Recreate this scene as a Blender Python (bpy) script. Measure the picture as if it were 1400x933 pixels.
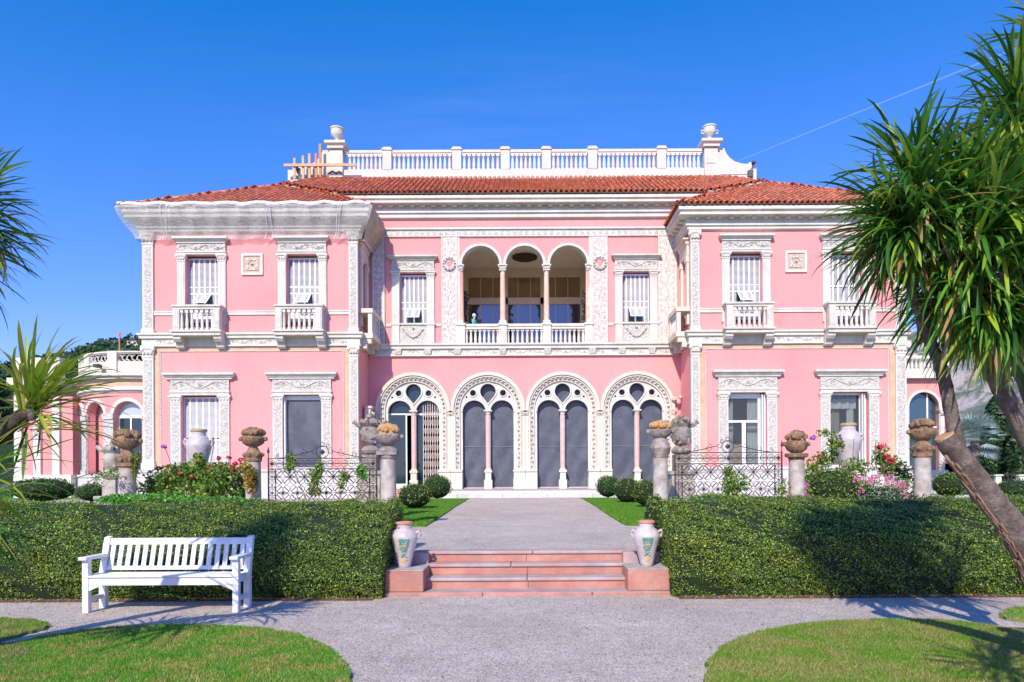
import bpy, math, random
import numpy as np
from mathutils import Vector, Matrix
from mathutils.geometry import tessellate_polygon
PI = math.pi
R = random.Random(7)
NR = np.random.RandomState(11)
sc = bpy.context.scene
col = sc.collection
for o in list(bpy.data.objects):
    bpy.data.objects.remove(o)

# ------------------------------------------------------------------ camera
F = 933.0; CX = 718.0; HY = 650.0; EYE = 1.54; ROLL = 0.0052
cam = bpy.data.cameras.new('camera'); cam_o = bpy.data.objects.new('camera', cam); col.objects.link(cam_o)
cam.sensor_width = 36; cam.lens = 36 * F / 1400
cam.shift_x = (700 - CX) / 1400; cam.shift_y = (HY - 466.5) / 1400
cam.clip_start = 0.1; cam.clip_end = 20000
cam_o.matrix_world = Matrix.Translation((0, 0, EYE)) @ Matrix.Rotation(PI / 2, 4, 'X') @ Matrix.Rotation(-ROLL, 4, 'Z')
sc.camera = cam_o

# ------------------------------------------------------------------ light
SUNV = Vector((0.28, 1.0, -0.80)).normalized()
elev = math.asin(-SUNV.z)
w = bpy.data.worlds.new('World'); sc.world = w; w.use_nodes = True
nt = w.node_tree; bg = nt.nodes['Background']
sky = nt.nodes.new('ShaderNodeTexSky'); sky.sky_type = 'NISHITA'; sky.sun_disc = False
sky.sun_elevation = elev; sky.sun_rotation = math.atan2(-SUNV.x, -SUNV.y)
sky.air_density = 1.0; sky.dust_density = 0.45; sky.ozone_density = 4.5; sky.altitude = 100
hs = nt.nodes.new('ShaderNodeHueSaturation'); hs.inputs['Saturation'].default_value = 1.0
hs.inputs['Value'].default_value = 1.0; hs.inputs['Hue'].default_value = 0.5
grade = nt.nodes.new('ShaderNodeMix'); grade.data_type = 'RGBA'; grade.blend_type = 'MULTIPLY'; grade.inputs[0].default_value = 1
grade.inputs[7].default_value = (1.08, 0.88, 1.58, 1)
nt.links.new(sky.outputs[0], hs.inputs['Color']); nt.links.new(hs.outputs[0], grade.inputs[6]); sb = nt.nodes.new('ShaderNodeMix'); sb.data_type = 'RGBA'; sb.blend_type = 'SUBTRACT'; sb.inputs[0].default_value = 1; sb.clamp_result = False
sb.inputs[7].default_value = (0.74, 0, 0, 1)
nt.links.new(grade.outputs[2], sb.inputs[6]); nt.links.new(sb.outputs[2], bg.inputs[0])
bg.inputs[1].default_value = 0.15
sun = bpy.data.lights.new('sun', 'SUN'); sun.energy = 4.8; sun.angle = math.radians(0.5); sun.color = (1, 0.90, 0.73)
sun_o = bpy.data.objects.new('sun', sun); col.objects.link(sun_o)
sun_o.rotation_mode = 'QUATERNION'; sun_o.rotation_quaternion = SUNV.to_track_quat('-Z', 'Y'); sun_o.location = (-20, -60, 60)
sc.view_settings.view_transform = 'Standard'; sc.view_settings.look = 'None'
sc.view_settings.exposure = 0.14; sc.view_settings.gamma = 1.0
sc.render.engine = 'CYCLES'
sc.cycles.max_bounces = 6; sc.cycles.transparent_max_bounces = 12

# ------------------------------------------------------------------ photo -> world helpers
def un(px, py):
    x = px - CX; y = py - HY
    return x, y + ROLL * x
def at(px, py, Y):
    x, y = un(px, py); return Vector((x / F * Y, Y, EYE - y / F * Y))
def gnd(px, py, z=0.0):
    x, y = un(px, py); Y = (EYE - z) * F / y; return (x / F * Y, Y)

# ------------------------------------------------------------------ materials
def node(nt, t, **k):
    n = nt.nodes.new(t)
    for a, b in k.items():
        if a in n.inputs: n.inputs[a].default_value = b
        else: setattr(n, a, b)
    return n
def ramp(nt, fac, stops):
    r = nt.nodes.new('ShaderNodeValToRGB'); e = r.color_ramp.elements
    while len(e) < len(stops): e.new(0.5)
    for i, (p, c) in enumerate(stops):
        e[i].position = p; e[i].color = (c[0], c[1], c[2], 1)
    nt.links.new(fac, r.inputs[0]); return r.outputs[0]
def mixc(nt, fac, a, b, mode='MIX'):
    m = nt.nodes.new('ShaderNodeMix'); m.data_type = 'RGBA'; m.blend_type = mode
    for sock, v in ((m.inputs[0], fac), (m.inputs[6], a), (m.inputs[7], b)):
        if hasattr(v, 'links'): nt.links.new(v, sock)
        elif isinstance(v, tuple): sock.default_value = (v[0], v[1], v[2], 1)
        else: sock.default_value = v
    return m.outputs[2]
def noise(nt, vec, scale, detail=4, rough=0.6):
    n = nt.nodes.new('ShaderNodeTexNoise'); n.inputs['Scale'].default_value = scale
    n.inputs['Detail'].default_value = detail; n.inputs['Roughness'].default_value = rough
    nt.links.new(vec, n.inputs['Vector']); return n.outputs['Fac']
MATS = {}
def mat(name, c1, c2=None, scale=3.0, rough=0.7, bump=0.0, bscale=40.0, spec=0.3, big=None, bigscale=0.5,
        island=0.0, metal=0.0, trans=0.0, stretch=None, streak=None, voro=None, vamt=0.5, bdist=0.02, alpha=1.0, coat=0.0):
    if name in MATS: return MATS[name]
    m = bpy.data.materials.new(name); m.use_nodes = True; nt = m.node_tree
    b = nt.nodes['Principled BSDF']; out = nt.nodes['Material Output']
    geo = nt.nodes.new('ShaderNodeNewGeometry'); vec = geo.outputs['Position']
    if stretch:
        mp = nt.nodes.new('ShaderNodeMapping'); mp.inputs['Scale'].default_value = stretch
        nt.links.new(vec, mp.inputs['Vector']); vec = mp.outputs[0]
    c = None
    if c2 is not None:
        f = noise(nt, vec, scale)
        c = ramp(nt, f, [(0.32, c1), (0.68, c2)])
    else:
        rgb = nt.nodes.new('ShaderNodeRGB'); rgb.outputs[0].default_value = (*c1, 1); c = rgb.outputs[0]
    if big is not None:
        f = noise(nt, vec, bigscale, 5, 0.65)
        rr = ramp(nt, f, [(0.45, (0, 0, 0)), (0.72, (1, 1, 1))])
        c = mixc(nt, rr, c, big)
    if streak is not None:
        mp2 = nt.nodes.new('ShaderNodeMapping'); mp2.inputs['Scale'].default_value = (3.2, 3.2, .22); nt.links.new(geo.outputs['Position'], mp2.inputs['Vector'])
        rr = ramp(nt, noise(nt, mp2.outputs[0], 1.6, 6, 0.7), [(0.5, (0, 0, 0)), (0.8, (.8, .8, .8))]); c = mixc(nt, rr, c, streak)
        rr = ramp(nt, noise(nt, geo.outputs['Position'], 14, 4, 0.8), [(0.66, (0, 0, 0)), (0.74, (.5, .5, .5))]); c = mixc(nt, rr, c, streak)
    if island > 0:
        hsn = nt.nodes.new('ShaderNodeHueSaturation')
        mr = nt.nodes.new('ShaderNodeMapRange'); mr.inputs[3].default_value = 1 - island; mr.inputs[4].default_value = 1 + island
        nt.links.new(geo.outputs['Random Per Island'], mr.inputs[0])
        nt.links.new(mr.outputs[0], hsn.inputs['Value']); nt.links.new(c, hsn.inputs['Color'])
        mr2 = nt.nodes.new('ShaderNodeMapRange'); mr2.inputs[3].default_value = 0.5 - island * 0.025; mr2.inputs[4].default_value = 0.5 + island * 0.025
        wn = nt.nodes.new('ShaderNodeTexWhiteNoise'); wn.noise_dimensions = '1D'
        nt.links.new(geo.outputs['Random Per Island'], wn.inputs['W']); nt.links.new(wn.outputs['Value'], mr2.inputs[0])
        nt.links.new(mr2.outputs[0], hsn.inputs['Hue'])
        c = hsn.outputs[0]
    bh = None
    if voro:
        v = nt.nodes.new('ShaderNodeTexVoronoi'); v.inputs['Scale'].default_value = voro
        nt.links.new(vec, v.inputs['Vector'])
        cc = ramp(nt, v.outputs['Distance'], [(0.1, (1, 1, 1)), (0.75, (1 - vamt, 1 - vamt, 1 - vamt * 0.95))])
        c = mixc(nt, 1.0, c, cc, 'MULTIPLY'); bh = v.outputs['Distance']
    nt.links.new(c, b.inputs['Base Color'])
    b.inputs['Roughness'].default_value = rough; b.inputs['Specular IOR Level'].default_value = spec
    b.inputs['Metallic'].default_value = metal; b.inputs['Coat Weight'].default_value = coat
    if bump > 0:
        bn = nt.nodes.new('ShaderNodeBump'); bn.inputs['Strength'].default_value = bump; bn.inputs['Distance'].default_value = bdist
        if bh is not None:
            bn.invert = True; nt.links.new(bh, bn.inputs['Height'])
        else:
            nt.links.new(noise(nt, vec, bscale, 6, 0.7), bn.inputs['Height'])
        nt.links.new(bn.outputs[0], b.inputs['Normal'])
    if trans > 0:
        t = nt.nodes.new('ShaderNodeBsdfTranslucent'); nt.links.new(c, t.inputs['Color'])
        mx = nt.nodes.new('ShaderNodeMixShader'); mx.inputs[0].default_value = trans
        nt.links.new(b.outputs[0], mx.inputs[1]); nt.links.new(t.outputs[0], mx.inputs[2])
        nt.links.new(mx.outputs[0], out.inputs['Surface'])
    if alpha < 1: b.inputs['Alpha'].default_value = alpha
    MATS[name] = m; return m

PINK = mat('pink_plaster', (0.80, 0.325, 0.315), (0.82, 0.35, 0.34), 0.9, 0.85, 0.15, 30, 0.15, big=(0.74, 0.285, 0.29), bigscale=0.45, streak=(0.66, 0.30, 0.28))
WHITE = mat('white_stone', (0.66, 0.625, 0.555), (0.725, 0.695, 0.635), 1.5, 0.75, 0.4, 25, 0.2, big=(0.57, 0.52, 0.45), bigscale=1.1, streak=(0.56, 0.50, 0.42))
CREAM = mat('cream_stone', (0.65, 0.58, 0.47), (0.71, 0.645, 0.545), 2.0, 0.75, 0.2, 25, 0.2, big=(0.68, 0.58, 0.47), bigscale=0.9)
CARVED = mat('carved_stone', (0.62, 0.585, 0.52), (0.72, 0.69, 0.63), 6, 0.8, 0.8, 20, 0.2, voro=11.0, vamt=0.30, bdist=0.035)  # crevice shade painted in: colour darkens in the hollows of the bump
BEIGE = mat('beige_render', (0.56, 0.36, 0.24), (0.66, 0.47, 0.35), 2.2, 0.85, 0.3, 30, 0.15)
STAIN = mat('weathered_white', (0.57, 0.54, 0.47), (0.70, 0.67, 0.61), 4, 0.8, 0.3, 30, 0.2, big=(0.50, 0.47, 0.41), bigscale=2.5)
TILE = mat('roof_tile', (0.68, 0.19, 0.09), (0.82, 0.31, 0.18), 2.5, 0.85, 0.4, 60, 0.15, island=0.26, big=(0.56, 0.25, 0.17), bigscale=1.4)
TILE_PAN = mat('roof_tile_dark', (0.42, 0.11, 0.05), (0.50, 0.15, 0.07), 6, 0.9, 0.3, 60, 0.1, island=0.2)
SHUT = mat('shutter_paint', (0.80, 0.80, 0.82), (0.85, 0.85, 0.87), 4, 0.5, 0.1, 30)
LOUV = mat('louvre_grey', (0.66, 0.66, 0.70), (0.74, 0.74, 0.77), 4, 0.55, 0.1, 30)  # greyer tone than the shutter frames
DARK = mat('dark_void', (0.02, 0.02, 0.022), rough=0.9)
ROOM = mat('room_paint', (0.66, 0.54, 0.40), (0.72, 0.60, 0.46), 2, 0.9)
ROOMC = mat('room_ceiling', (0.68, 0.58, 0.48), (0.74, 0.64, 0.54), 2, 0.9)
GLASS = mat('dark_glass', (0.015, 0.04, 0.045), rough=0.04, spec=0.5)
MIRROR = mat('sky_glass', (0.10, 0.13, 0.15), rough=0.02, spec=1.0, metal=0.65)
OCHRE = mat('ochre_glass', (0.24, 0.18, 0.08), (0.34, 0.25, 0.11), 1.2, 0.08, spec=0.6, metal=0.2)
SCREEN = mat('screen_fabric', (0.060, 0.070, 0.092), (0.085, 0.097, 0.125), 1.4, 0.42, 0.15, 3, 0.5, big=(0.115, 0.125, 0.155), bigscale=1.6, bdist=0.1)
CURT = mat('curtain', (0.45, 0.52, 0.50), (0.62, 0.68, 0.66), 5, 0.9, stretch=(6, 6, 0.3))
PMARB = mat('pink_marble', (0.70, 0.40, 0.37), (0.78, 0.52, 0.48), 4, 0.35, spec=0.4)
OMARB = mat('peach_marble', (0.74, 0.42, 0.29), (0.80, 0.58, 0.47), 3, 0.4, spec=0.4)
ROCK = mat('weathered_rock', (0.22, 0.19, 0.16), (0.44, 0.40, 0.35), 9, 0.95, 0.8, 25, 0.1, big=(0.16, 0.13, 0.10), bigscale=5, bdist=0.03)
ROCKL = mat('weathered_rock_light', (0.40, 0.36, 0.31), (0.56, 0.51, 0.45), 8, 0.95, 0.6, 30, 0.1, big=(0.28, 0.24, 0.20), bigscale=5, bdist=0.02)
ROCKB = mat('weathered_rock_brown', (0.20, 0.12, 0.065), (0.42, 0.28, 0.17), 10, 0.95, 0.8, 25, 0.1, big=(0.12, 0.08, 0.05), bigscale=7, bdist=0.03)
LICHEN = mat('orange_lichen', (0.62, 0.27, 0.03), (0.40, 0.33, 0.24), 14, 0.95, 0.8, 30, 0.1)
MARBLE_W = mat('white_marble', (0.60, 0.57, 0.55), (0.68, 0.655, 0.63), 3, 0.6, spec=0.3, big=(0.50, 0.47, 0.46), bigscale=1.2)
BENCHW = mat('white_paint', (0.80, 0.80, 0.80), (0.74, 0.74, 0.73), 6, 0.45, 0.15, 30, 0.35, big=(0.66, 0.65, 0.61), bigscale=3.0)
IRON = mat('wrought_iron', (0.035, 0.03, 0.035), rough=0.55, spec=0.4)
RUSTY = mat('rusty_iron', (0.07, 0.05, 0.05), (0.16, 0.12, 0.11), 8, 0.8)
WOOD = mat('raw_timber', (0.52, 0.33, 0.19), (0.64, 0.45, 0.30), 4, 0.8, 0.2, 30)
WOODR = mat('reddish_timber', (0.50, 0.22, 0.10), (0.58, 0.28, 0.15), 4, 0.8)
BARK = mat('bark', (0.17, 0.135, 0.11), (0.34, 0.28, 0.24), 14, 0.95, 1.0, 38, 0.1, big=(0.10, 0.075, 0.055), bigscale=6, bdist=0.04)
BARKD = mat('shaded_bark', (0.07, 0.055, 0.045), (0.15, 0.12, 0.10), 14, 0.95, 1.0, 38, 0.1, bdist=0.04)  # darker copy of the bark, the low trunk's shade put into the colour
BARKCUT = mat('cut_wood', (0.42, 0.22, 0.10), (0.55, 0.34, 0.20), 12, 0.9, 0.4, 30)
SOIL = mat('soil', (0.10, 0.065, 0.045), (0.20, 0.13, 0.10), 8, 0.95, 0.8, 30)

def leafmat(name, stops, trans=0.3, rough=0.45, nscale=1.2, nmix=None, spec=0.35):
    m = bpy.data.materials.new(name); m.use_nodes = True; nt = m.node_tree
    b = nt.nodes['Principled BSDF']; out = nt.nodes['Material Output']
    geo = nt.nodes.new('ShaderNodeNewGeometry')
    oi = nt.nodes.new('ShaderNodeObjectInfo')
    ad = nt.nodes.new('ShaderNodeMath'); ad.operation = 'ADD'
    nt.links.new(geo.outputs['Random Per Island'], ad.inputs[0]); nt.links.new(oi.outputs['Random'], ad.inputs[1])
    fr = nt.nodes.new('ShaderNodeMath'); fr.operation = 'FRACT'; nt.links.new(ad.outputs[0], fr.inputs[0])
    c = ramp(nt, fr.outputs[0], stops)
    if nmix:
        f = noise(nt, geo.outputs['Position'], nscale, 3)
        rr = ramp(nt, f, [(0.44, (0, 0, 0)), (0.62, (1, 1, 1))])
        c = mixc(nt, rr, c, mixc(nt, 1.0, c, nmix, 'MULTIPLY'))
    nt.links.new(c, b.inputs['Base Color']); b.inputs['Roughness'].default_value = rough
    b.inputs['Specular IOR Level'].default_value = spec
    t = nt.nodes.new('ShaderNodeBsdfTranslucent'); nt.links.new(c, t.inputs['Color'])
    mx = nt.nodes.new('ShaderNodeMixShader'); mx.inputs[0].default_value = trans
    nt.links.new(b.outputs[0], mx.inputs[1]); nt.links.new(t.outputs[0], mx.inputs[2])
    nt.links.new(mx.outputs[0], out.inputs['Surface']); return m
HEDGE = leafmat('hedge_leaf', [(0, (0.022, 0.055, 0.009)), (0.3, (0.075, 0.155, 0.016)), (0.42, (0.125, 0.13, 0.06)), (0.5, (0.07, 0.145, 0.02)), (0.6, (0.10, 0.14, 0.075)), (0.72, (0.13, 0.26, 0.02)), (0.9, (0.22, 0.38, 0.025)), (1, (0.42, 0.58, 0.045))], 0.14, 0.42, 1.6, (1.35, 1.15, 0.85), spec=.45)
HEDGECORE = mat('hedge_core', (0.012, 0.022, 0.008), (0.02, 0.035, 0.012), 20, 0.95)  # near-black, the shade between leaves put into the colour
BOX = leafmat('box_leaf', [(0, (0.03, 0.08, 0.02)), (0.6, (0.06, 0.15, 0.03)), (1, (0.12, 0.25, 0.04))], 0.2, 0.45)
BOXY = leafmat('bright_leaf', [(0, (0.05, 0.12, 0.015)), (0.6, (0.14, 0.25, 0.03)), (1, (0.30, 0.36, 0.05))], 0.25)
ROSEL = leafmat('rose_leaf', [(0, (0.03, 0.09, 0.02)), (0.35, (0.10, 0.25, 0.03)), (0.8, (0.26, 0.42, 0.06)), (0.93, (0.42, 0.36, 0.06)), (1, (0.45, 0.22, 0.06))], 0.3)
IVYL = leafmat('ivy_leaf', [(0, (0.05, 0.20, 0.02)), (0.6, (0.09, 0.34, 0.03)), (1, (0.20, 0.48, 0.06))], 0.3)
GREYL = leafmat('grey_leaf', [(0, (0.20, 0.30, 0.22)), (1, (0.38, 0.46, 0.36))], 0.1, 0.8)
GRASS = leafmat('grass_blade', [(0, (0.05, 0.21, 0.012)), (0.5, (0.11, 0.38, 0.022)), (0.85, (0.28, 0.50, 0.045)), (1, (0.58, 0.48, 0.22))], 0.3, 0.6, 3.2, (2.1, 1.0, 2.2))
GRASSDRY = leafmat('dry_grass_blade', [(0, (0.14, 0.20, 0.025)), (0.4, (0.25, 0.31, 0.05)), (0.75, (0.42, 0.40, 0.12)), (1, (0.60, 0.50, 0.24))], 0.3, 0.6, 2.2, (0.55, 1.0, 0.35))
GRASS2 = leafmat('fresh_grass_blade', [(0, (0.08, 0.22, 0.015)), (1, (0.16, 0.36, 0.03))], 0.25, 0.6)
YUC = leafmat('strap_leaf', [(0, (0.022, 0.09, 0.016)), (0.5, (0.065, 0.20, 0.026)), (0.85, (0.15, 0.36, 0.045)), (0.97, (0.26, 0.40, 0.04)), (1, (0.36, 0.22, 0.06))], 0.33, 0.36, spec=0.4)
YUCY = leafmat('yellow_strap_leaf', [(0, (0.14, 0.30, 0.02)), (0.6, (0.34, 0.46, 0.035)), (1, (0.42, 0.40, 0.08))], 0.3, 0.35, spec=0.5)
YUCB = leafmat('dry_strap_leaf', [(0, (0.30, 0.16, 0.06)), (1, (0.45, 0.30, 0.14))], 0.2, 0.6)
TREEL = leafmat('tree_leaf', [(0, (0.015, 0.04, 0.016)), (0.6, (0.035, 0.085, 0.028)), (1, (0.07, 0.14, 0.04))], 0.1)
BLUEL = leafmat('blue_palm_leaf', [(0, (0.16, 0.24, 0.22)), (1, (0.38, 0.48, 0.44))], 0.15)
REDF = leafmat('red_petal', [(0, (0.50, 0.01, 0.04)), (1, (0.75, 0.04, 0.12))], 0.25, 0.6)
PINKF = leafmat('pink_petal', [(0, (0.68, 0.12, 0.32)), (1, (0.82, 0.34, 0.54))], 0.25, 0.6)
PURPF = leafmat('purple_petal', [(0, (0.35, 0.12, 0.50)), (1, (0.55, 0.22, 0.62))], 0.25, 0.6)
MAGF = leafmat('magenta_petal', [(0, (0.55, 0.03, 0.40)), (1, (0.70, 0.10, 0.50))], 0.25, 0.6)

# ------------------------------------------------------------------ mesh builder
WL = {}
def meshobj(name, me, parent=None, atp=(0, 0, 0), rotz=None, scale=None):
    o = bpy.data.objects.new(name, me); col.objects.link(o)
    if name in SMALL: o['kind'] = 'stuff'
    p = Vector(atp); WL[o.name] = p
    if parent is not None:
        o.parent = parent; o.location = p - WL[parent.name]
    else: o.location = p
    if rotz is not None: o.rotation_euler = (0, 0, rotz)
    if scale is not None: o.scale = scale if hasattr(scale, '__len__') else (scale,) * 3
    return o
SMALL = {'louvres', 'modillions', 'mosaic_blocks', 'inlay_blocks', 'rope_moulding', 'belt_carving', 'frieze', 'jamb_carving', 'pilaster_carving', 'vine_relief', 'leaf_band', 'swag_panel', 'star_inlay', 'mullions', 'iron_bars', 'folding_gate', 'rosettes', 'scroll_crest', 'fruit', 'stone_flowers', 'green_painting', 'yellow_painting', 'stems', 'curtain_trim', 'cords', 'tracery_moulding'}
class MB:
    def __init__(s): s.v = []; s.f = []; s.fr = None
    def P(s, p):
        if s.fr is None: return tuple(p)
        o, ux, n = s.fr            # local (x, d outward, z)
        return (o[0] + ux[0] * p[0] + n[0] * p[1], o[1] + ux[1] * p[0] + n[1] * p[1], o[2] + p[2])
    def add(s, vs, fs):
        b = len(s.v); s.v += [s.P(p) for p in vs]; s.f += [tuple(i + b for i in f) for f in fs]
    def box(s, x0, x1, y0, y1, z0, z1):
        s.add([(x0, y0, z0), (x1, y0, z0), (x1, y1, z0), (x0, y1, z0), (x0, y0, z1), (x1, y0, z1), (x1, y1, z1), (x0, y1, z1)],
              [(0, 3, 2, 1), (4, 5, 6, 7), (0, 1, 5, 4), (1, 2, 6, 5), (2, 3, 7, 6), (3, 0, 4, 7)])
    def taper(s, x0, x1, y0, y1, z0, z1, e0, e1):   # box with lower expanded e0, upper e1
        s.add([(x0 - e0, y0 - e0, z0), (x1 + e0, y0 - e0, z0), (x1 + e0, y1 + e0, z0), (x0 - e0, y1 + e0, z0),
               (x0 - e1, y0 - e1, z1), (x1 + e1, y0 - e1, z1), (x1 + e1, y1 + e1, z1), (x0 - e1, y1 + e1, z1)],
              [(0, 3, 2, 1), (4, 5, 6, 7), (0, 1, 5, 4), (1, 2, 6, 5), (2, 3, 7, 6), (3, 0, 4, 7)])
    def plate(s, loops, y0, y1):
        base = []; n = 0; vs = []
        for lp in loops: base.append(n); n += len(lp); vs += lp
        tris = tessellate_polygon([[Vector((p[0], p[1], 0)) for p in lp] for lp in loops])
        V = [(p[0], y0, p[1]) for p in vs] + [(p[0], y1, p[1]) for p in vs]
        fs = [tuple(t) for t in tris] + [tuple(i + n for i in reversed(t)) for t in tris]
        for b, lp in zip(base, loops):
            k = len(lp)
            for i in range(k):
                j = (i + 1) % k; fs.append((b + i, b + j, b + j + n, b + i + n))
        s.add(V, fs)
    def lathe(s, prof, c=(0, 0, 0), seg=16, sx=1, sy=1, wob=0):
        b = []; vs = []; fs = []
        for r, z in prof:
            for k in range(seg):
                a = 2 * PI * k / seg; q = 1 + (R.uniform(-wob, wob) if wob else 0)
                vs.append((c[0] + r * q * math.cos(a) * sx, c[1] + r * q * math.sin(a) * sy, c[2] + z))
        for i in range(len(prof) - 1):
            for k in range(seg):
                k2 = (k + 1) % seg
                fs.append((i * seg + k, i * seg + k2, (i + 1) * seg + k2, (i + 1) * seg + k))
        fs.append(tuple(reversed(range(seg)))); m = (len(prof) - 1) * seg; fs.append(tuple(range(m, m + seg)))
        s.add(vs, fs)
    def tube(s, pts, rad, seg=6, closed=False):
        pts = [Vector(p) for p in pts]; n = len(pts); vs = []; fs = []
        up = Vector((0.13, 0.21, 0.97))
        for i, p in enumerate(pts):
            if closed: t = pts[(i + 1) % n] - pts[i - 1]
            else: t = pts[min(i + 1, n - 1)] - pts[max(i - 1, 0)]
            t.normalize(); a = t.cross(up)
            if a.length < 0.05: a = t.cross(Vector((1, 0, 0)))
            a.normalize(); b = t.cross(a)
            r = rad[i] if hasattr(rad, '__len__') else rad
            for k in range(seg):
                th = 2 * PI * k / seg; q = p + (a * math.cos(th) + b * math.sin(th)) * r
                vs.append(tuple(q))
        m = n if closed else n - 1
        for i in range(m):
            j = (i + 1) % n
            for k in range(seg):
                k2 = (k + 1) % seg; fs.append((i * seg + k, i * seg + k2, j * seg + k2, j * seg + k))
        if not closed:
            fs.append(tuple(reversed(range(seg)))); fs.append(tuple(range((n - 1) * seg, n * seg)))
        s.add(vs, fs)
    def blob(s, c, r, rz=None, seg=8, rings=5, wob=0.0):
        rz = rz or r; pr = []
        for i in range(rings + 1):
            a = -PI / 2 + PI * i / rings; pr.append((max(r * math.cos(a), 0.001), rz * math.sin(a)))
        s.lathe(pr, c, seg, wob=wob)
    def octa(s, c, r, dy=None):
        x, y, z = c; q = dy or r
        s.add([(x - r, y, z), (x, y, z - r), (x + r, y, z), (x, y, z + r), (x, y - q, z), (x, y + q, z)],
              [(0, 1, 4), (1, 2, 4), (2, 3, 4), (3, 0, 4), (1, 0, 5), (2, 1, 5), (3, 2, 5), (0, 3, 5)])
    def mesh(s, name, m, smooth=False):
        me = bpy.data.meshes.new(name); me.from_pydata(s.v, [], s.f)
        import bmesh
        bm = bmesh.new(); bm.from_mesh(me); bmesh.ops.recalc_face_normals(bm, faces=bm.faces); bm.to_mesh(me); bm.free()
        me.materials.append(m)
        if smooth:
            me.polygons.foreach_set('use_smooth', [True] * len(me.polygons))
            try: me.set_sharp_from_angle(angle=math.radians(40))
            except Exception: pass
        return me
    def obj(s, name, m, parent=None, atp=(0, 0, 0), smooth=False, bevel=0, **k):
        o = meshobj(name, s.mesh(name, m, smooth), parent, atp, **k)
        if bevel:
            b = o.modifiers.new('bevel', 'BEVEL'); b.width = bevel; b.segments = 2; b.limit_method = 'ANGLE'
        return o
def empty(name, loc, label, cat, group=None, rotz=0):
    o = bpy.data.objects.new(name, None); col.objects.link(o); o.location = loc; o.rotation_euler = (0, 0, rotz)
    o.empty_display_size = 0.2
    WL[o.name] = Vector(loc) if not rotz else Vector((0, 0, 0)); tag(o, label, cat, group); return o
def tag(o, label=None, cat=None, group=None, kind=None):
    if label: o['label'] = label
    if cat: o['category'] = cat
    if group: o['group'] = group
    if kind: o['kind'] = kind
    return o
def struct(o): o['kind'] = 'structure'; return o
def stuff(o, label=None, cat=None): return tag(o, label, cat, None, 'stuff')
def copy_tree(o, parent=None, loc=None, rotz=None):
    c = o.copy(); col.objects.link(c)
    if parent is not None: c.parent = parent
    if loc is not None: c.location = loc
    if rotz is not None: c.rotation_euler = (0, 0, rotz)
    for ch in list(o.children): copy_tree(ch, c)
    return c
def circ(cx, cz, r, n=24, a0=0, a1=2 * PI, close=False):
    m = n if not close else n
    return [(cx + r * math.cos(a0 + (a1 - a0) * i / n), cz + r * math.sin(a0 + (a1 - a0) * i / n)) for i in range(m + (0 if abs(a1 - a0 - 2 * PI) < 1e-6 else 1))]
def archloop(cx, r, zs, zb, n=24):  # closed loop: bottom-left, up, over, down
    return [(cx - r, zb)] + [(cx + r * math.cos(PI - PI * i / n), zs + r * math.sin(PI * i / n)) for i in range(n + 1)] + [(cx + r, zb)]
def rect(x0, x1, z0, z1): return [(x0, z0), (x0, z1), (x1, z1), (x1, z0)]
def band(cx, r0, r1, zs, zb0, zb1=None, n=28):
    zb1 = zb0 if zb1 is None else zb1
    a = [(cx - r1, zb1)] + [(cx + r1 * math.cos(PI - PI * i / n), zs + r1 * math.sin(PI * i / n)) for i in range(n + 1)] + [(cx + r1, zb1)]
    b = [(cx + r0, zb0)] + [(cx + r0 * math.cos(PI * i / n), zs + r0 * math.sin(PI * i / n)) for i in range(n + 1)] + [(cx - r0, zb0)]
    return a + b

# leaf clouds (numpy)
def leaves(name, P, N, size, m, parent=None, spread=0.7, aspect=0.5, sv=0.35, droop=0.0, up=0.0):
    n = len(P); P = np.asarray(P, float); N = np.asarray(N, float)
    nn = N + NR.normal(size=(n, 3)) * spread; nn /= np.linalg.norm(nn, axis=1)[:, None] + 1e-9
    d = NR.normal(size=(n, 3)); d[:, 2] += up - droop
    d -= (d * nn).sum(1)[:, None] * nn; d /= np.linalg.norm(d, axis=1)[:, None] + 1e-9
    sd = np.cross(nn, d); L = size * (1 + NR.uniform(-sv, sv, n))[:, None]
    V = np.empty((n, 4, 3)); V[:, 0] = P - d * L * .5; V[:, 1] = P + sd * L * aspect * .5 + d * L * .05
    V[:, 2] = P + d * L * .5; V[:, 3] = P - sd * L * aspect * .5 + d * L * .05
    return quads(name, V, m, parent)
def quads(name, V, m, parent=None):
    n, k = V.shape[:2]; me = bpy.data.meshes.new(name)
    me.vertices.add(n * k); me.vertices.foreach_set('co', V.reshape(-1))
    me.loops.add(n * k); me.loops.foreach_set('vertex_index', np.arange(n * k, dtype=np.int32))
    me.polygons.add(n); me.polygons.foreach_set('loop_start', np.arange(0, n * k, k, dtype=np.int32))
    me.polygons.foreach_set('loop_total', np.full(n, k, dtype=np.int32))
    me.update(); me.materials.append(m)
    o = bpy.data.objects.new(name, me); col.objects.link(o)
    WL[o.name] = Vector((0, 0, 0))
    if parent is not None: o.parent = parent; o.location = -WL[parent.name]
    return o
def inpoly(X, Y, poly):
    r = np.zeros(len(X), bool); j = len(poly) - 1
    for i in range(len(poly)):
        xi, yi = poly[i]; xj, yj = poly[j]
        c = ((yi > Y) != (yj > Y)) & (X < (xj - xi) * (Y - yi) / (yj - yi + 1e-12) + xi); r ^= c; j = i
    return r
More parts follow.
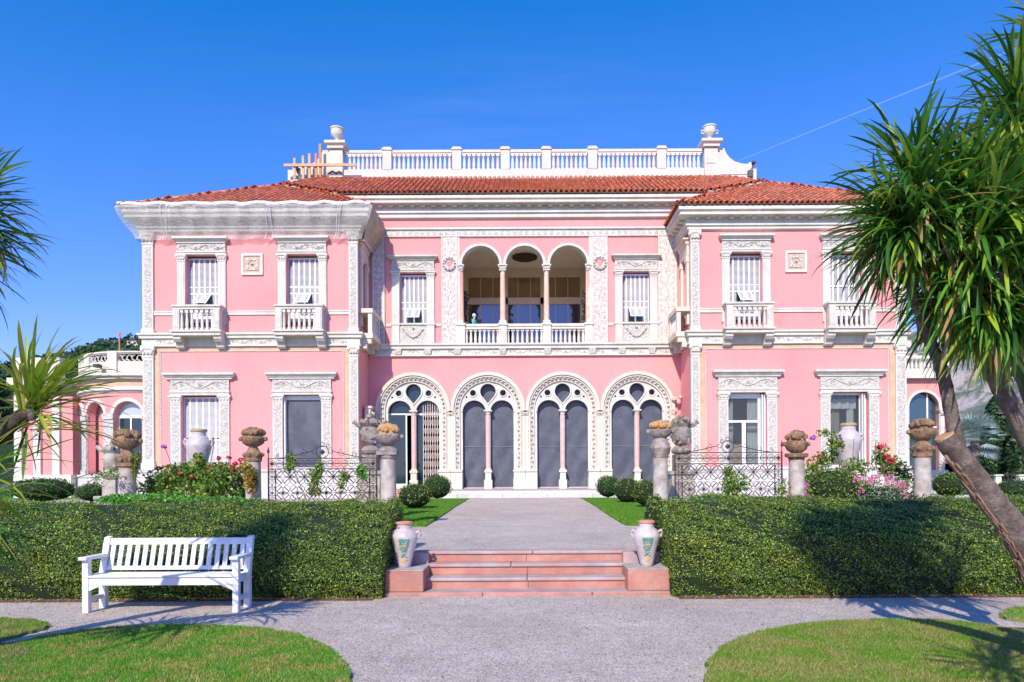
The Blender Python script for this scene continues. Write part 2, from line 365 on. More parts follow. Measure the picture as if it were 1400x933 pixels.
def blades(name, poly, dens, h, m, zf, width=0.006, parent=None):
    xs = [p[0] for p in poly]; ys = [p[1] for p in poly]
    n = int((max(xs) - min(xs)) * (max(ys) - min(ys)) * dens)
    X = NR.uniform(min(xs), max(xs), n); Y = NR.uniform(min(ys), max(ys), n); k = inpoly(X, Y, poly); X = X[k]; Y = Y[k]; n = len(X)
    Z = zf(X, Y); a = NR.uniform(0, 2 * PI, n); hh = h * NR.uniform(.5, 1.3, n); l = hh * NR.uniform(.1, .9, n)
    V = np.empty((n, 3, 3)); w = width
    V[:, 0] = np.stack([X - w * np.cos(a), Y - w * np.sin(a), Z], 1); V[:, 1] = np.stack([X + w * np.cos(a), Y + w * np.sin(a), Z], 1)
    b = NR.uniform(0, 2 * PI, n)
    V[:, 2] = np.stack([X + l * np.cos(b), Y + l * np.sin(b), Z + hh], 1)
    return quads(name, V, m, parent)
# ================================================================== THE VILLA
YW, YM = 30.1, 32.2
def zw(y, Y=YW): return EYE + (HY - y) / F * Y
def zm(y): return zw(y, YM)
KW, KM = YW / F, YM / F
XI, XO = 227 * KW, 520.5 * KW           # wing inner / outer edges
villa = empty('villa', (0, 32.2, 0.5), 'two-storey pink villa with white carved stone trim, arched doors and red tile roof', 'villa')
def vp(mb, name, m, parent=villa, **k): return mb.obj(name, m, parent, **k)

def capital(mb, x0, x1, d, z0, z1, front=1):
    """small stone capital: necking, flared bell with volutes, abacus"""
    h = z1 - z0; c = (x0 + x1) / 2
    mb.box(x0 - .02, x1 + .02, -d - .02, 0, z0, z0 + h * .14)
    mb.taper(x0, x1, -d, 0, z0 + h * .14, z0 + h * .72, 0, .05)
    for sx in (x0 - .01, x1 + .01): mb.blob((sx, -d - .02, z0 + h * .66), h * .2, seg=6, rings=4)
    for k in range(3): mb.blob((x0 + (x1 - x0) * (k + .5) / 3, -d - .03, z0 + h * .38), h * .15, seg=5, rings=3)
    mb.box(x0 - .075, x1 + .075, -d - .075, 0, z0 + h * .74, z1)
def scrolls(mb, x0, x1, zc, h, d):
    """running vine relief between x0 and x1, centred on zc"""
    n = max(2, int((x1 - x0) / (h * 1.5))); st = (x1 - x0) / n
    pts = []
    for i in range(n * 6 + 1):
        t = i / 6; pts.append((x0 + st * t, -d, zc + math.sin(PI * t) * h * .30))
    mb.tube(pts, h * .045, 4)
    for i in range(n):
        cx = x0 + st * (i + .5); s = 1 if i % 2 == 0 else -1
        sp = [(cx + math.cos(a) * r, -d, zc - s * h * .05 + s * math.sin(a) * r) for a, r in [(k * .9, h * (.24 - .03 * k)) for k in range(6)]]
        mb.tube(sp, h * .04, 4)
        mb.octa((cx, -d, zc - s * h * .05), h * .11, .02); mb.octa((cx + st * .45, -d, zc + s * h * .28), h * .10, .02)
        mb.octa((cx - st * .3, -d, zc - s * h * .3), h * .09, .02)
def vscroll(mb, xc, w, z0, z1, d):
    n = max(2, int((z1 - z0) / (w * 1.3))); st = (z1 - z0) / n; pts = []
    for i in range(n * 5 + 1):
        t = i / 5; pts.append((xc + math.sin(PI * t) * w * .28, -d, z0 + st * t))
    mb.tube([(p[0], p[1] + .012, p[2]) for p in pts], w * .05, 4)
    for i in range(n):
        s = 1 if i % 2 else -1; z = z0 + st * (i + .5)
        mb.octa((xc - s * w * .2, -d, z), w * .15, .016); mb.octa((xc + s * w * .36, -d, z + st * .1), w * .1, .016); mb.octa((xc - s * w * .38, -d, z + st * .35), w * .09, .016)
def rope(mb, pts, r=.035, step=.11):
    """row of small beads on a front plane, pts = (x,z,d) polyline"""
    for a, b in zip(pts, pts[1:]):
        L = math.hypot(b[0] - a[0], b[1] - a[1]); n = max(1, int(L / step))
        for i in range(n):
            t = (i + .5) / n; mb.octa((a[0] + (b[0] - a[0]) * t, -a[2], a[1] + (b[1] - a[1]) * t), r)

def sweep(mb, prof, path):
    """prof = [(outward, z)], path = [(x,y)] walked with outward on the right-hand side; mitred"""
    n = len(path); rings = []
    nrm = []
    for i in range(n - 1):
        dx = path[i + 1][0] - path[i][0]; dy = path[i + 1][1] - path[i][1]; L = math.hypot(dx, dy); nrm.append((dy / L, -dx / L))
    for i, p in enumerate(path):
        if i == 0: m = nrm[0]
        elif i == n - 1: m = nrm[-1]
        else:
            a, b = nrm[i - 1], nrm[i]; q = 1 + a[0] * b[0] + a[1] * b[1]; m = ((a[0] + b[0]) / q, (a[1] + b[1]) / q)
        rings.append([(p[0] + m[0] * o, p[1] + m[1] * o, z) for o, z in prof])
    vs = [v for r in rings for v in r]; k = len(prof); fs = []
    for i in range(n - 1):
        for j in range(k - 1): fs.append((i * k + j, (i + 1) * k + j, (i + 1) * k + j + 1, i * k + j + 1))
    fs.append(tuple(range(k))); fs.append(tuple((n - 1) * k + j for j in range(k)))
    mb.add(vs, fs)

# ---- shutters: leaves with frames and real louvres
def shutter_meshes(w, h, cols=3, cut=None):
    fr, lv = MB(), MB(); st = .035
    cw = w / cols; mid = h * .40
    for k in range(cols + 1): fr.box(k * cw - st * (1 if k else 0), k * cw + st * (1 if k < cols else 0), -.02, .02, 0, h)
    for z in (0, mid, h - .06): fr.box(0, w, -.018, .018, z, z + .06)
    for k in range(cols):
        z = .07
        while z < h - .07:
            if not (mid - .03 < z < mid + .07):
                a, b = k * cw + st, (k + 1) * cw - st
                lv.add([(a, -.016, z), (b, -.016, z), (b, .016, z + .035), (a, .016, z + .035)], [(0, 1, 2, 3)])
                lv.add([(a, -.016, z - .006), (b, -.016, z - .006), (b, -.016, z), (a, -.016, z)], [(0, 1, 2, 3)])
            z += .05
    return fr.mesh('shutter_frame', SHUT), lv.mesh('louvres', LOUV)

def surround_mesh(hw, jo, ch, zc1, zc0, zf0, zm0, ztop, zcap, zbot, carved):
    """window surround in local coords, returns (stone mesh mb, carved mb)"""
    a, b = MB(), MB()
    # crown cornice
    h = zc1 - zc0
    a.box(-ch, ch, -.30, 0, zc1 - h * .35, zc1); a.taper(-ch + .1, ch - .1, -.18, 0, zc0 + h * .25, zc1 - h * .35, 0, .08)
    a.box(-ch + .13, ch - .13, -.15, 0, zc0, zc0 + h * .25)
    b.box(-jo, jo, -.10, 0, zf0, zc0)                   # frieze
    a.box(-jo - .03, jo + .03, -.14, 0, zf0 - (zf0 - zm0) * .45, zf0); a.box(-jo, jo, -.11, 0, zm0, zf0 - (zf0 - zm0) * .45)
    scrolls(b, -jo + .1, jo - .1, (zf0 + zc0) / 2, (zc0 - zf0) * .9, .115)
    return a, b
def window_part(kind, atp, rotz=0):
    P = WPROTO[kind]
    if 'root' not in P:
        root = P['build'](atp); P['root'] = root; P['kids'] = list(root.children)
        return root
    r = P['root'].copy(); col.objects.link(r); r.parent = villa; r.location = Vector(atp) - WL[villa.name]
    for ch in P['kids']: copy_tree(ch, r)
    return r
def sub(mb, name, m, root, atp, **k): return mb.obj(name, m, root, atp, **k)

KU = KW
def build_upper(atp):
    hw, jo, ch = 22.5 * KW, 33 * KW, 37.5 * KW
    z = lambda y: zw(y) - atp[2]
    a, b = surround_mesh(hw, jo, ch, z(324), z(331.5), z(342.5), z(346.5), z(346.5), z(356), z(453), True)
    root = vp(a, 'window', WHITE, atp=atp)
    sub(b, 'frieze', CARVED, root, atp)
    for s in (-1, 1):
        j = MB(); x0, x1 = sorted((s * hw, s * jo)); j.box(x0, x1 - .0, -.09, 0, z(442), z(356)); j.box(x0 + .05, x1 - .05, -.105, 0, z(438), z(360))
        capital(j, x0, x1, .09, z(356), z(346.5)); sub(j, 'jamb', WHITE, root, atp)
    W2 = hw * 2; H = z(348.5) - z(442) - .1
    g = MB(); g.box(-hw, hw, .34, .36, z(442), z(350)); sub(g, 'pane', GLASS, root, atp)
    s_ = MB(); s_.box(-hw, hw, 0.0, .40, z(445), z(442)); sub(s_, 'sill', WHITE, root, atp)
    return root
def add_shutters(root, atp, hw, z0, z1, dep, flaps, side=None, cols=3):
    """two closed leaves; with flaps=True the lower panel of each centre column is hinged out at its top"""
    H = z1 - z0
    W = hw - .01
    key = (round(W, 2), round(H, 2), flaps, cols)
    if key not in SHM:
        out = []
        fl = MB(); fh = FH; fw = .30
        for sgn in (-1, 1):
            fr, lv = MB(), MB(); cw = W / cols; st = .032; mid = H * .40 if not flaps else fh + .28
            X = lambda q: sgn * (q)
            def bx(m_, a, b, y0, y1, c, d): m_.box(min(X(a), X(b)), max(X(a), X(b)), y0, y1, c, d)
            for k in range(cols + 1): 
                bx(fr, max(.004, k * cw - st), min(W, k * cw + st), -.02, .02, 0 if not (flaps and k == 1) else fh, H)
            for zz in ((.0, mid, H - .07) if not flaps else (mid, H - .07)): bx(fr, 0.01, W, -.018, .018, zz, zz + .065)
            if flaps: bx(fr, .01, W, -.018, .018, fh, fh + .05); bx(fr, fw + .03, W, -.018, .018, 0, .05)
            for k in range(cols):
                zz = .06
                while zz < H - .07:
                    a, b = k * cw + st, (k + 1) * cw - st
                    if flaps and zz < fh:
                        if k == 0: zz += .05; continue
                        if k == 1: a = max(a, fw + .03)
                    if not (mid - .03 < zz < mid + .07) and b > a:
                        xa, xb = sorted((X(a), X(b)))
                        lv.add([(xa, -.016, zz), (xb, -.016, zz), (xb, .016, zz + .035), (xa, .016, zz + .035)], [(0, 1, 2, 3)])
                    zz += .05
            out.append((fr.mesh('shutter', SHUT), lv.mesh('louvres', LOUV)))
        f1 = MB()
        if flaps:
            al = math.radians(46); ca, sa = math.cos(al), math.sin(al)
            def q(x, t, th): return (x, -.03 - sa * t - ca * th, fh - ca * t + sa * th * 0)
            def slab(x0, x1, t0, t1, th=.02):
                f1.add([q(x0, t0, 0), q(x1, t0, 0), q(x1, t1, 0), q(x0, t1, 0), q(x0, t0, th), q(x1, t0, th), q(x1, t1, th), q(x0, t1, th)],
                       [(0, 1, 2, 3), (7, 6, 5, 4), (0, 4, 5, 1), (1, 5, 6, 2), (2, 6, 7, 3), (3, 7, 4, 0)])
            slab(0, .05, 0, fh); slab(.25, .30, 0, fh); slab(.05, .25, 0, .05); slab(.05, .25, fh - .05, fh)
            for i in range(12): slab(.05, .25, .07 + i * .052, .095 + i * .052, .008)
        SHM[key] = (out, f1.mesh('flap', SHUT) if flaps else None)
    out, fm = SHM[key]
    hinge = (atp[0], atp[1] + dep, z0)
    for fr, lv in out:
        meshobj('shutter', fr, root, hinge); meshobj('louvres', lv, root, hinge)
    if fm:
        meshobj('flap', fm, root, (atp[0] - .31, atp[1] + dep, z0)); meshobj('flap', fm, root, (atp[0] + .01, atp[1] + dep, z0))
SHM = {}; FH = .74
def build_lower(atp):
    hw, jo, ch = 26.5 * KW, 40 * KW, 48.5 * KW
    z = lambda y: zw(y) - atp[2]
    a, b = surround_mesh(hw, jo, ch, z(508.5), z(517), z(532.5), z(538.5), z(538.5), z(548), z(640), True)
    root = vp(a, 'window', STAIN, atp=atp); sub(b, 'frieze', CARVED, root, atp)
    for s in (-1, 1):
        j = MB(); x0, x1 = sorted((s * hw, s * jo)); j.box(x0, x1, -.09, 0, z(640), z(548)); capital(j, x0, x1, .09, z(548), z(538.5))
        sub(j, 'jamb', WHITE, root, atp)
        r = MB(); vscroll(r, (x0 + x1) / 2, (x1 - x0) * .7, z(636), z(550), .10); r.box(x0 + .05, x1 - .05, -.098, -.05, z(638), z(550)); sub(r, 'jamb_carving', CARVED, root, atp)
    return root
WPROTO = {'upper': {'build': build_upper}, 'lower': {'build': build_lower}}

# ---- baluster meshes
def baluster_mesh(h, r, name='baluster'):
    m = MB(); m.box(-r, r, -r, r, 0, h * .1)
    m.lathe([(r * .75, h * .1), (r * .95, h * .22), (r * .95, h * .38), (r * .7, h * .62), (r * .62, h * .8), (r * .9, h * .86)], seg=8)
    m.box(-r, r, -r, r, h * .86, h); return m.mesh(name, WHITE, True)
BAL = baluster_mesh(27 * KW, .070)
# ================= walls of the wings
for s in (-1, 1):
    c = lambda px: s * px * KW
    def R2(a, b, z0, z1): x0, x1 = sorted((c(a), c(b))); return rect(x0, x1, z0, z1)
    wb = MB()
    holes = [R2(302.75 - 22.5, 302.75 + 22.5, zw(442), zw(346.5)), R2(440.2 - 22.5, 440.2 + 22.5, zw(442), zw(346.5)),
             R2(304 - 26.5, 304 + 26.5, zw(640), zw(538.5)), R2(443.2 - 26.5, 443.2 + 26.5, zw(640), zw(538.5))]
    wb.plate([R2(228, 519.5, .3, zw(310))] + holes, YW, YW + .42)
    x0, x1 = sorted((c(519.5), c(228)))
    # side walls: outer (long) and inner (short)
    xo0, xo1 = sorted((c(519.5), c(519.5) - s * .4)); wb.box(xo0, xo1, YW + .42, 46, .3, zw(310))
    xi = c(228)
    wb.fr = ((xi, YW + .42, 0), (0, 1), (-s, 0))
    loop = rect(0, YM - YW - .42 + .3, .3, zw(310))
    wc = (YM - YW) / 2 - .42 + .02
    hole = rect(wc - .42, wc + .42, zw(442), zw(346.5))
    wb.plate([loop, hole], -.4, 0)
    wb.fr = None
    vp(wb, 'wall', PINK)
    # dark interior backing so nothing shows through
    ib = MB(); ib.box(x0 + .45, x1 - .45, YW + 2.6, YW + 2.7, .3, 12); ib.box(x0 + .45, x1 - .45, YW + .45, YW + 2.6, zw(480), zw(478)); vp(ib, 'inner_partition', ROOM)
    # side window on the inner wall (seen edge-on)
    sw = MB(); sw.fr = ((xi, YW + (YM - YW) / 2, 0), (0, 1), (-s, 0))
    def sb(m_, a, b, d0, d1, z0, z1): m_.box(a, b, d0, d1, z0, z1)
    sb(sw, -.42 - .42, .84, 0, .30, zw(326), zw(324)); sb(sw, -.76, .76, 0, .16, zw(331.5), zw(326)); sb(sw, -.72, .72, 0, .1, zw(346.5), zw(331.5))
    root = vp(sw, 'window', CREAM)
    for q in (-1, 1):
        j = MB(); j.fr = sw.fr; a, b = sorted((q * .42, q * .70)); j.box(a, b, 0, .1, zw(442), zw(346.5)); j.box(a - .03, b + .03, 0, .14, zw(356), zw(348)); j.obj('jamb', CREAM, root)
    pn = MB(); pn.fr = sw.fr; pn.box(-.42, .42, -.34, -.32, zw(442), zw(346.5)); pn.obj('shutter', SHUT, root)
    bl = MB(); bl.fr = sw.fr
    bl.box(-.85, .85, 0, .62, zw(425), zw(419)); bl.box(-.85, .85, 0, .62, zw(460), zw(453))
    for q in (-1, 1):
        a, b = sorted((q * .80, q * .62)); bl.box(a, b, .40, .58, zw(453), zw(425)); a, b = sorted((q * .80, q * .55)); bl.box(a, b, 0, .34, zw(474), zw(460)); bl.box(a, b, .34, .54, zw(467), zw(460))
    br = vp(bl, 'balcony', CREAM)
    for k in range(5): meshobj('baluster', BAL, br, (xi - s * .49, YW + (YM - YW) / 2 - .44 + .22 * k, zw(452)))
    # pilasters: white full-height corner strips, upper and lower storey
    for a, b in ((227, 239), (506, 520.5)):
        p = MB(); q0, q1 = sorted((c(a), c(b)))
        p.box(q0, q1, YW - .10, YW + .05, zw(455), zw(328)); p.box(q0 - .04, q1 + .04, YW - .15, YW + .05, zw(455), zw(448))
        p.fr = ((0, YW + .0, 0), (1, 0), (0, 1)); capital(p, q0, q1, .10, zw(333), zw(317)); p.fr = None
        o = vp(p, 'pilaster', WHITE)
        r = MB(); r.fr = ((0, YW, 0), (1, 0), (0, 1)); r.box(q0 + .07, q1 - .07, -.112, -.05, zw(446), zw(336)); vscroll(r, (q0 + q1) / 2, (q1 - q0) * .55, zw(445), zw(337), .115); r.obj('pilaster_carving', CARVED, o)
        p = MB(); p.box(q0, q1, YW - .10, YW + .05, zw(640), zw(485)); p.box(q0 - .06, q1 + .06, YW - .18, YW + .05, zw(641), zw(631)); p.box(q0 - .03, q1 + .03, YW - .14, YW + .05, zw(631), zw(627))
        p.fr = ((0, YW, 0), (1, 0), (0, 1)); capital(p, q0, q1, .10, zw(487), zw(471.5)); p.fr = None
        o = vp(p, 'pilaster', WHITE)
        r = MB(); r.fr = ((0, YW, 0), (1, 0), (0, 1)); r.box(q0 + .07, q1 - .07, -.112, -.05, zw(625), zw(490)); vscroll(r, (q0 + q1) / 2, (q1 - q0) * .55, zw(624), zw(491), .115); r.obj('pilaster_carving', CARVED, o)
    # thin string course between pilasters and balconies
    st = MB()
    for a, b in ((239, 302.75 - 33), (302.75 + 33, 440.2 - 33), (440.2 + 33, 506)):
        q0, q1 = sorted((c(a), c(b))); st.box(q0, q1, YW - .05, YW + .02, zw(429), zw(423.5)); st.box(q0, q1, YW - .07, YW + .02, zw(425), zw(423.4))
    vp(st, 'string_course', WHITE)
    # floor belt around the wing
    x_in, x_out = c(226.5), c(520.5)
    path = [(x_out, 46), (x_out, YW), (x_in, YW), (x_in, YM)] if s < 0 else [(x_in, YM), (x_in, YW), (x_out, YW), (x_out, 46)]
    if s < 0: path = [(x_out, 46), (x_out, YW), (x_in, YW), (x_in, YM)]
    bt = MB()
    prof = [(0, zw(454)), (.22, zw(454)), (.22, zw(456.5)), (.15, zw(458)), (.15, zw(461)), (.06, zw(461.5)), (.06, zw(470)), (.10, zw(470.3)), (.10, zw(472)), (0, zw(472))]
    sweep(bt, prof, path); vp(bt, 'belt_course', WHITE)
    rl = MB(); rl.fr = ((0, YW, 0), (1, 0), (0, 1))
    for a, b in ((242, 302.75 - 36), (302.75 + 38, 440.2 - 36), (440.2 + 38, 503)):
        q0, q1 = sorted((c(a), c(b))); scrolls(rl, q0, q1, zw(465.8), (470 - 461.5) * KW * .95, .07)
    rl.obj('belt_carving', CARVED, villa)
    # beige frame round the ground-floor field, with rope trim
    bg_ = MB()
    q0, q1 = sorted((c(239), c(506))); bg_.box(q0, q1, YW - .012, YW + .01, zw(478), zw(472))
    for a, b in ((239, 246), (499, 506)): q0, q1 = sorted((c(a), c(b))); bg_.box(q0, q1, YW - .012, YW + .01, zw(640), zw(478))
    vp(bg_, 'field_border', BEIGE)
    rp = MB(); rp.fr = ((0, YW, 0), (1, 0), (0, 1)); a, b = sorted((c(247.5), c(497.5)))
    rope(rp, [(a, zw(636), .02), (a, zw(478.5), .02), (b, zw(478.5), .02), (b, zw(636), .02)], .045, .10)
    rp.fr = None
    for q in (a, b): rp.box(q - .02, q + .02, YW - .02, YW, zw(636), zw(478))
    rp.box(a, b, YW - .02, YW, zw(479), zw(478)); vp(rp, 'rope_moulding', WHITE)
    # plinth
    pl = MB(); pf = [(0, zw(640)), (.16, zw(640)), (.16, zw(643)), (.11, zw(645)), (.11, .95), (.20, .90), (.20, .3), (0, .3)]
    sweep(pl, pf, path); vp(pl, 'plinth', MARBLE_W)
    # cornice
    cn = MB()
    Z = lambda v: v + EYE
    pf = [(0, Z(11.85)), (.58, Z(11.62)), (.60, Z(11.60)), (.60, Z(11.47)), (.50, Z(11.44)), (.50, Z(11.37)), (.55, Z(11.36)), (.55, Z(11.27)), (.18, Z(11.24)), (.18, Z(11.05)), (.20, Z(11.04)), (.20, Z(10.92)), (.13, Z(10.90)), (.13, Z(10.78)), (.06, Z(10.75)), (0, Z(10.73))]
    sweep(cn, pf, path); cobj = vp(cn, 'cornice', WHITE)
    md = MB()
    n = 19
    for k in range(n):
        x = min(abs(x_in), abs(x_out)) + .25 + k * (abs(x_out) - abs(x_in) - .5) / (n - 1)
        md.box(s * x - .09, s * x + .09, YW - .38, YW - .18, Z(11.16), Z(11.25))
    for k in range(4):
        y = YW + .2 + k * .5; a, b = sorted((x_in - s * .18, x_in - s * .42)); md.box(a, b, y - .09, y + .09, Z(11.15), Z(11.25))
    md.obj('modillions', CREAM, cobj)
    # tile medallion
    mc = s * 371.3 * KW; mz = zw(360); k = 14.7 * KW
    md = MB(); md.plate([rect(mc - k, mc + k, mz - k, mz + k), rect(mc - k * .78, mc + k * .78, mz - k * .78, mz + k * .78)], YW - .07, YW)
    o = vp(md, 'medallion', WHITE)
    i = MB(); i.box(mc - k * .8, mc + k * .8, YW - .03, YW, mz - k * .8, mz + k * .8); i.obj('tan_inlay', BEIGE, o)
    i = MB(); i.plate([rect(mc - k * .55, mc + k * .55, mz - k * .55, mz + k * .55), circ(mc, mz, k * .36, 16)], YW - .06, YW - .02)
    for a in range(4):
        i.octa((mc + k * .5 * math.cos(a * PI / 2 + PI / 4), YW - .06, mz + k * .5 * math.sin(a * PI / 2 + PI / 4)), k * .1)
    i.octa((mc, YW - .05, mz), k * .16); i.obj('star_inlay', CARVED, o)

# ---- windows of the wings
def balcony(x):
    bl = MB(); zt = zw
    rx = 1.07
    bl.box(x - rx, x + rx, YW - .62, YW - .30, zt(421.5), zt(419)); bl.box(x - rx + .05, x + rx - .05, YW - .57, YW - .35, zt(425), zt(421.5))
    for q in (-1, 1):
        a, b = sorted((x + q * rx, x + q * (rx - .30))); bl.box(a, b, YW - .30, YW, zt(421.5), zt(419)); bl.box(a + .05, b - .05, YW - .35, YW, zt(425), zt(421.5))
        a, b = sorted((x + q * (rx - .06), x + q * (rx - .34))); bl.box(a, b, YW - .60, YW - .34, zt(453), zt(425))
        bl.box(a + .05, b - .05, YW - .615, YW - .6, zt(450), zt(427.5))
        bl.box(a, b, YW - .12, YW, zt(453), zt(425))
        a, b = sorted((x + q * (rx - .10), x + q * (rx - .20))); bl.box(a, b, YW - .34, YW - .12, zt(453), zt(425))
    bl.box(x - rx - .03, x + rx + .03, YW - .66, YW, zt(455.5), zt(453)); bl.box(x - rx + .02, x + rx - .02, YW - .60, YW, zt(460), zt(455.5))
    o = vp(bl, 'balcony', STAIN)
    for q in (-1, 1):
        k = MB(); xc = x + q * .88
        side = [(0, zt(460)), (.52, zt(460)), (.52, zt(464)), (.40, zt(468)), (.30, zt(467)), (.22, zt(474)), (.08, zt(476)), (0, zt(474))]
        vs = [(xc - .17, YW - d, z) for d, z in side] + [(xc + .17, YW - d, z) for d, z in side]; n = len(side)
        k.add(vs, [tuple(range(n)), tuple(reversed(range(n, 2 * n)))] + [(i, (i + 1) % n, (i + 1) % n + n, i + n) for i in range(n)])
        k.obj('bracket', STAIN, o)
    for k in range(7): meshobj('baluster', BAL, o, (x - .66 + .22 * k, YW - .47, zt(452.6)))
    return o
for s in (-1, 1):
    for off in (302.75, 440.2):
        x = s * off * KW
        r = window_part('upper', (x, YW, zw(442)))
        WL[r.name] = Vector((x, YW, zw(442)))
        flaps = not (s == 1 and off > 400)
        add_shutters(r, (x, YW), 22.5 * KW, zw(421.5), zw(349), .26, flaps)
        for q in (-1, 1):
            m = MB(); xa, xb = sorted((x + q * .01, x + q * .70)); m.box(xa, xb, YW + .25, YW + .29, zw(437), zw(421.8)); m.box(xa + .06, xb - .06, YW + .245, YW + .25, zw(435.5), zw(423.5)); m.obj('shutter', SHUT, r)
        balcony(x)
# lower windows: every one is different
LW = {}
for s, off in ((-1, 304), (-1, 443.2), (1, 304), (1, 443.2)):
    x = s * off * KW; r = window_part('lower', (x, YW, zw(640))); WL[r.name] = Vector((x, YW, zw(640))); LW[(s, off)] = (r, x)
hw = 26.5 * KW
r, x = LW[(-1, 443.2)]
add_shutters(r, (x, YW), hw, zw(640), zw(540), .24, False)
r, x = LW[(-1, 304)]
m = MB(); m.plate([rect(x - hw, x + hw, zw(640), zw(539)), rect(x - hw + .09, x + hw - .05, zw(638), zw(545))], YW + .18, YW + .26); m.obj('frame', SHUT, r)
m = MB(); m.box(x - hw + .02, x - hw + .09, YW + .02, YW + .20, zw(640), zw(541)); m.obj('folded_shutter', LOUV, r)
m = MB(); n = 14
V = []; 
for i in range(n + 1):
    for j in range(n + 1): V.append((x - hw + .09 + (2 * hw - .14) * i / n, YW + .24 + .02 * math.sin(i * 1.3 + j * .5) * (1 - j / n), zw(638) + (zw(545) - zw(638)) * j / n))
m.add(V, [(i * (n + 1) + j, (i + 1) * (n + 1) + j, (i + 1) * (n + 1) + j + 1, i * (n + 1) + j + 1) for i in range(n) for j in range(n)])
m.obj('screen', SCREEN, r, smooth=True)['label'] = 'dark grey screen cloth'
def curtain_mb(x0, x1, y, z0, z1, n=30, amp=.04, tie=None):
    m = MB(); V = []; J = 12
    for i in range(n + 1):
        for j in range(J + 1):
            t = i / n; u = j / J
            V.append((x0 + (x1 - x0) * t, y + amp * math.sin(t * n * .9), z0 + (z1 - z0) * u))
    m.add(V, [(i * (J + 1) + j, (i + 1) * (J + 1) + j, (i + 1) * (J + 1) + j + 1, i * (J + 1) + j + 1) for i in range(n) for j in range(J)])
    return m
r, x = LW[(1, 304)]
m = MB(); m.plate([rect(x - hw, x + hw - .22, zw(640), zw(539)), rect(x - hw + .05, x + hw - .32, zw(576), zw(546)), rect(x - hw + .05, x - .17, zw(637), zw(579)), rect(x + .0, x + hw - .32, zw(637), zw(579))], YW + .20, YW + .28); m.obj('frame', SHUT, r)
for q in (0, 1):
    m = MB(); a = x + hw - .21 + q * .11; m.box(a, a + .035, YW - .02 + q * .05, YW + .30, zw(640), zw(541)); m.box(a + .04, a + .09, YW + .1, YW + .28, zw(640), zw(541)); m.obj('folded_shutter', LOUV, r)
m = MB(); m.box(x - hw, x + hw, YW + .235, YW + .245, zw(639), zw(541)); m.obj('pane', mat('clear_glass', (.10, .12, .12), rough=.02, spec=.6, alpha=.25), r)
curtain_mb(x - hw, x - hw + .36, YW + .40, zw(640), zw(541)).obj('curtain', CURT, r, smooth=True)
curtain_mb(x + .12, x + hw - .2, YW + .40, zw(640), zw(541)).obj('curtain', CURT, r, smooth=True)
m = MB(); m.box(x - hw, x - hw + .38, YW + .35, YW + .37, zw(590), zw(587)); m.box(x + .1, x + hw - .25, YW + .35, YW + .37, zw(590), zw(587))
for k in range(4): m.octa((x + .2 + k * .14, YW + .35, zw(590.5)), .07, .02)
m.obj('curtain_trim', mat('grey_trim', (.14, .17, .17), rough=.9), r)
r, x = LW[(1, 443.2)]
m = MB(); m.plate([rect(x - hw, x + hw, zw(640), zw(539)), rect(x - hw + .04, x + hw - .30, zw(638), zw(542))], YW + .22, YW + .28); m.obj('frame', SHUT, r)
for q in (0, 1):
    m = MB(); a = x + hw - .28 + q * .12; m.box(a, a + .04, YW - .0 + q * .05, YW + .30, zw(640), zw(541)); m.obj('folded_shutter', LOUV, r)
m = MB(); m.box(x - hw, x - hw + .04, YW + .02, YW + .22, zw(640), zw(541)); m.obj('folded_shutter', LOUV, r)
m = MB(); m.box(x - hw, x + hw - .3, YW + .245, YW + .25, zw(639), zw(541)); m.obj('pane', MATS['clear_glass'], r)
curtain_mb(x + .12, x + .46, YW + .5, zw(640), zw(541), 16).obj('curtain', CURT, r, smooth=True)
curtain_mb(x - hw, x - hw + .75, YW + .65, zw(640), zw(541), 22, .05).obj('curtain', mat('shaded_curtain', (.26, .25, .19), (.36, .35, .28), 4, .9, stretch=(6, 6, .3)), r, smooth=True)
m = curtain_mb(x - hw, x + .5, YW + .45, zw(560), zw(541), 26, .04); m.obj('valance', CURT, r, smooth=True)

# ================= main block wall
C0 = .6
def cm(px): return (px + C0) * KM
LOG = (-60, 0, 60.5); LR = 25.8
lh = [(cm(-85.8), zm(471)), (cm(-85.8), zm(364))]
for c in (-60, .0, 60): lh += [(cm(c) + LR * KM * math.cos(PI - PI * i / 20), zm(362.5) + LR * KM * math.sin(PI * i / 20)) for i in range(21)]
lh += [(cm(85.8), zm(364)), (cm(85.8), zm(471))]
ARC = (-152.9, -51, 51, 152.9)
mw = MB()
def r4(c, h, z0, z1): return rect(cm(c - h), cm(c + h), z0, z1)
mw.plate([rect(-7.4, 7.4, .3, zm(290)), lh, r4(-152.3, 18.75, zm(442), zm(372)), r4(152.3, 18.75, zm(442), zm(372))] +
         [archloop(cm(a), 38.8 * KM, zm(560), zm(668), 28) for a in ARC], YM, YM + .45)
vp(mw, 'wall', PINK)
FR = ((0, YM, 0), (1, 0), (0, 1))
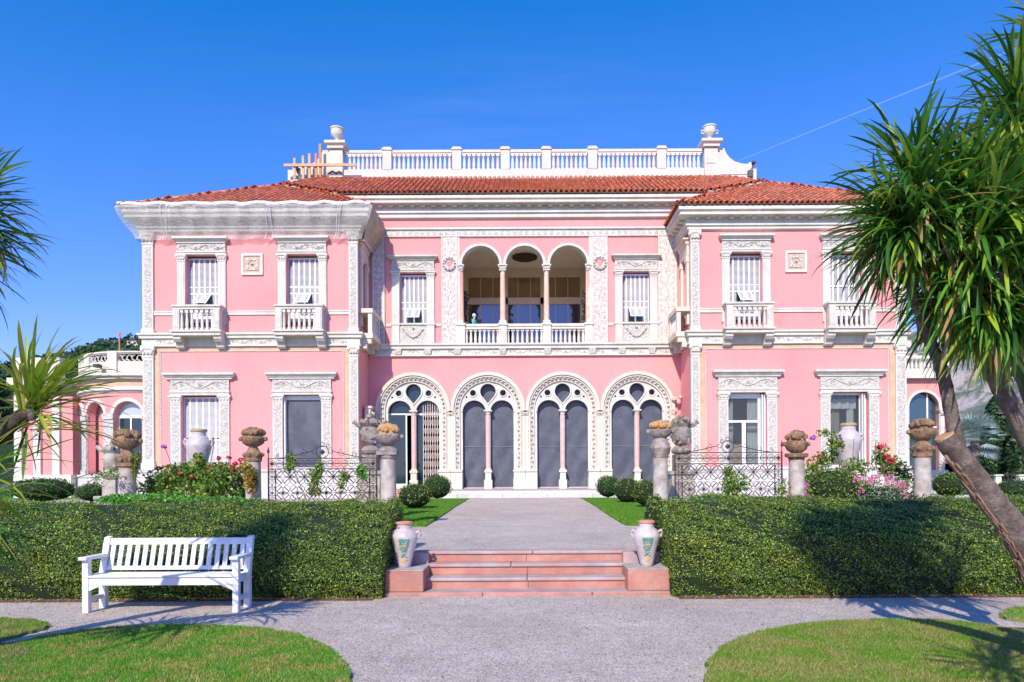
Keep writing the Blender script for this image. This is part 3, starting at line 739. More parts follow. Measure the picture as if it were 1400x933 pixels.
# belt and cornices of the main block
bt = MB(); pth = [(-7.3, YM), (7.3, YM)]
sweep(bt, [(0, zm(470.5)), (.26, zm(470.5)), (.26, zm(472.5)), (.18, zm(474)), (.18, zm(477)), (.08, zm(477.5)), (.08, zm(485)), (.13, zm(485.5)), (.13, zm(487)), (0, zm(487))], pth); vp(bt, 'belt_course', WHITE)
rl = MB(); rl.fr = FR
brk = (-204, -165, -110, -91, -32, 32, 92, 113, 138, 167, 204)
for a, b in zip(brk, brk[1:]):
    if b - a > 15: scrolls(rl, cm(a + 5), cm(b - 5), zm(481.2), .26, .09)
for a in (-173, -132, -92, -30.5, 31, 92, 132, 173): rl.taper(cm(a - 5), cm(a + 5), -.2, 0, zm(485), zm(477), -.04, 0)
rl.obj('belt_carving', CARVED, villa)
Z = lambda v: v + EYE
cn = MB()
sweep(cn, [(0, Z(13.2)), (.58, Z(13.0)), (.60, Z(12.98)), (.60, Z(12.86)), (.5, Z(12.83)), (.5, Z(12.79)), (.55, Z(12.78)), (.55, Z(12.68)), (.18, Z(12.65)), (.18, Z(12.50)), (.22, Z(12.49)), (.22, Z(12.33)), (.14, Z(12.31)), (.14, Z(12.13)), (.05, Z(12.09)), (0, Z(12.07))], [(-8.9, YM), (8.9, YM)])
cobj = vp(cn, 'cornice', WHITE)
md = MB()
for k in range(30): x = -7.2 + k * 14.4 / 29; md.box(x - .1, x + .1, YM - .38, YM - .18, Z(12.57), Z(12.66))
md.obj('modillions', CREAM, cobj)
ur = MB(); ur.box(-10, 10, YM, YM + .3, zm(300), Z(13.3)); vp(ur, 'eaves_wall', WHITE)
bd = MB(); bd.box(-7.28, 7.28, YM - .06, YM, zm(323.5), zm(312)); bd.box(-7.28, 7.28, YM - .14, YM, zm(314.5), zm(312)); vp(bd, 'frieze_band', WHITE)
MOS = mat('inlaid_mosaic', (0.80, 0.60, 0.54), (0.80, 0.75, 0.69), 6, 0.8, 0.3, 30, 0.15, voro=5.0, vamt=0.2, bdist=.02)
ml = MB()
x = -7.2
while x < 7.2:
    ml.box(x, x + .17, YM - .075, YM - .05, zm(321.5), zm(316)); x += .29
ml.obj('mosaic_blocks', CARVED, villa)
rp = MB(); rp.fr = FR; rope(rp, [(-7.2, zm(323.8), .06), (7.2, zm(323.8), .06)], .05, .11); rp.obj('rope_moulding', WHITE, villa)
# ornate vertical strips with inlay and vine relief
for a, b, med in ((-113.5, -92, 1), (92, 113.5, 1), (-208, -191, 0), (182, 208, 0)):
    st = MB(); st.box(cm(a), cm(b), YM - .05, YM, zm(470.5), zm(323.5)); st.box(cm(a), cm(a) + .05, YM - .08, YM, zm(470.5), zm(323.5)); st.box(cm(b) - .05, cm(b), YM - .08, YM, zm(470.5), zm(323.5))
    o = vp(st, 'inlaid_strip', MOS)
    v = MB(); v.fr = FR
    mid = (cm(a) + cm(b)) / 2
    if med:
        vscroll(v, mid, .26, zm(349), zm(326), .07); vscroll(v, mid, .26, zm(466), zm(372), .07)
        v.plate([circ(mid, zm(361), 9.5 * KM, 20), circ(mid, zm(361), 6 * KM, 20)], -.12, -.04)
        for k in range(12): v.octa((mid + 8 * KM * math.cos(k * PI / 6), -.13, zm(361) + 8 * KM * math.sin(k * PI / 6)), .06)
    else: vscroll(v, mid, .26, zm(466), zm(328), .07)
    v.obj('vine_relief', CARVED, o)
    if med:
        v = MB(); v.lathe([(.02, -.24), (.08, -.1), (.15, .06), (.16, .14), (.08, .18)], (mid, YM - .06, zm(361)), 8, sy=.25); v.obj('pink_shield', PINK, o)
    bl = MB()
    z = zm(468)
    while z < zm(328):
        for q in (cm(a) + .09, cm(b) - .22): bl.box(q, q + .13, YM - .056, YM - .04, z, z + .13)
        z += .27
    bl.obj('inlay_blocks', CARVED, o)
# main upper windows
def build_mid(atp):
    hw_, jo, ch = 18.75 * KM, 29 * KM, 34 * KM
    z = lambda y: zm(y) - atp[2]
    a, b = surround_mesh(hw_, jo, ch, z(350.5), z(356.5), z(368.5), z(372), z(372), z(379), z(442), True)
    root = vp(a, 'window', STAIN, atp=atp); sub(b, 'frieze', CARVED, root, atp)
    for s in (-1, 1):
        j = MB(); x0, x1 = sorted((s * hw_, s * jo)); j.box(x0, x1, -.09, 0, z(442), z(379)); capital(j, x0, x1, .09, z(379), z(371)); sub(j, 'jamb', WHITE, root, atp)
        j = MB(); j.box(x0 - .04, x1 + .04, -.16, 0, z(444.5), z(441.8)); j.box(x0 - .0, x1 + .0, -.13, 0, z(470.5), z(444.5)); j.box(x0 + .06, x1 - .06, -.145, -.1, z(467), z(448)); sub(j, 'pedestal', WHITE, root, atp)
    j = MB(); j.box(-hw_, hw_, -.12, 0.3, z(444), z(441.8)); sub(j, 'sill', WHITE, root, atp)
    j = MB(); j.box(-hw_ + .0, hw_ - .0, -.06, 0, z(470.5), z(444))
    pts = [(-.45 + .9 * i / 12, -.09, z(450) - .38 * math.sin(PI * i / 12)) for i in range(13)]; j.tube(pts, .035, 5)
    for p in pts[::2]: j.octa((p[0], -.1, p[2] - .02), .06)
    j.octa((0, -.1, z(449)), .07); sub(j, 'swag_panel', CARVED, root, atp)
    g = MB(); g.box(-hw_, hw_, .34, .36, z(442), z(374)); sub(g, 'pane', GLASS, root, atp)
    return root
WPROTO['mid'] = {'build': build_mid}
for s in (-1, 1):
    x = cm(s * 152.3); r = window_part('mid', (x, YM, zm(442))); WL[r.name] = Vector((x, YM, zm(442)))
    add_shutters(r, (x, YM), 18.75 * KM, zm(442), zm(374), .24, True)
st = MB()
for a, b in ((-190, -182), (-121, -114), (114, 121), (181, 184)): st.box(cm(a), cm(b), YM - .05, YM, zm(446), zm(442))
vp(st, 'string_course', WHITE)

# ================= loggia
lg = MB(); z0, z1 = EYE + 6.17, EYE + 11.25; a, b = cm(-93), cm(93)
fl = MB(); fl.box(a, b, YM + .45, 37, z0 - .2, z0); vp(fl, 'loggia_floor', MARBLE_W)
lg.box(a - .2, a, YM + .45, 37, z0, z1); vp(lg, 'loggia_wall', ROOM); lg = MB(); lg.box(b, b + .2, YM + .45, 37, z0, z1); vp(lg, 'loggia_wall', ROOM)
cl = MB(); cl.box(a, b, YM + .45, 37, z1, z1 + .2); vp(cl, 'loggia_ceiling', ROOMC)
fx = lambda px: px / F * 37.0
bw = MB()
gx = [(-75.5, -60.5), (-59.5, -43.5), (-42.5, -26.5)]
def zl(y): return EYE + (HY - y) / F * 37.0
hol = [rect(fx(-76.5), fx(76.5), zl(407), zl(379)), rect(fx(-76.5), fx(76.5), zl(476), zl(416))]
bw.plate([rect(a, b, z0, z1)] + hol, 37.0, 37.2); bo = vp(bw, 'loggia_back_wall', ROOM)
gl = MB(); gl.box(fx(-77), fx(77), 37.1, 37.12, zl(407), zl(379)); gl.obj('ochre_pane', OCHRE, bo)
for k in range(3):
    gl = MB(); q0 = fx(-77 + k * 51.4); q1 = fx(-77 + (k + 1) * 51.4) - .02; gl.box(q0, q1, 37.1, 37.12, zl(476), zl(416)); gl.obj('glass_panel', MIRROR, bo)
mu = MB()
for k in range(1, 9):
    if k % 3 == 0: mu.box(fx(-77 + k * 17.1) - .14, fx(-77 + k * 17.1) + .14, 37.0, 37.09, zl(476), zl(379)); continue
    q = fx(-77 + k * 17.1); mu.box(q - .018, q + .018, 37.05, 37.09, zl(476), zl(379))
mu.obj('mullions', ROOM, bo)
# loggia lamp
lp = MB(); lp.lathe([(.05, .05), (.55, .04), (.66, 0), (.5, -.07), (.2, -.1), (.02, -.14)], (cm(.5) * 35.1 / YM, 35.1, EYE + 11.17), 20)
lo = lp.obj('hanging_lamp', mat('bronze', (.04, .025, .015), rough=.6), smooth=True); tag(lo, 'round dark bronze lamp hanging under the loggia ceiling behind the middle arch', 'lamp')
# archivolts, columns, balustrade
for c in (-60, 0, 60):
    m = MB(); m.fr = FR; m.plate([band(cm(c), (LR - .2) * KM, (LR + 3.6) * KM, zm(362.5), zm(363.5))], -.06, 0); m.plate([band(cm(c), (LR - .2) * KM, (LR + 1.2) * KM, zm(362.5), zm(363.5))], -.10, .42)
    vp(m, 'archivolt', WHITE)
for c in (-87.3, -30, 30, 87.3):
    h = 4.2 if abs(c) < 50 else 2.6
    m = MB(); m.fr = FR; yc = .0
    capital(m, cm(c - h), cm(c + h), .02, zm(370), zm(362)); m.box(cm(c - h - .5), cm(c + h + .5), -.12, .42, zm(363.5), zm(361.5)); m.box(cm(c - h), cm(c + h), .0, .3, zm(370), zm(362))
    m.box(cm(c - h - .6), cm(c + h + .6), -.10, .32, zm(442), zm(438.5))
    o = vp(m, 'loggia_column', WHITE)
    s_ = MB(); s_.lathe([(3.9 * KM, 0), (3.7 * KM, (442 - 372) * KM * .5), (3.3 * KM, (440 - 369) * KM)], (cm(c), YM + .12, zm(440)), 16); s_.obj('shaft', OMARB, o, smooth=True)
    pd = MB(); pd.fr = FR; pd.box(cm(c - 5.4), cm(c + 5.4), -.10, .3, zm(470.5), zm(442)); pd.box(cm(c - 6.4), cm(c + 6.4), -.15, .35, zm(445), zm(442.5)); pd.box(cm(c - 3.6), cm(c + 3.6), -.12, -.1, zm(467), zm(448)); pd.obj('pedestal', WHITE, o)
m = MB()
for q in (-90.6, 90.6): m.box(cm(q - 2.2), cm(q + 2.2), YM - .04, YM + .02, zm(470), zm(323.6))
vp(m, 'loggia_edge_strip', WHITE)
m = MB(); m.fr = FR; m.box(cm(-86), cm(86), -.06, .28, zm(446.5), zm(443)); m.box(cm(-86), cm(86), -.02, .24, zm(450), zm(446.5)); m.box(cm(-86), cm(86), -.04, .26, zm(471), zm(469.5))
lb = vp(m, 'loggia_balustrade', WHITE)
LBAL = baluster_mesh((469.5 - 450) * KM, .074)
for c0, c1 in ((-81, -36), (-24, 24), (36, 81)):
    for k in range(8):
        meshobj('baluster', LBAL, lb, (cm(c0 + 1 + (c1 - c0 - 2) * k / 7), YM + .11, zm(469.5)))

# ================= ground-floor arches
for ia, ac in enumerate(ARC):
    x = cm(ac); zs = zm(560)
    m = MB(); m.fr = FR
    m.plate([band(x, 38.6 * KM, 40.5 * KM, zs, zm(642), n=32)], -.04, 0.12)
    m.plate([band(x, 44 * KM, 45.2 * KM, zs, zm(642), n=32)], -.15, 0)
    m.plate([band(x, 46.4 * KM, 50.8 * KM, zs, zm(562), n=32)], -.20, 0)
    m.plate([band(x, 45.2 * KM, 46.4 * KM, zs, zm(642), n=32)], -.10, 0)
    root = vp(m, 'arched_doorway', CREAM)
    m = MB(); m.fr = FR; m.plate([band(x, 40.5 * KM, 44.0 * KM, zs, zm(642), n=32)], -.07, 0)
    for k in range(22):
        a = PI * (k + .5) / 22; rr = 42.3 * KM; m.octa((x + rr * math.cos(a), -.10, zs + rr * math.sin(a)), .075)
    for s in (-1, 1):
        for k in range(13): m.octa((x + s * 42.3 * KM + (.03 if k % 2 else -.03), -.10, zm(640) + .21 * (k + .4)), .065)
    m.obj('leaf_band', CARVED, root)
    for s in (-1, 1):
        p = MB(); p.fr = FR; q0, q1 = sorted((x + s * 35 * KM, x + s * 50.8 * KM))
        p.box(q0 - .02, q1 + .0, -.24, .3, zm(668.5), zm(654)); p.box(q0, q1, -.2, .3, zm(654), zm(645)); p.box(q0 - .03, q1 + .0, -.25, .3, zm(645), zm(642))
        p.obj('pier_base', CREAM, root)
        p = MB(); p.fr = FR; q0, q1 = sorted((x + s * 46.6 * KM, x + s * 50.9 * KM))
        p.box(q0, q1, -.08, 0, zm(642), zm(568)); capital(p, q0, q1, .1, zm(568), zm(561.5)); p.obj('pier_capital', CREAM, root)
    # tracery
    lr = 15.9 * KM; tx = 19.0 * KM
    hl = [archloop(x - tx, lr, zm(563), zm(667.8), 18), archloop(x + tx, lr, zm(563), zm(667.8), 18)]
    rr = 10.6 * KM; oz = zm(535)
    tear = [(x, zm(551.5))] + [(x + rr * math.cos(a), oz + rr * math.sin(a)) for a in [math.radians(-38 + i * (256) / 22) for i in range(23)]]
    hl.append(tear)
    for s in (-1, 1):
        hl.append(circ(x + s * 20.5 * KM, zm(537), 4.2 * KM, 12)); hl.append([(x + s * 27.3 * KM, zm(543.5)), (x + s * 31.2 * KM, zm(544)), (x + s * 29.6 * KM, zm(540))][::s])
    m = MB(); m.fr = FR; m.plate([archloop(x, 38.9 * KM, zm(560), zm(668), 32)] + hl, .06, .26)
    m.obj('tracery', WHITE, root)
    m = MB(); m.fr = FR
    for s in (-1, 1): m.plate([band(x + s * tx, lr, lr + 1.7 * KM, zm(563), zm(563))], .01, .07); m.plate([circ(x + s * 20.5 * KM, zm(537), 5.7 * KM, 14), circ(x + s * 20.5 * KM, zm(537), 4.2 * KM, 14)], .02, .07)
    m.plate([[(x + (p[0] - x) * 1.17, oz + (p[1] - oz) * 1.13) for p in tear], tear], .005, .07)
    m.obj('tracery_moulding', WHITE, root)
    # mullion column
    m = MB(); m.box(x - 5.5 * KM, x + 5.5 * KM, YM - .12, YM + .26, zm(668.5), zm(656)); m.box(x - 4 * KM, x + 4 * KM, YM - .08, YM + .22, zm(656), zm(646)); m.box(x - 5.2 * KM, x + 5.2 * KM, YM - .12, YM + .26, zm(646), zm(643)); m.lathe([(.16, 0), (.14, .06), (.10, .1)], (x, YM + .08, zm(643)), 12)
    m.obj('column_base', CREAM, root); m = MB()
    m.lathe([(.10, 0), (.12, .02), (.11, .05), (.17, .14)], (x, YM + .08, zm(567)), 12); m.box(x - .19, x + .19, YM - .1, YM + .26, zm(562.5), zm(560.7))
    m.obj('column_capital', CREAM, root)
    m = MB(); m.lathe([(.105, 0), (.098, 1.4), (.092, (643 - 566) * KM)], (x, YM + .08, zm(643)), 14); m.obj('column_shaft', PMARB, root, smooth=True)
    if ia > 0:
        for s in (-1, 1):
            m = MB(); V = []; I, J = 14, 24; sd = R.uniform(0, 6)
            x0, x1 = x + s * tx - lr - .05, x + s * tx + lr + .05
            for i in range(I + 1):
                for j in range(J + 1):
                    t, u = i / I, j / J; zz = zm(667) + (zm(546) - zm(667)) * u
                    V.append((x0 + (x1 - x0) * t, YM + .36 + .035 * math.sin(t * 7 + sd + u * 5) * (1 - u) ** 1.5 + .02 * math.sin(u * 17 - t * 9 + sd) * (1 - u), zz))
            m.add(V, [(i * (J + 1) + j, (i + 1) * (J + 1) + j, (i + 1) * (J + 1) + j + 1, i * (J + 1) + j + 1) for i in range(I) for j in range(J)])
            m.obj('screen', SCREEN, root, smooth=True)
            m = MB(); m.box(x0, x1, YM + .325, YM + .335, zm(610.4), zm(610)); m.box(x0, x1, YM + .30, YM + .34, zm(667.5), zm(666)); m.obj('screen_seam', mat('seam', (.28, .30, .34), rough=.7), root)
        m = MB(); m.box(x - .45, x + .45, YM + .40, YM + .42, zm(556), zm(522)); m.box(x - 1.1, x + 1.1, YM + .41, YM + .43, zm(544), zm(530)); m.obj('upper_pane', SCREEN, root)
        m = MB(); m.box(x - 1.25, x + 1.25, YM + .0, YM + .4, zm(668.6), zm(667)); m.obj('threshold', PMARB, root)
    else:
        m = MB(); m.box(x - 1.3, x + 1.3, YM + .30, YM + .36, zm(566.5), zm(564)); m.box(x - 1.22, x - 1.16, YM + .30, YM + .36, zm(664), zm(566)); m.box(x - .40, x - .34, YM + .18, YM + .24, zm(664), zm(566))
        m.box(x - 1.22, x - .34, YM + .24, YM + .3, zm(664), zm(661)); m.obj('door_frame', SHUT, root)
        m = MB(); m.box(x - 1.2, x + 1.2, YM + .33, YM + .34, zm(564), zm(522)); m.box(x + .08, x + .4, YM + .33, YM + .34, zm(660), zm(566)); m.box(x - 1.16, x - .4, YM + .26, YM + .27, zm(661), zm(566)); m.obj('pane', GLASS, root)
        m = MB(); gx0, gx1 = x + 12.5 * KM, x + 35 * KM
        for k in range(8):
            q = gx0 + (gx1 - gx0) * k / 7; m.box(q - .013, q + .013, YM + .20, YM + .235, zm(664), zm(549 if 1 < k < 6 else 553))
        nz = 9
        for k in range(7):
            q0 = gx0 + (gx1 - gx0) * k / 7; q1 = gx0 + (gx1 - gx0) * (k + 1) / 7
            for j in range(nz):
                za = zm(662) + (zm(560) - zm(662)) * j / nz; zb = zm(662) + (zm(560) - zm(662)) * (j + 1) / nz
                m.tube([(q0, YM + .19, za), (q1, YM + .19, zb)], .007, 4); m.tube([(q0, YM + .245, zb), (q1, YM + .245, za)], .007, 4)
        m.obj('folding_gate', mat('brass_gate', (.62, .46, .34), (.80, .74, .70), 3, .5), root)
        m = MB(); m.box(x - 1.25, x + 1.25, YM + .0, YM + .4, zm(668.6), zm(664)); m.obj('threshold', MARBLE_W, root)
# interior of the hall behind the arches
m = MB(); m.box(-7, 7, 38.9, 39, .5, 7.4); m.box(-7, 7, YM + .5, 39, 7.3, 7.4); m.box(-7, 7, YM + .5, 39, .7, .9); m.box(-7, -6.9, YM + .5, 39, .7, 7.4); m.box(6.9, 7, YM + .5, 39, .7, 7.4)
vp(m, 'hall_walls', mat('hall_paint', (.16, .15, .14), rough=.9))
# terrace platform and steps
m = MB(); m.box(-4.7, 4.7, 29.9, YM + .0, .3, .885); vp(m, 'door_terrace', MARBLE_W, bevel=.02)
for k, y in enumerate((29.55,)):
    m = MB()
    for i in range(5): m.box(-4.9 + i * 1.96, -4.9 + (i + 1) * 1.96 - .012, y, 29.9, .3, .74)
    vp(m, 'terrace_step', MARBLE_W, bevel=.015)

PAV = mat('terrace_paving', (.36, .33, .345), (.46, .43, .44), 2.5, .6, spec=.3)
for i in range(6): m = MB(); m.box(-4.72 + i * 1.574, -4.72 + (i + 1) * 1.574 - .01, 29.88, YM - .02, .885, .905); vp(m, 'paving_slab', PAV)
# ================= roofs
def tiles(name, parent, org, ud, vd, poly, pitch=.25, row=.36, lift=True, seed=1):
    """barrel tiles over polygon poly given in (u,v); org 3D, ud, vd unit vectors; rows of cover tiles and pans"""
    rr = random.Random(seed); org = Vector(org); ud = Vector(ud).normalized(); vd = Vector(vd).normalized(); nn = ud.cross(vd).normalized()
    if nn.z < 0: nn = -nn
    us = [p[0] for p in poly]; vs_ = [p[1] for p in poly]
    V = []; Fc = []; V2 = []; F2 = []
    nu = int((max(us) - min(us)) / pitch); nv = int((max(vs_) - min(vs_)) / row) + 1
    def inside(u, v):
        r = False; j = len(poly) - 1
        for i in range(len(poly)):
            (xi, yi), (xj, yj) = poly[i], poly[j]
            if (yi > v) != (yj > v) and u < (xj - xi) * (v - yi) / (yj - yi) + xi: r = not r
            j = i
        return r
    A = [i * PI / 6 for i in range(7)]
    for i in range(nu + 1):
        u = min(us) + (i + .5) * pitch
        for j in range(nv):
            v = min(vs_) + j * row
            if not inside(u, v + row * .3) : continue
            du = rr.uniform(-.012, .012); dv = rr.uniform(-.02, .02) if j else rr.uniform(-.015, .01); dh = rr.uniform(0, .012)
            r0, r1 = .088, .070; ext = row + .05
            b = len(V)
            for (vv, rad, h) in ((v + dv, r0, .055 + dh), (v + dv + ext, r1, .035 + dh)):
                for a in A: V.append(tuple(org + ud * (u + du + rad * math.cos(a)) + vd * vv + nn * (h + rad * math.sin(a) * .95)))
            for k in range(6): Fc.append((b + k, b + k + 1, b + 8 + k, b + 7 + k))
            # inner lip (thickness) at the lower end
            b2 = len(V)
            for a in A: V.append(tuple(org + ud * (u + du + (r0 - .018) * math.cos(a)) + vd * (v + dv) + nn * (.055 + dh + (r0 - .018) * math.sin(a) * .95)))
            for k in range(6): Fc.append((b + k, b + k + 1, b2 + k + 1, b2 + k))
            b = len(V2)
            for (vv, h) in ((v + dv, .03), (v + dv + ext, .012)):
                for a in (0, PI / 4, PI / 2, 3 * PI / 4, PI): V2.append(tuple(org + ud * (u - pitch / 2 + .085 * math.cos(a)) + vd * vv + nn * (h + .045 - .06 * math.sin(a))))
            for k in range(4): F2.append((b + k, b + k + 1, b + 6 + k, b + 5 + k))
    # base board under the tiles
    bb = MB(); P3 = [org + ud * p[0] + vd * (p[1] if p[1] > .01 else .14) - nn * .01 for p in poly]
    bb.add([tuple(p) for p in P3] + [tuple(p - nn * .05) for p in P3], [tuple(range(len(P3))), tuple(reversed(range(len(P3), 2 * len(P3))))] + [(i, (i + 1) % len(P3), (i + 1) % len(P3) + len(P3), i + len(P3)) for i in range(len(P3))])
    ro = bb.obj('roof', WHITE, parent)
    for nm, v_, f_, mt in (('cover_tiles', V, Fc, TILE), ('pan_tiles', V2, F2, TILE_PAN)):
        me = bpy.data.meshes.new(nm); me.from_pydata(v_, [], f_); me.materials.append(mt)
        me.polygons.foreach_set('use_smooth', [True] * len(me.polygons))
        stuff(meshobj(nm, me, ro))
    return ro
def ridge(p0, p1, parent, pitch=.38):
    p0, p1 = Vector(p0), Vector(p1); L = (p1 - p0).length; n = int(L / pitch); t = (p1 - p0).normalized(); sd = t.cross(Vector((0, 0, 1))).normalized(); up = sd.cross(t).normalized()
    V = []; Fc = []
    for i in range(n):
        for q, rad, h in ((0, .10, .045), (pitch + .05, .085, .035)):
            for k in range(7):
                a = PI * k / 6; V.append(tuple(p0 + t * (i * pitch + q) + sd * rad * math.cos(a) + up * (h + rad * math.sin(a))))
        b = i * 14
        for k in range(6): Fc.append((b + k, b + k + 1, b + 8 + k, b + 7 + k))
    me = bpy.data.meshes.new('ridge_tiles'); me.from_pydata(V, [], Fc); me.materials.append(TILE); me.polygons.foreach_set('use_smooth', [True] * len(me.polygons))
    stuff(meshobj('ridge_tiles', me, parent))
SL = .59; cs = 1 / math.hypot(1, SL)
zeW = EYE + 11.66; OH = .68
for s in (-1, 1):
    xo, xi = 520.5 * KW + OH, 226.5 * KW - OH; xm = (xo + xi) / 2; hwid = (xo - xi) / 2; ye = YW - OH
    zr = zeW + SL * hwid; Lr = hwid / cs
    ro = tiles('roof', villa, (s * xm, ye, zeW), (1, 0, 0), (0, cs, SL * cs), [(-hwid, 0), (hwid, 0), (0, Lr)], seed=3 + s)
    tiles('roof', villa, (s * xo, ye, zeW), (0, 1, 0), (-s * cs, 0, SL * cs), [(0, 0), (16, 0), (16, Lr), (hwid, Lr)], seed=5 + s)
    ylim = 6.0
    tiles('roof', villa, (s * xi, ye, zeW), (0, 1, 0), (s * cs, 0, SL * cs), [(0, 0), (3.0, 0), (3.0 + 4.2, Lr), (hwid, Lr)], seed=8 + s)
    ridge((s * xo, ye, zeW + .02), (s * xm, ye + hwid, zr + .02), ro); ridge((s * xi, ye, zeW + .02), (s * xm, ye + hwid, zr + .02), ro)
    ridge((s * xm, ye + hwid, zr + .02), (s * xm, ye + hwid + 8, zr + .02), ro)
zeM = EYE + 13.06; yeM = YM - OH; Lm = (35.7 - yeM) / cs
xv = 8.6
tiles('roof', villa, (0, yeM, zeM), (1, 0, 0), (0, cs, SL * cs), [(-xv, 0), (xv, 0), (11.9, (34.0 - yeM) / cs), (10.9, Lm), (-10.9, Lm), (-11.9, (34.0 - yeM) / cs)], seed=20)
# grey strips standing in for the shaded gap at the main eave ends
m = MB()
for s in (-1, 1): m.box(*sorted((s * 8.3, s * 9.3)), yeM + .1, YM + 1, zeM - .12, zeM - .05)
vp(m, 'eave_gap_shade', mat('gap_grey', (.25, .26, .28), rough=.8))
# ================= attic and roof balustrade
YA = 36.2; ka = YA / F
def ax(px): return (px - 718) * ka
def az(y): return EYE + (HY - y) * ka
m = MB(); m.box(ax(470), ax(966), YA - .15, YA + .25, az(252), az(233)); m.box(ax(470), ax(966), YA + .25, YA + 9, az(252), az(244))
at_ = vp(m, 'attic_parapet', WHITE)
m = MB(); m.box(ax(474), ax(962), YA - .13, YA + .13, az(209.5), az(206)); m.box(ax(474), ax(962), YA - .09, YA + .09, az(211.5), az(209.5)); rb = vp(m, 'roof_balustrade', WHITE)
posts = [532, 627, 693, 749, 812, 906]
for px in posts:
    m = MB(); wd = 7.0; m.box(ax(px - wd + 1), ax(px + wd - 1), YA - .17, YA + .17, az(233), az(207)); m.box(ax(px - wd), ax(px + wd), YA - .22, YA + .22, az(206.5), az(204.5)); m.box(ax(px - wd + 1.4), ax(px + wd - 1.4), YA - .2, YA + .2, az(204.5), az(202.6))
    m.obj('post', WHITE, rb)
AB = baluster_mesh((233 - 211.5) * ka, .092)
segs = [476] + posts + [962]
for a, b in zip(segs, segs[1:]):
    a0 = a + (7 if a in posts else 2); b0 = b - (7 if b in posts else 2); n = max(3, int(round((b0 - a0) / 6.2)))
    for k in range(n): meshobj('baluster', AB, rb, (ax(a0 + (b0 - a0) * (k + .5) / n), YA, az(233)))
for s, px in ((-1, 463.5), (1, 972.5)):
    m = MB(); m.box(ax(px - 9), ax(px + 9), YA - .3, YA + .4, az(254), az(207)); m.box(ax(px - 6.5), ax(px + 6.5), YA - .33, YA - .3, az(228), az(211))
    m.box(ax(px - 11), ax(px + 11), YA - .42, YA + .5, az(206), az(203)); m.box(ax(px - 14), ax(px + 14), YA - .55, YA + .6, az(200.5), az(197)); m.taper(ax(px - 11), ax(px + 11), YA - .42, YA + .5, az(203), az(200.5), 0, .1)
    m.taper(ax(px - 13), ax(px + 13), YA - .5, YA + .55, az(197), az(192.5), 0, -.30)
    # scrolled side wing stepping down
    X = lambda q: ax(px) + s * q * ka
    lp = [(X(9), az(254)), (X(9), az(206)), (X(19), az(206)), (X(21), az(212)), (X(26), az(219)), (X(33), az(224)), (X(42), az(227)), (X(52), az(228)), (X(52), az(225.5)), (X(60), az(225.5)), (X(60), az(254))]
    m.plate([lp], YA - .15, YA + .2); m.plate([[(X(14), az(242)), (X(14), az(232)), (X(50), az(232)), (X(50), az(242))]], YA - .18, YA - .14)
    m.box(*sorted((X(60), X(67 if s < 0 else 63))), YA - .1, YA + 3, az(254), az(232))
    o = vp(m, 'corner_pier', WHITE)
    u = MB(); u.lathe([(.10, 0), (.16, .04), (.10, .10), (.12, .14), (.30, .26), (.33, .36), (.33, .60), (.37, .62), (.37, .68), (.30, .70)], (ax(px + (0 if s < 0 else 0)), YA, az(192.5)), 20)
    if s > 0:
        for q in (-1, 1): u.tube([(ax(px) + q * .30, YA, az(192.5) + .5), (ax(px) + q * .48, YA, az(192.5) + .46), (ax(px) + q * .42, YA, az(192.5) + .34), (ax(px) + q * .28, YA, az(192.5) + .3)], .04, 6)
    uo = u.obj('stone_urn', WHITE, smooth=True)
    tag(uo, 'white round urn on the left roof pier, above the wooden rails' if s < 0 else 'white urn with side handles on the right roof pier, beside the scroll', 'urn')
# floodlight on each end of the parapet
for s, px, y in ((1, 1031, 228), (-1, 411, 233)):
    m = MB(); c = (ax(px) - .02, YA - .3, az(y)); m.tube([(c[0], YA - .1, c[2]), (c[0] - s * .06, YA - .35, c[2] - .2), (c[0] - s * .2, YA - .3, c[2] - .42)], .035, 5)
    m.box(c[0] - s * .2 - .13, c[0] - s * .2 + .13, YA - .4, YA - .22, c[2] - .75, c[2] - .42); m.box(c[0] - .09, c[0] + .09, YA - .4, YA - .15, c[2], c[2] + .09)
    o = m.obj('floodlight', mat('lamp_housing', (.10, .11, .13), rough=.5)); tag(o, 'small dark floodlight on the %s end of the roof parapet' % ('right' if s > 0 else 'left'), 'floodlight')
# ================================================================== ANNEXES
def zy(y, Y): return EYE + (HY - y) / F * Y
an = empty('bow_fronted_pavilion', (-18.2, 34, .5), 'low pink pavilion with curved front and white openwork parapet at the villa\'s left end', 'pavilion')
cxb, cyb, RB = (174 - 718) / F * 32.0, 36.0, 4.0
th0, th1 = math.radians(-84), math.radians(30)
def zc_(y): return zy(y, 32.6)
def bow(mb, r, zz0, zz1, t0=th0, t1=th1, n=40, thick=.2):
    vs = []; fs = []
    for i in range(n + 1):
        t = t0 + (t1 - t0) * i / n
        for rr in (r, r - thick):
            for z in (zz0, zz1): vs.append((cxb + rr * math.sin(t), cyb - rr * math.cos(t), z))
    for i in range(n):
        a = i * 4; b = a + 4
        fs += [(a, b, b + 1, a + 1), (a + 2, a + 3, b + 3, b + 2), (a + 1, b + 1, b + 3, a + 3), (a, a + 2, b + 2, b)]
    fs += [(0, 1, 3, 2), (n * 4, n * 4 + 2, n * 4 + 3, n * 4 + 1)]
    mb.add(vs, fs)
bays = [(-53, .70, 1), (-26, .70, 0), (0.5, .70, 1)]
bw_ = math.radians(9.6)     # half angle of each arch
zs, zb, zt = zc_(567), zc_(646), zc_(536)
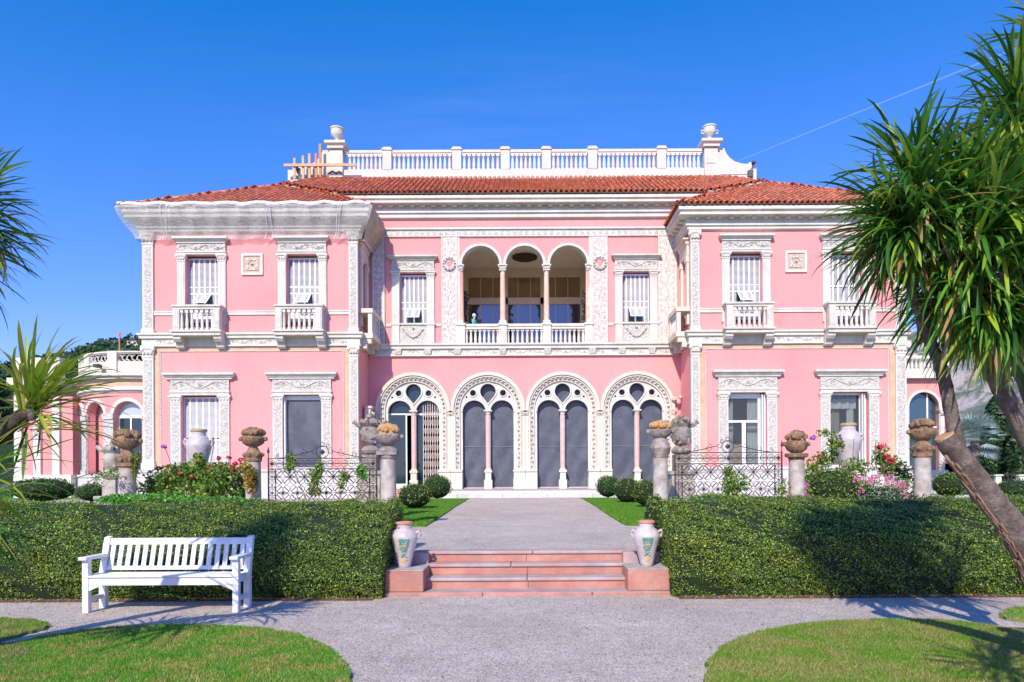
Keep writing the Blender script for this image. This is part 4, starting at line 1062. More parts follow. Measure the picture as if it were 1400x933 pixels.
def bowarch(mb, r, tc, hw_, zs, zb, ztop, thick, marg):
    """wall bay between tc-marg and tc+marg with an arched opening"""
    def P(t, z, rr): return (cxb + rr * math.sin(t), cyb - rr * math.cos(t), z)
    n = 14; rad = r * hw_
    seq = [(tc - hw_, zb)] + [(tc - hw_ * math.cos(PI * i / n), zs + rad * math.sin(PI * i / n)) for i in range(n + 1)] + [(tc + hw_, zb)]
    for (t, z), (t2, z2) in zip(seq, seq[1:]):
        vs = [P(t, z, r), P(t2, z2, r), P(t2, z2, r - thick), P(t, z, r - thick)]
        mb.add(vs, [(0, 1, 2, 3)])
        if t2 > t + 1e-6: mb.add([P(t, z, r), P(t2, z2, r), P(t2, ztop, r), P(t, ztop, r)], [(0, 1, 2, 3)])
    for a, b in ((tc - marg, tc - hw_), (tc + hw_, tc + marg)):
        mb.add([P(a, zb, r), P(b, zb, r), P(b, ztop, r), P(a, ztop, r)], [(0, 1, 2, 3)])
m = MB()
for tc, _, op in bays: bowarch(m, RB, math.radians(tc), bw_, zs, zb, zt, .35, math.radians(13.3))
bow(m, RB, zb, zt, math.radians(13.8), th1, 8); bow(m, RB, zb, zt, th0, math.radians(-66.3), 6)
bow(m, RB - .5, zb, zt, math.radians(-36), math.radians(-16), 8)
m.obj('wall', PINK, an)
for tc, _, op in bays:
    t = math.radians(tc)
    m = MB(); rr = RB + .07
    def P(t_, z, r_=rr): return (cxb + r_ * math.sin(t_), cyb - r_ * math.cos(t_), z)
    n = 16
    for (ra, rb_) in ((bw_ * RB, bw_ * RB + .16),):
        for i in range(n):
            a0, a1 = PI * i / n, PI * (i + 1) / n; q = []
            for a, rd in ((a0, ra), (a1, ra), (a1, rb_), (a0, rb_)): q.append((t - rd * math.cos(a) / RB, zs + rd * math.sin(a)))
            m.add([P(*x) for x in q] + [P(x[0], x[1], RB - .02) for x in q], [(0, 1, 2, 3), (0, 4, 5, 1), (2, 6, 7, 3)])
    m.obj('archivolt', WHITE, an)
    for s in (-1, 1):
        m = MB(); tt = t + s * math.radians(11.4)
        bow(m, RB + .08, zc_(640), zc_(572), tt - math.radians(1.9), tt + math.radians(1.9), 3, .1); bow(m, RB + .13, zc_(572), zc_(564), tt - math.radians(2.3), tt + math.radians(2.3), 3, .15); bow(m, RB + .13, zc_(646), zc_(640), tt - math.radians(2.3), tt + math.radians(2.3), 3, .15)
        m.obj('pilaster', CARVED, an)
    if op:
        m = MB(); bow(m, RB - .30, zb, zc_(545), t - bw_ * 1.1, t + bw_ * 1.1, 4, .02); w_ = m.obj('window', GLASS, an)
        m = MB(); r_ = RB - .26
        bow(m, r_, zc_(570), zc_(566), t - bw_ * 1.08, t + bw_ * 1.08, 3, .05)
        for q in (-1, 0, 1): bow(m, r_, zb, zc_(566), t + q * bw_ * .94 - .009, t + q * bw_ * .94 + .009, 2, .05)
        m.obj('frame', SHUT, w_)
        m = MB(); bow(m, RB - .27, zc_(566), zc_(545), t - bw_, t + bw_, 6, .02); m.obj('fanlight', mat('pale_glass', (.42, .50, .55), rough=.1, spec=.8), w_)
m = MB()
for r_, a, b in ((RB + .05, 536, 528), (RB + .16, 533, 531), (RB + .02, 520, 511), (RB + .22, 518, 511), (RB + .34, 514.5, 511)): bow(m, r_, zc_(a), zc_(b), thick=.5)
m.obj('cornice', WHITE, an)
m = MB(); bow(m, RB + .03, zc_(529), zc_(519)); m.obj('frieze', BEIGE, an)
m = MB()
bow(m, RB + .02, zc_(511), zc_(494)); bow(m, RB + .02, zc_(484), zc_(482.5)); bow(m, RB + .07, zc_(482.5), zc_(480.5), thick=.3)
for k in range(5):
    t = th0 + (th1 - th0) * k / 4.6; bow(m, RB + .09, zc_(511), zc_(480.3), t - .06, t + .06, 2, .3)
# openwork scrolls in the parapet
for k in range(34):
    t = th0 + (th1 - th0) * (k + .5) / 34; s = 1 if k % 2 else -1; cz = zc_(489.3)
    pts = [(cxb + (RB - .06) * math.sin(t + math.cos(a) * .030), cyb - (RB - .06) * math.cos(t + math.cos(a) * .030), cz + s * math.sin(a) * .13) for a in [i * 2 * PI / 9 for i in range(8)]]
    m.tube(pts, .028, 4)
m.obj('parapet', WHITE, an)
m = MB(); bow(m, RB + .14, .3, zc_(650)); bow(m, RB + .18, zc_(650), zc_(646)); m.obj('plinth', MARBLE_W, an)
# flat left bay
m = MB(); xl, xr = (22 - 718) / F * 33.5, (70 - 718) / F * 33.5; ya = 33.6
m.box(xl, xr + 1, ya, ya + 3, zc_(646), zc_(536)); m.obj('wall', PINK, an)
m = MB(); m.box(xl - .1, xr + 1, ya - .15, ya + 3, .3, zc_(646)); m.box(xl - .3, xr, ya - .3, ya + 3, zc_(520), zc_(510)); m.box(xl - .05, xr, ya - .05, ya + 3, zc_(536), zc_(520)); m.box(xl, xr, ya, ya + .3, zc_(510), zc_(483))
for k in range(3): q = xl + .1 + k * .93; m.box(q - .18, q + .18, ya - .12, ya, zc_(646), zc_(530)); m.box(q - .2, q + .2, ya - .1, ya + .3, zc_(510), zc_(481))
m.obj('side_bay', WHITE, an)
m = MB(); p = (at(136, 0, 31.9).x, 31.85, zc_(501)); m.blob(p, .11, .1, 8); m.tube([p, (p[0], p[1] + .3, p[2] - .1)], .03, 5); m.box(p[0] - .12, p[0] + .12, p[1] - .2, p[1] + .1, p[2] - .08, p[2] + .06)
o = m.obj('security_camera', IRON); tag(o, 'small dark camera fixed on the curved white parapet at left', 'camera')
# right annexe
rx0 = 520.5 * KW; Yr = 33.0
ar = empty('side_annexe', (18.6, Yr, .5), 'low pink wing with arched window and white balustrade at the villa\'s right end', 'annexe')
Xr = lambda px: (px - 718) / F * Yr
m = MB(); m.plate([rect(Xr(1234), Xr(1292), .6, zy(512, Yr)), archloop(Xr(1262.5), 21 * Yr / F, zy(560, Yr), zy(646, Yr))], Yr, Yr + .4); m.box(Xr(1292) - .3, Xr(1292), Yr + .4, Yr + 6, .6, zy(512, Yr)); m.obj('wall', PINK, ar)
m = MB(); m.fr = ((0, Yr, 0), (1, 0), (0, 1)); m.plate([band(Xr(1262.5), 20.5 * Yr / F, 24 * Yr / F, zy(560, Yr), zy(646, Yr))], -.1, 0); m.box(Xr(1284), Xr(1289), -.14, 0, zy(646, Yr), zy(566, Yr)); capital(m, Xr(1284), Xr(1289), .12, zy(572, Yr), zy(562, Yr)); m.obj('archivolt', WHITE, ar)
m = MB(); m.box(Xr(1234), Xr(1294), Yr - .3, Yr + 6, zy(521, Yr), zy(514, Yr)); m.box(Xr(1234), Xr(1293), Yr - .1, Yr + .2, zy(514, Yr), zy(508, Yr)); m.box(Xr(1234), Xr(1293), Yr - .12, Yr + .12, zy(494, Yr), zy(489.5, Yr)); m.box(Xr(1290) - .2, Xr(1290) + .2, Yr - .15, Yr + .15, zy(508, Yr), zy(489, Yr)); co = m.obj('balustrade', WHITE, ar)
ab = baluster_mesh(14 * Yr / F, .075)
for k in range(9): meshobj('baluster', ab, co, (Xr(1242 + k * 5.6), Yr, zy(508, Yr)))
m = MB(); m.box(Xr(1234), Xr(1294), Yr - .15, Yr + 6, .3, zy(646, Yr)); m.obj('plinth', MARBLE_W, ar)
m = MB(); m.box(Xr(1241), Xr(1284), Yr + .22, Yr + .24, zy(646, Yr), zy(536, Yr)); w_ = m.obj('window', mat('blue_glass', (.05, .10, .12), rough=.03, spec=1, metal=.35), ar)
m = MB(); m.box(Xr(1270), Xr(1272), Yr + .16, Yr + .22, zy(646, Yr), zy(541, Yr)); m.box(Xr(1241), Xr(1284), Yr + .16, Yr + .22, zy(588, Yr), zy(586, Yr)); m.obj('frame', SHUT, w_)

# ================================================================== NETTING and TIMBER
NET = bpy.data.materials.new('debris_netting'); NET.use_nodes = True; nt = NET.node_tree; b = nt.nodes['Principled BSDF']
b.inputs['Base Color'].default_value = (.74, .72, .70, 1); b.inputs['Roughness'].default_value = .9
geo = nt.nodes.new('ShaderNodeNewGeometry'); mp = nt.nodes.new('ShaderNodeMapping'); mp.inputs['Scale'].default_value = (1.2, 1.2, 9)
nt.links.new(geo.outputs['Position'], mp.inputs[0])
f = noise(nt, mp.outputs[0], 2.2, 6, .75); r_ = ramp(nt, f, [(.34, (.22, .22, .22)), (.62, (.58, .58, .58))])
nt.links.new(r_, b.inputs['Alpha'])
bn = nt.nodes.new('ShaderNodeBump'); bn.inputs['Strength'].default_value = .5; bn.inputs['Distance'].default_value = .05
nt.links.new(noise(nt, mp.outputs[0], 8, 4), bn.inputs['Height']); nt.links.new(bn.outputs[0], b.inputs['Normal'])
net = empty('debris_netting', (-12, YW - .7, 12.6), 'pale translucent netting wrapped round the cornice of the left wing', 'netting')
prof = [(.22, zeW + .37), (.55, zeW + .16), (.74, zeW + .06), (.80, zeW - .05), (.74, zeW - .3), (.62, zeW - .55), (.45, zeW - .8), (.30, zeW - 1.0), (.22, zeW - 1.15), (.20, zeW - 1.25)]
def netpath(x0, y0, x1, y1, n): return [(x0 + (x1 - x0) * i / n, y0 + (y1 - y0) * i / n) for i in range(n + 1)]
xL, xR = -520.5 * KW, -226.5 * KW
def netmesh(path, nrm, name, m_, sd, e0=0, e1=0):
    V = []; J = len(prof); I = len(path)
    for i, (x, y) in enumerate(path):
        for j, (o, z) in enumerate(prof):
            w_ = .0 if j < 3 else 1
            d = .05 * w_ * math.sin(i * .55 + j * .8 + sd) + .035 * w_ * math.sin(i * 1.27 - j * .6) + .02 * w_ * math.sin(i * 2.9 + j)
            sag = (-.04 * abs(math.sin(i * PI / 30)) + .02) if j == J - 1 else 0
            oo = o + d
            xx, yy = x + nrm[0] * oo, y + nrm[1] * oo
            if i == 0 and e0: xx += e0[0] * o; yy += e0[1] * o
            if i == I - 1 and e1: xx += e1[0] * o; yy += e1[1] * o
            V.append((xx, yy, z + sag))
    Fs = [(i * J + j, (i + 1) * J + j, (i + 1) * J + j + 1, i * J + j + 1) for i in range(I - 1) for j in range(J - 1)]
    mb = MB(); mb.v = V; mb.f = Fs
    return mb.obj(name, m_, net, smooth=True)
def mitre(path, nrm, o_scale=1): return path
netmesh(netpath(xL, YW, xR, YW, 110), (0, -1), 'front_sheet', NET, 0, e0=(-1, 0), e1=(1, 0))
netmesh(netpath(xL, YW + 8, xL, YW, 40), (-1, 0), 'side_sheet', NET, 2, e1=(0, -1))
NETB = mat('brown_netting', (.42, .34, .26), (.58, .49, .40), 3, .9, .4, 20, alpha=.9)
netmesh(netpath(xR, YW, xR, YM, 14), (1, 0), 'inner_sheet', NETB, 1, e0=(0, -1))
m = MB()
NW = mat('white_sheeting', (.80, .78, .80), (.84, .82, .84), 3, .6)
pts = [(xL - .72 + (xR - xL + 1.44) * i / 60, YW - .70 + .012 * math.sin(i * 1.1), zeW + .12 + .03 * math.sin(i * .8) + (.02 if i % 7 == 0 else 0)) for i in range(61)]
m.tube(pts, .075, 6); m.obj('rolled_edge', NW, net, smooth=True)
m = MB()
for px in (374, 375, 237, 226, 470, 473):
    x = (px - 718) / F * 29.5; x2 = x + R.uniform(-.5, .2)
    m.tube([(x + (x2 - x) * k / 8, YW - prof[min(9, k + 1)][0] - .05, prof[min(9, k + 1)][1]) for k in range(9)], .014, 4)
m.obj('cords', NW, net)
# timber rails at the left end of the attic
tm = empty('timber_guard_rail', (ax(430), YA - .6, az(250)), 'makeshift rail of raw timber posts on the roof at the left of the parapet', 'guard rail')
for px, y0, y1, mt in ((410, 222, 250, WOOD), (421.5, 219, 250, WOOD), (430, 216, 250, WOOD), (439, 216, 250, WOODR), (444.5, 203, 248, WOODR)):
    m = MB(); m.box(ax(px - 1.6), ax(px + 1.6), YA - .62, YA - .54, az(y1), az(y0)); m.obj('post', mt, tm)
m = MB(); m.box(ax(396.5), ax(494), YA - .70, YA - .62, az(234), az(230.5)); m.obj('rail', WOOD, tm)
m = MB(); m.tube([(ax(455), YA - .7, az(245)), (ax(462), YA - .75, az(241.5)), (ax(467), YA - .7, az(244.5)), (ax(471), YA - .75, az(242)), (ax(474), YA - .7, az(245))], .05, 5)
o = m.obj('cable_coil', IRON); tag(o, 'dark loose cable lying on the roof tiles below the left urn', 'cable')

# ================================================================== GROUND
def gz(Y): 
    t = min(1, max(0, (Y - 17) / 12)); return .49 + .08 * t * t * (3 - 2 * t)
def gzn(Y):
    t = np.clip((Y - 17) / 12, 0, 1); return .49 + .08 * t * t * (3 - 2 * t)
GRAVEL = bpy.data.materials.new('gravel'); GRAVEL.use_nodes = True; nt = GRAVEL.node_tree; b = nt.nodes['Principled BSDF']
geo = nt.nodes.new('ShaderNodeNewGeometry'); vo = nt.nodes.new('ShaderNodeTexVoronoi'); vo.inputs['Scale'].default_value = 95
nt.links.new(geo.outputs['Position'], vo.inputs['Vector'])
hsv = nt.nodes.new('ShaderNodeSeparateColor'); nt.links.new(vo.outputs['Color'], hsv.inputs[0])
c1 = ramp(nt, hsv.outputs[0], [(0, (.34, .28, .24)), (.35, (.66, .565, .495)), (.75, (.85, .755, .67)), (1, (.97, .89, .80))])
big = noise(nt, geo.outputs['Position'], .8, 5, .65); c2 = ramp(nt, big, [(.35, (.78, .76, .76)), (.7, (1.0, 1.0, .99))]); c1 = mixc(nt, 1.0, c1, c2, 'MULTIPLY')
c3 = ramp(nt, noise(nt, geo.outputs['Position'], 5.5, 5, .7), [(.3, (.80, .79, .78)), (.6, (1, 1, 1))]); c1 = mixc(nt, 1.0, c1, c3, 'MULTIPLY')
dd = ramp(nt, vo.outputs['Distance'], [(.25, (1, 1, 1)), (.7, (.72, .70, .70))]); c1 = mixc(nt, 1.0, c1, dd, 'MULTIPLY')
nt.links.new(c1, b.inputs['Base Color']); b.inputs['Roughness'].default_value = .9
bn = nt.nodes.new('ShaderNodeBump'); bn.invert = True; bn.inputs['Strength'].default_value = .8; bn.inputs['Distance'].default_value = .008
nt.links.new(vo.outputs['Distance'], bn.inputs['Height']); nt.links.new(bn.outputs[0], b.inputs['Normal'])
TURF = mat('turf', (.07, .16, .02), (.16, .26, .045), 5, .95, .6, 60, .1, big=(.36, .28, .14), bigscale=1.3)
TURF2 = mat('fresh_turf', (.05, .15, .012), (.10, .25, .02), 4, .95, .6, 60, .1)
FIELD = mat('field_ground', (.06, .08, .03), (.14, .13, .07), .05, .95)
m = MB(); m.add([(-6000, -6000, -.03), (6000, -6000, -.03), (6000, 9000, -.03), (-6000, 9000, -.03)], [(0, 1, 2, 3)]); struct(m.obj('ground', FIELD))
m = MB(); m.add([(-16, -6, 0), (16, -6, 0), (16, 9.4, 0), (-16, 9.4, 0)], [(0, 1, 2, 3)]); struct(m.obj('gravel_path', GRAVEL))
# upper terrace: a solid with sloping top
m = MB(); ys = [9.58, 17, 20, 23, 26, 29, 60]; V = []; n = len(ys)
for y in ys: V += [(-60, y, gz(y) - .012), (60, y, gz(y) - .012)]
V += [(-60, 9.58, -.2), (60, 9.58, -.2)]
m.add(V, [(2 * i, 2 * i + 1, 2 * i + 3, 2 * i + 2) for i in range(n - 1)] + [(0, 1, 2 * n + 1, 2 * n)]); struct(m.obj('terrace_ground', TURF2))
def sheet(name, pts, mt, dz, lip=0, zf=gz):
    mb = MB(); tri = tessellate_polygon([[Vector((p[0], p[1], 0)) for p in pts]]); k = len(pts)
    V = [(p[0], p[1], zf(p[1]) + dz) for p in pts] + [(p[0], p[1], zf(p[1]) + dz - max(lip, .002)) for p in pts]
    mb.add(V, [tuple(t) for t in tri] + [(i, (i + 1) % k, (i + 1) % k + k, i + k) for i in range(k)])
    return struct(mb.obj(name, mt))
L1 = [gnd(*p, .49) for p in ((581, 720.6), (601, 708), (620, 696))]; L2 = [gnd(638, 684.5, .56)]
R1 = [gnd(*p, .49) for p in ((851, 717), (833, 706), (815, 694.5))]; R2_ = [gnd(797.5, 683.5, .56)]
# gravel on the terrace in strips that follow the slope
def interp(side, y):
    pts = (L1 + L2) if side < 0 else (R1 + R2_)
    pts = [(y_, x_) for x_, y_ in pts]
    if y <= pts[0][0]: return pts[0][1]
    for (a, xa), (b_, xb) in zip(pts, pts[1:]):
        if y <= b_: return xa + (xb - xa) * (y - a) / (b_ - a)
    return pts[-1][1]
yl = L1[0][1]; yr = R1[0][1]
m = MB(); yy = [9.5, 11, 12.5, max(yl, yr)]
ys2 = [9.5, 12, min(yl, yr)] ; V = []
ysn = [yl + (29.9 - yl) * i / 14 for i in range(15)]
for i in range(14):
    a, b_ = ysn[i], ysn[i + 1]; m.add([(interp(-1, a), a, gz(a)), (interp(1, a), a, gz(a)), (interp(1, b_), b_, gz(b_)), (interp(-1, b_), b_, gz(b_))], [(0, 1, 2, 3)])
m.add([(-1.78, 9.5, .486), (1.78, 9.5, .486), (1.78, 9.62, .489), (-1.78, 9.62, .489)], [(0, 1, 2, 3)])
m.add([(-12, 9.62, .4895), (12, 9.62, .4895), (12, yl, .4895), (-12, yl, .4895)], [(0, 1, 2, 3)])
struct(m.obj('forecourt_gravel', GRAVEL))
m = MB(); m.add([(-60, 26.5, gz(26.5) + .004), (-5.2, 26.5, gz(26.5) + .004), (-5.2, 30, gz(30) + .004), (-60, 30, gz(30) + .004)], [(0, 1, 2, 3)]); m.add([(60, 26.5, gz(26.5) + .004), (5.2, 26.5, gz(26.5) + .004), (5.2, 30, gz(30) + .004), (60, 30, gz(30) + .004)], [(3, 2, 1, 0)])
struct(m.obj('side_path', GRAVEL))
# terrace lawns
lawnL = [(-7, yl)] + L1 + L2 + [(-7, L2[0][1])]; lawnR = [(7, yr)] + R1 + R2_ + [(7, R2_[0][1])]
for P_, nm in ((lawnL, 'terrace_lawn'), (lawnR, 'terrace_lawn')):
    mb = MB(); V = []
    side = -1 if P_ is lawnL else 1; ys3 = [P_[1][1] + (P_[-1][1] - P_[1][1]) * i / 12 for i in range(13)]
    for y in ys3: V += [(side * 7, y, gz(y) + .03), (interp(side, y), y, gz(y) + .03), (interp(side, y), y, gz(y) - .02)]
    mb.add(V, [(3 * i, 3 * i + 1, 3 * i + 4, 3 * i + 3) for i in range(12)] + [(3 * i + 1, 3 * i + 2, 3 * i + 5, 3 * i + 4) for i in range(12)] + [(0, 1, 2)])
    struct(mb.obj(nm, TURF2))
    stuff(blades('lawn_grass', P_, 1700, .045, GRASS2, lambda X, Y: gzn(Y) + .03, .012), 'bright green mown grass beside the %s edge of the villa approach' % ('left' if side < 0 else 'right'), 'grass')
# lower lawns
lowL = [gnd(*p) for p in ((480, 940), (478, 928), (472, 912), (458, 896), (436, 882), (405, 871), (360, 863), (300, 859), (230, 858), (160, 861), (100, 867), (50, 876), (0, 887), (-60, 905))] + [(-9, 4.4), (-3, 4.0), (-1.2, 4.2)]
lowR = [gnd(*p) for p in ((962, 940), (963, 922), (970, 905), (985, 889), (1010, 876), (1040, 867), (1080, 859), (1130, 853.5), (1190, 850.5), (1250, 850), (1310, 853), (1360, 860), (1420, 872), (1500, 880))] + [(9, 4.2), (1.25, 4.2)]
lowS = [gnd(*p) for p in ((-80, 846), (0, 848), (40, 850), (58, 853), (65, 857), (58, 863), (30, 870), (0, 878), (-90, 895))]
lowT = [gnd(*p) for p in ((1365, 842), (1380, 835), (1430, 830), (1500, 836), (1500, 856), (1400, 852), (1372, 848))]
flat = lambda y: 0.0
def rough(P_, amp=.014):
    out = []
    for i, (x0_, y0_) in enumerate(P_):
        x1_, y1_ = P_[(i + 1) % len(P_)]; L = math.hypot(x1_ - x0_, y1_ - y0_); k = max(1, int(L / .05)) if L < 2.2 else 1
        for q in range(k):
            t = q / k; out.append((x0_ + (x1_ - x0_) * t + R.gauss(0, amp), y0_ + (y1_ - y0_) * t + R.gauss(0, amp)))
    return out
lowL, lowR, lowS, lowT = rough(lowL), rough(lowR), rough(lowS), rough(lowT)
for nm, P_, lb in (('lawn', lowL, 'sunlit front lawn with curved edge at the left'), ('lawn', lowR, 'front lawn with dry patches and curved edge at the right'), ('lawn', lowS, 'small tongue of lawn at the far left'), ('lawn', lowT, 'small tuft of lawn by the leaning trunk')):
    sheet(nm, P_, TURF, .03, .06, flat)
    stuff(blades('lawn_grass', P_, 16000 if P_ in (lowL, lowR) else 7000, .023, GRASSDRY if P_ is lowR or P_ is lowS else GRASS, lambda X, Y: np.full(len(X), .028), .0030), 'short mown grass of the ' + lb, 'grass')
soilp = [gnd(*p) for p in ((-60, 884), (0, 884), (35, 888), (40, 898), (15, 912), (-60, 915))]; sheet('soil_patch', soilp, SOIL, .036, .02, flat)
soilp = [gnd(*p) for p in ((1330, 868), (1360, 862), (1420, 864), (1480, 880), (1480, 905), (1400, 908), (1350, 898), (1322, 882))]; sheet('soil_patch', soilp, SOIL, .036, .02, flat)
# loose pebbles
n = 26000; X = NR.uniform(-6.5, 6.5, n); Y = 4.9 + 4.2 * NR.uniform(0, 1, n) ** 1.3
k = ~(inpoly(X, Y, lowL) | inpoly(X, Y, lowR) | inpoly(X, Y, lowS)) & ~((Y > 8.5) & (abs(X) > 1.7)) & ~((Y > 8.65)); X = X[k]; Y = Y[k]; n = len(X)
r_ = NR.uniform(.003, .0085, n); a = NR.uniform(0, PI, n); V = np.empty((n, 4, 3)); 
for q, (dx, dy) in enumerate(((1, .2), (.1, .9), (-1, -.1), (-.1, -.95))):
    V[:, q] = np.stack([X + r_ * (dx * np.cos(a) - dy * np.sin(a)), Y + r_ * (dx * np.sin(a) + dy * np.cos(a)), .001 + r_ * (.9 if q % 2 else .15)], 1)
PEB = mat('pebble', (.56, .50, .47), (.78, .71, .67), 30, .9, island=.35)
stuff(quads('pebbles', V, PEB), 'loose pale pebbles scattered over the gravel path', 'pebbles')
# dry leaves under the hedges
n = 900; X = np.concatenate([NR.uniform(-7, -1.9, n), NR.uniform(1.95, 7, n)]); Y = 8.58 - abs(NR.normal(size=2 * n)) * .09
stuff(leaves('dry_leaves', np.stack([X, Y, np.full(2 * n, .015)], 1), np.tile([0, 0, 1.], (2 * n, 1)), .035, YUCB, spread=.4), 'dry brown leaves along the foot of the hedges', 'leaves')
m = MB()
for s in (-1, 1): m.box(*sorted((s * 1.9, s * 12)), 8.42, 8.75, -.02, .006)
struct(m.obj('soil_strip', SOIL))

# leaves blown over path and lawns
n = 260; X = NR.uniform(-6, 6, n); Y = NR.uniform(5, 8.5, n)
stuff(leaves('blown_leaves', np.stack([X, Y, np.full(n, .012) + np.where(inpoly(X, Y, lowL) | inpoly(X, Y, lowR), .04, 0)], 1), np.tile([0, 0, 1.], (n, 1)), .03, YUCB, spread=.5), 'a few brown leaves blown over path and lawns', 'leaves')
# ================================================================== STEPS
SAND = mat('pink_sandstone', (.46, .185, .145), (.58, .30, .235), 3, .9, .6, 40, .15, big=(.34, .20, .16), bigscale=2.2)
TREAD = mat('worn_tread', (.36, .28, .275), (.50, .41, .40), 3, .9, .5, 50, .15, big=(.44, .26, .22), bigscale=1.8)
stp = empty('stone_steps', (0, 9, 0), 'flight of worn pink stone steps between two low piers', 'steps')
for i, (z, y, cuts, hx) in enumerate(((.04, 8.70, (-1.87, -.55, .85, 1.87), 0), (.19, 9.0, (-1.33, .02, 1.33), 0), (.34, 9.27, (-1.36, -.2, 1.36), 0), (.49, 9.48, (-1.45, .1, 1.45), 0))):
    for a, b_ in zip(cuts, cuts[1:]):
        m = MB(); m.box(a + .003, b_ - .003, y, (y + .38 if i < 3 else 9.75), z - .045 if i else -.1, z); m.obj('tread', TREAD if i else SAND, stp, bevel=.012)
        if i == 0: pass
    if i:
        cc = cuts[0], cuts[0] * .2 + .3, cuts[-1]
        for a, b_ in zip(cc, cc[1:]): m = MB(); m.box(a + .002, b_ - .002, y + .025, y + .30, z - .15, z - .047); m.obj('riser', SAND, stp, bevel=.006)
m = MB(); m.box(-1.865, 1.865, 8.715, 9.1, .04, .047); m.obj('tread', TREAD, stp)
for s in (-1, 1):
    m = MB(); m.box(*sorted((s * 1.335, s * 1.86)), 9.33, 9.62, -.1, .484); m.obj('cheek_block', TREAD, stp, bevel=.01)
    m = MB(); x0, x1 = sorted((s * 1.31, s * 1.87)); m.box(x0, x1, 8.74, 9.32, .047, .325)
    o = m.obj('pier', SAND, stp, bevel=.018)
    if s > 0: o['label'] = 'cracked pink pier with a broken corner'
    m = MB(); m.box(x0 - .003, x1 + .003, 8.735, 9.325, .318, .334); m.obj('pier_top', mat('grey_cement', (.34, .29, .26), (.50, .44, .41), 6, .95, .5, 40), stp, bevel=.01)

# ================================================================== HEDGES
def hedge(side, x0, x1, label):
    prof = [(8.60, 0.0), (8.52, .25), (8.53, .62), (8.60, .78), (8.78, .90), (9.2, 1.06), (9.70, 1.19), (9.86, 1.12), (9.92, .9), (9.92, .3)]
    h = empty('clipped_hedge', (side * 4, 9.2, 0), label, 'hedge', 'clipped hedges either side of the steps')
    ax_ = [abs(x0), abs(x1)]
    m = MB(); V = []; n = 40; J = len(prof)
    for i in range(n + 1):
        x = x0 + (x1 - x0) * i / n
        for y, z in prof: V.append((x, 9.25 + (y - 9.25) * .94, z * .965))
    m.add(V, [(i * J + j, (i + 1) * J + j, (i + 1) * J + j + 1, i * J + j + 1) for i in range(n) for j in range(J - 1)] + [tuple(range(J)), tuple(n * J + j for j in range(J))])
    stuff(m.obj('shade_core', HEDGECORE, h))  # solid dark filling, stands in for the shade inside the hedge
    # leaves on the surface
    seg = []; tot = 0
    for (y0, z0_), (y1, z1_) in zip(prof, prof[1:-1]):
        L = math.hypot(y1 - y0, z1_ - z0_); nn = (-(z1_ - z0_) / L, (y1 - y0) / L); seg.append((y0, z0_, y1, z1_, L, nn))
    Ps, Ns = [], []
    W_ = 5.9
    def spreadx(k): u = NR.uniform(0, 1, k); return side * np.where(u < .88, abs(x0) + u / .88 * 5.8, abs(x0) + 5.8 + (u - .88) / .12 * (abs(x1) - abs(x0) - 5.8))
    for y0, z0_, y1, z1_, L, nn in seg:
        k = int(L * W_ * 13000); t = NR.uniform(0, 1, k); X = spreadx(k)
        lump = .06 * np.sin(X * 2.3 + z0_ * 5) + .04 * np.sin(X * 6.7 + t * 4 + z0_ * 9) + .025 * np.sin(X * 17 + z0_ * 23 + t * 9)
        d = NR.uniform(-.05, .02, k) + lump * .55 + (NR.uniform(0, 1, k) > .985) * NR.uniform(0, .06, k)
        Yp = y0 + (y1 - y0) * t + nn[0] * d; Zp = z0_ + (z1_ - z0_) * t + nn[1] * d
        Ps.append(np.stack([X, Yp, Zp], 1)); Ns.append(np.tile([0, nn[0], nn[1]], (k, 1)))
    # inner end face
    k = int(1.3 * 1.1 * 13000); Yp = NR.uniform(8.55, 9.9, k); zt_ = np.interp(Yp, [8.6, 8.78, 9.2, 9.7, 9.9], [.78, .9, 1.06, 1.19, 1.0]); Zp = NR.uniform(0, 1, k) * zt_
    Xp = x0 + NR.uniform(-.02, .05, k) * (1 if side > 0 else -1) - side * .03 + side * .05 * (1 - Zp); Ps.append(np.stack([Xp, Yp, Zp], 1)); Ns.append(np.tile([-side, 0, .1], (k, 1)))
    P_ = np.concatenate(Ps); N_ = np.concatenate(Ns)
    # patchy gaps
    f = np.sin(P_[:, 0] * 7.3 + 1.3) * np.sin(P_[:, 2] * 11.7 + P_[:, 1] * 4) + .5 * np.sin(P_[:, 0] * 19 + P_[:, 2] * 15)
    keep = NR.uniform(-1.5, 1.5, len(f)) < f + 1.15
    stuff(leaves('leaves', P_[keep], N_[keep],  .021, HEDGE, h, spread=.65, aspect=.62))
    # brighter fresh shoots
    Ps = []
    for q in range(int(W_ * 44)):
        y0, z0_, y1, z1_, L, nn = R.choice(seg[1:7]); t = R.random(); c = np.array([R.uniform(min(x0, x1), max(x0, x1)), y0 + (y1 - y0) * t, z0_ + (z1_ - z0_) * t])
        kk = R.randint(4, 14); Ps.append(c + NR.normal(size=(kk, 3)) * [.05, .02, .04] + np.array([0, nn[0], nn[1]]) * .02)
    P_ = np.concatenate(Ps); stuff(leaves('fresh_shoots', P_, np.tile([0, -.7, .7], (len(P_), 1)), .04, BOXY, h, spread=.6, aspect=.6))
hedge(-1, -1.80, -11.2, 'long clipped green hedge left of the steps, behind the white bench')
hedge(1, 1.84, 11.2, 'long clipped green hedge right of the steps, under the palm shadow')

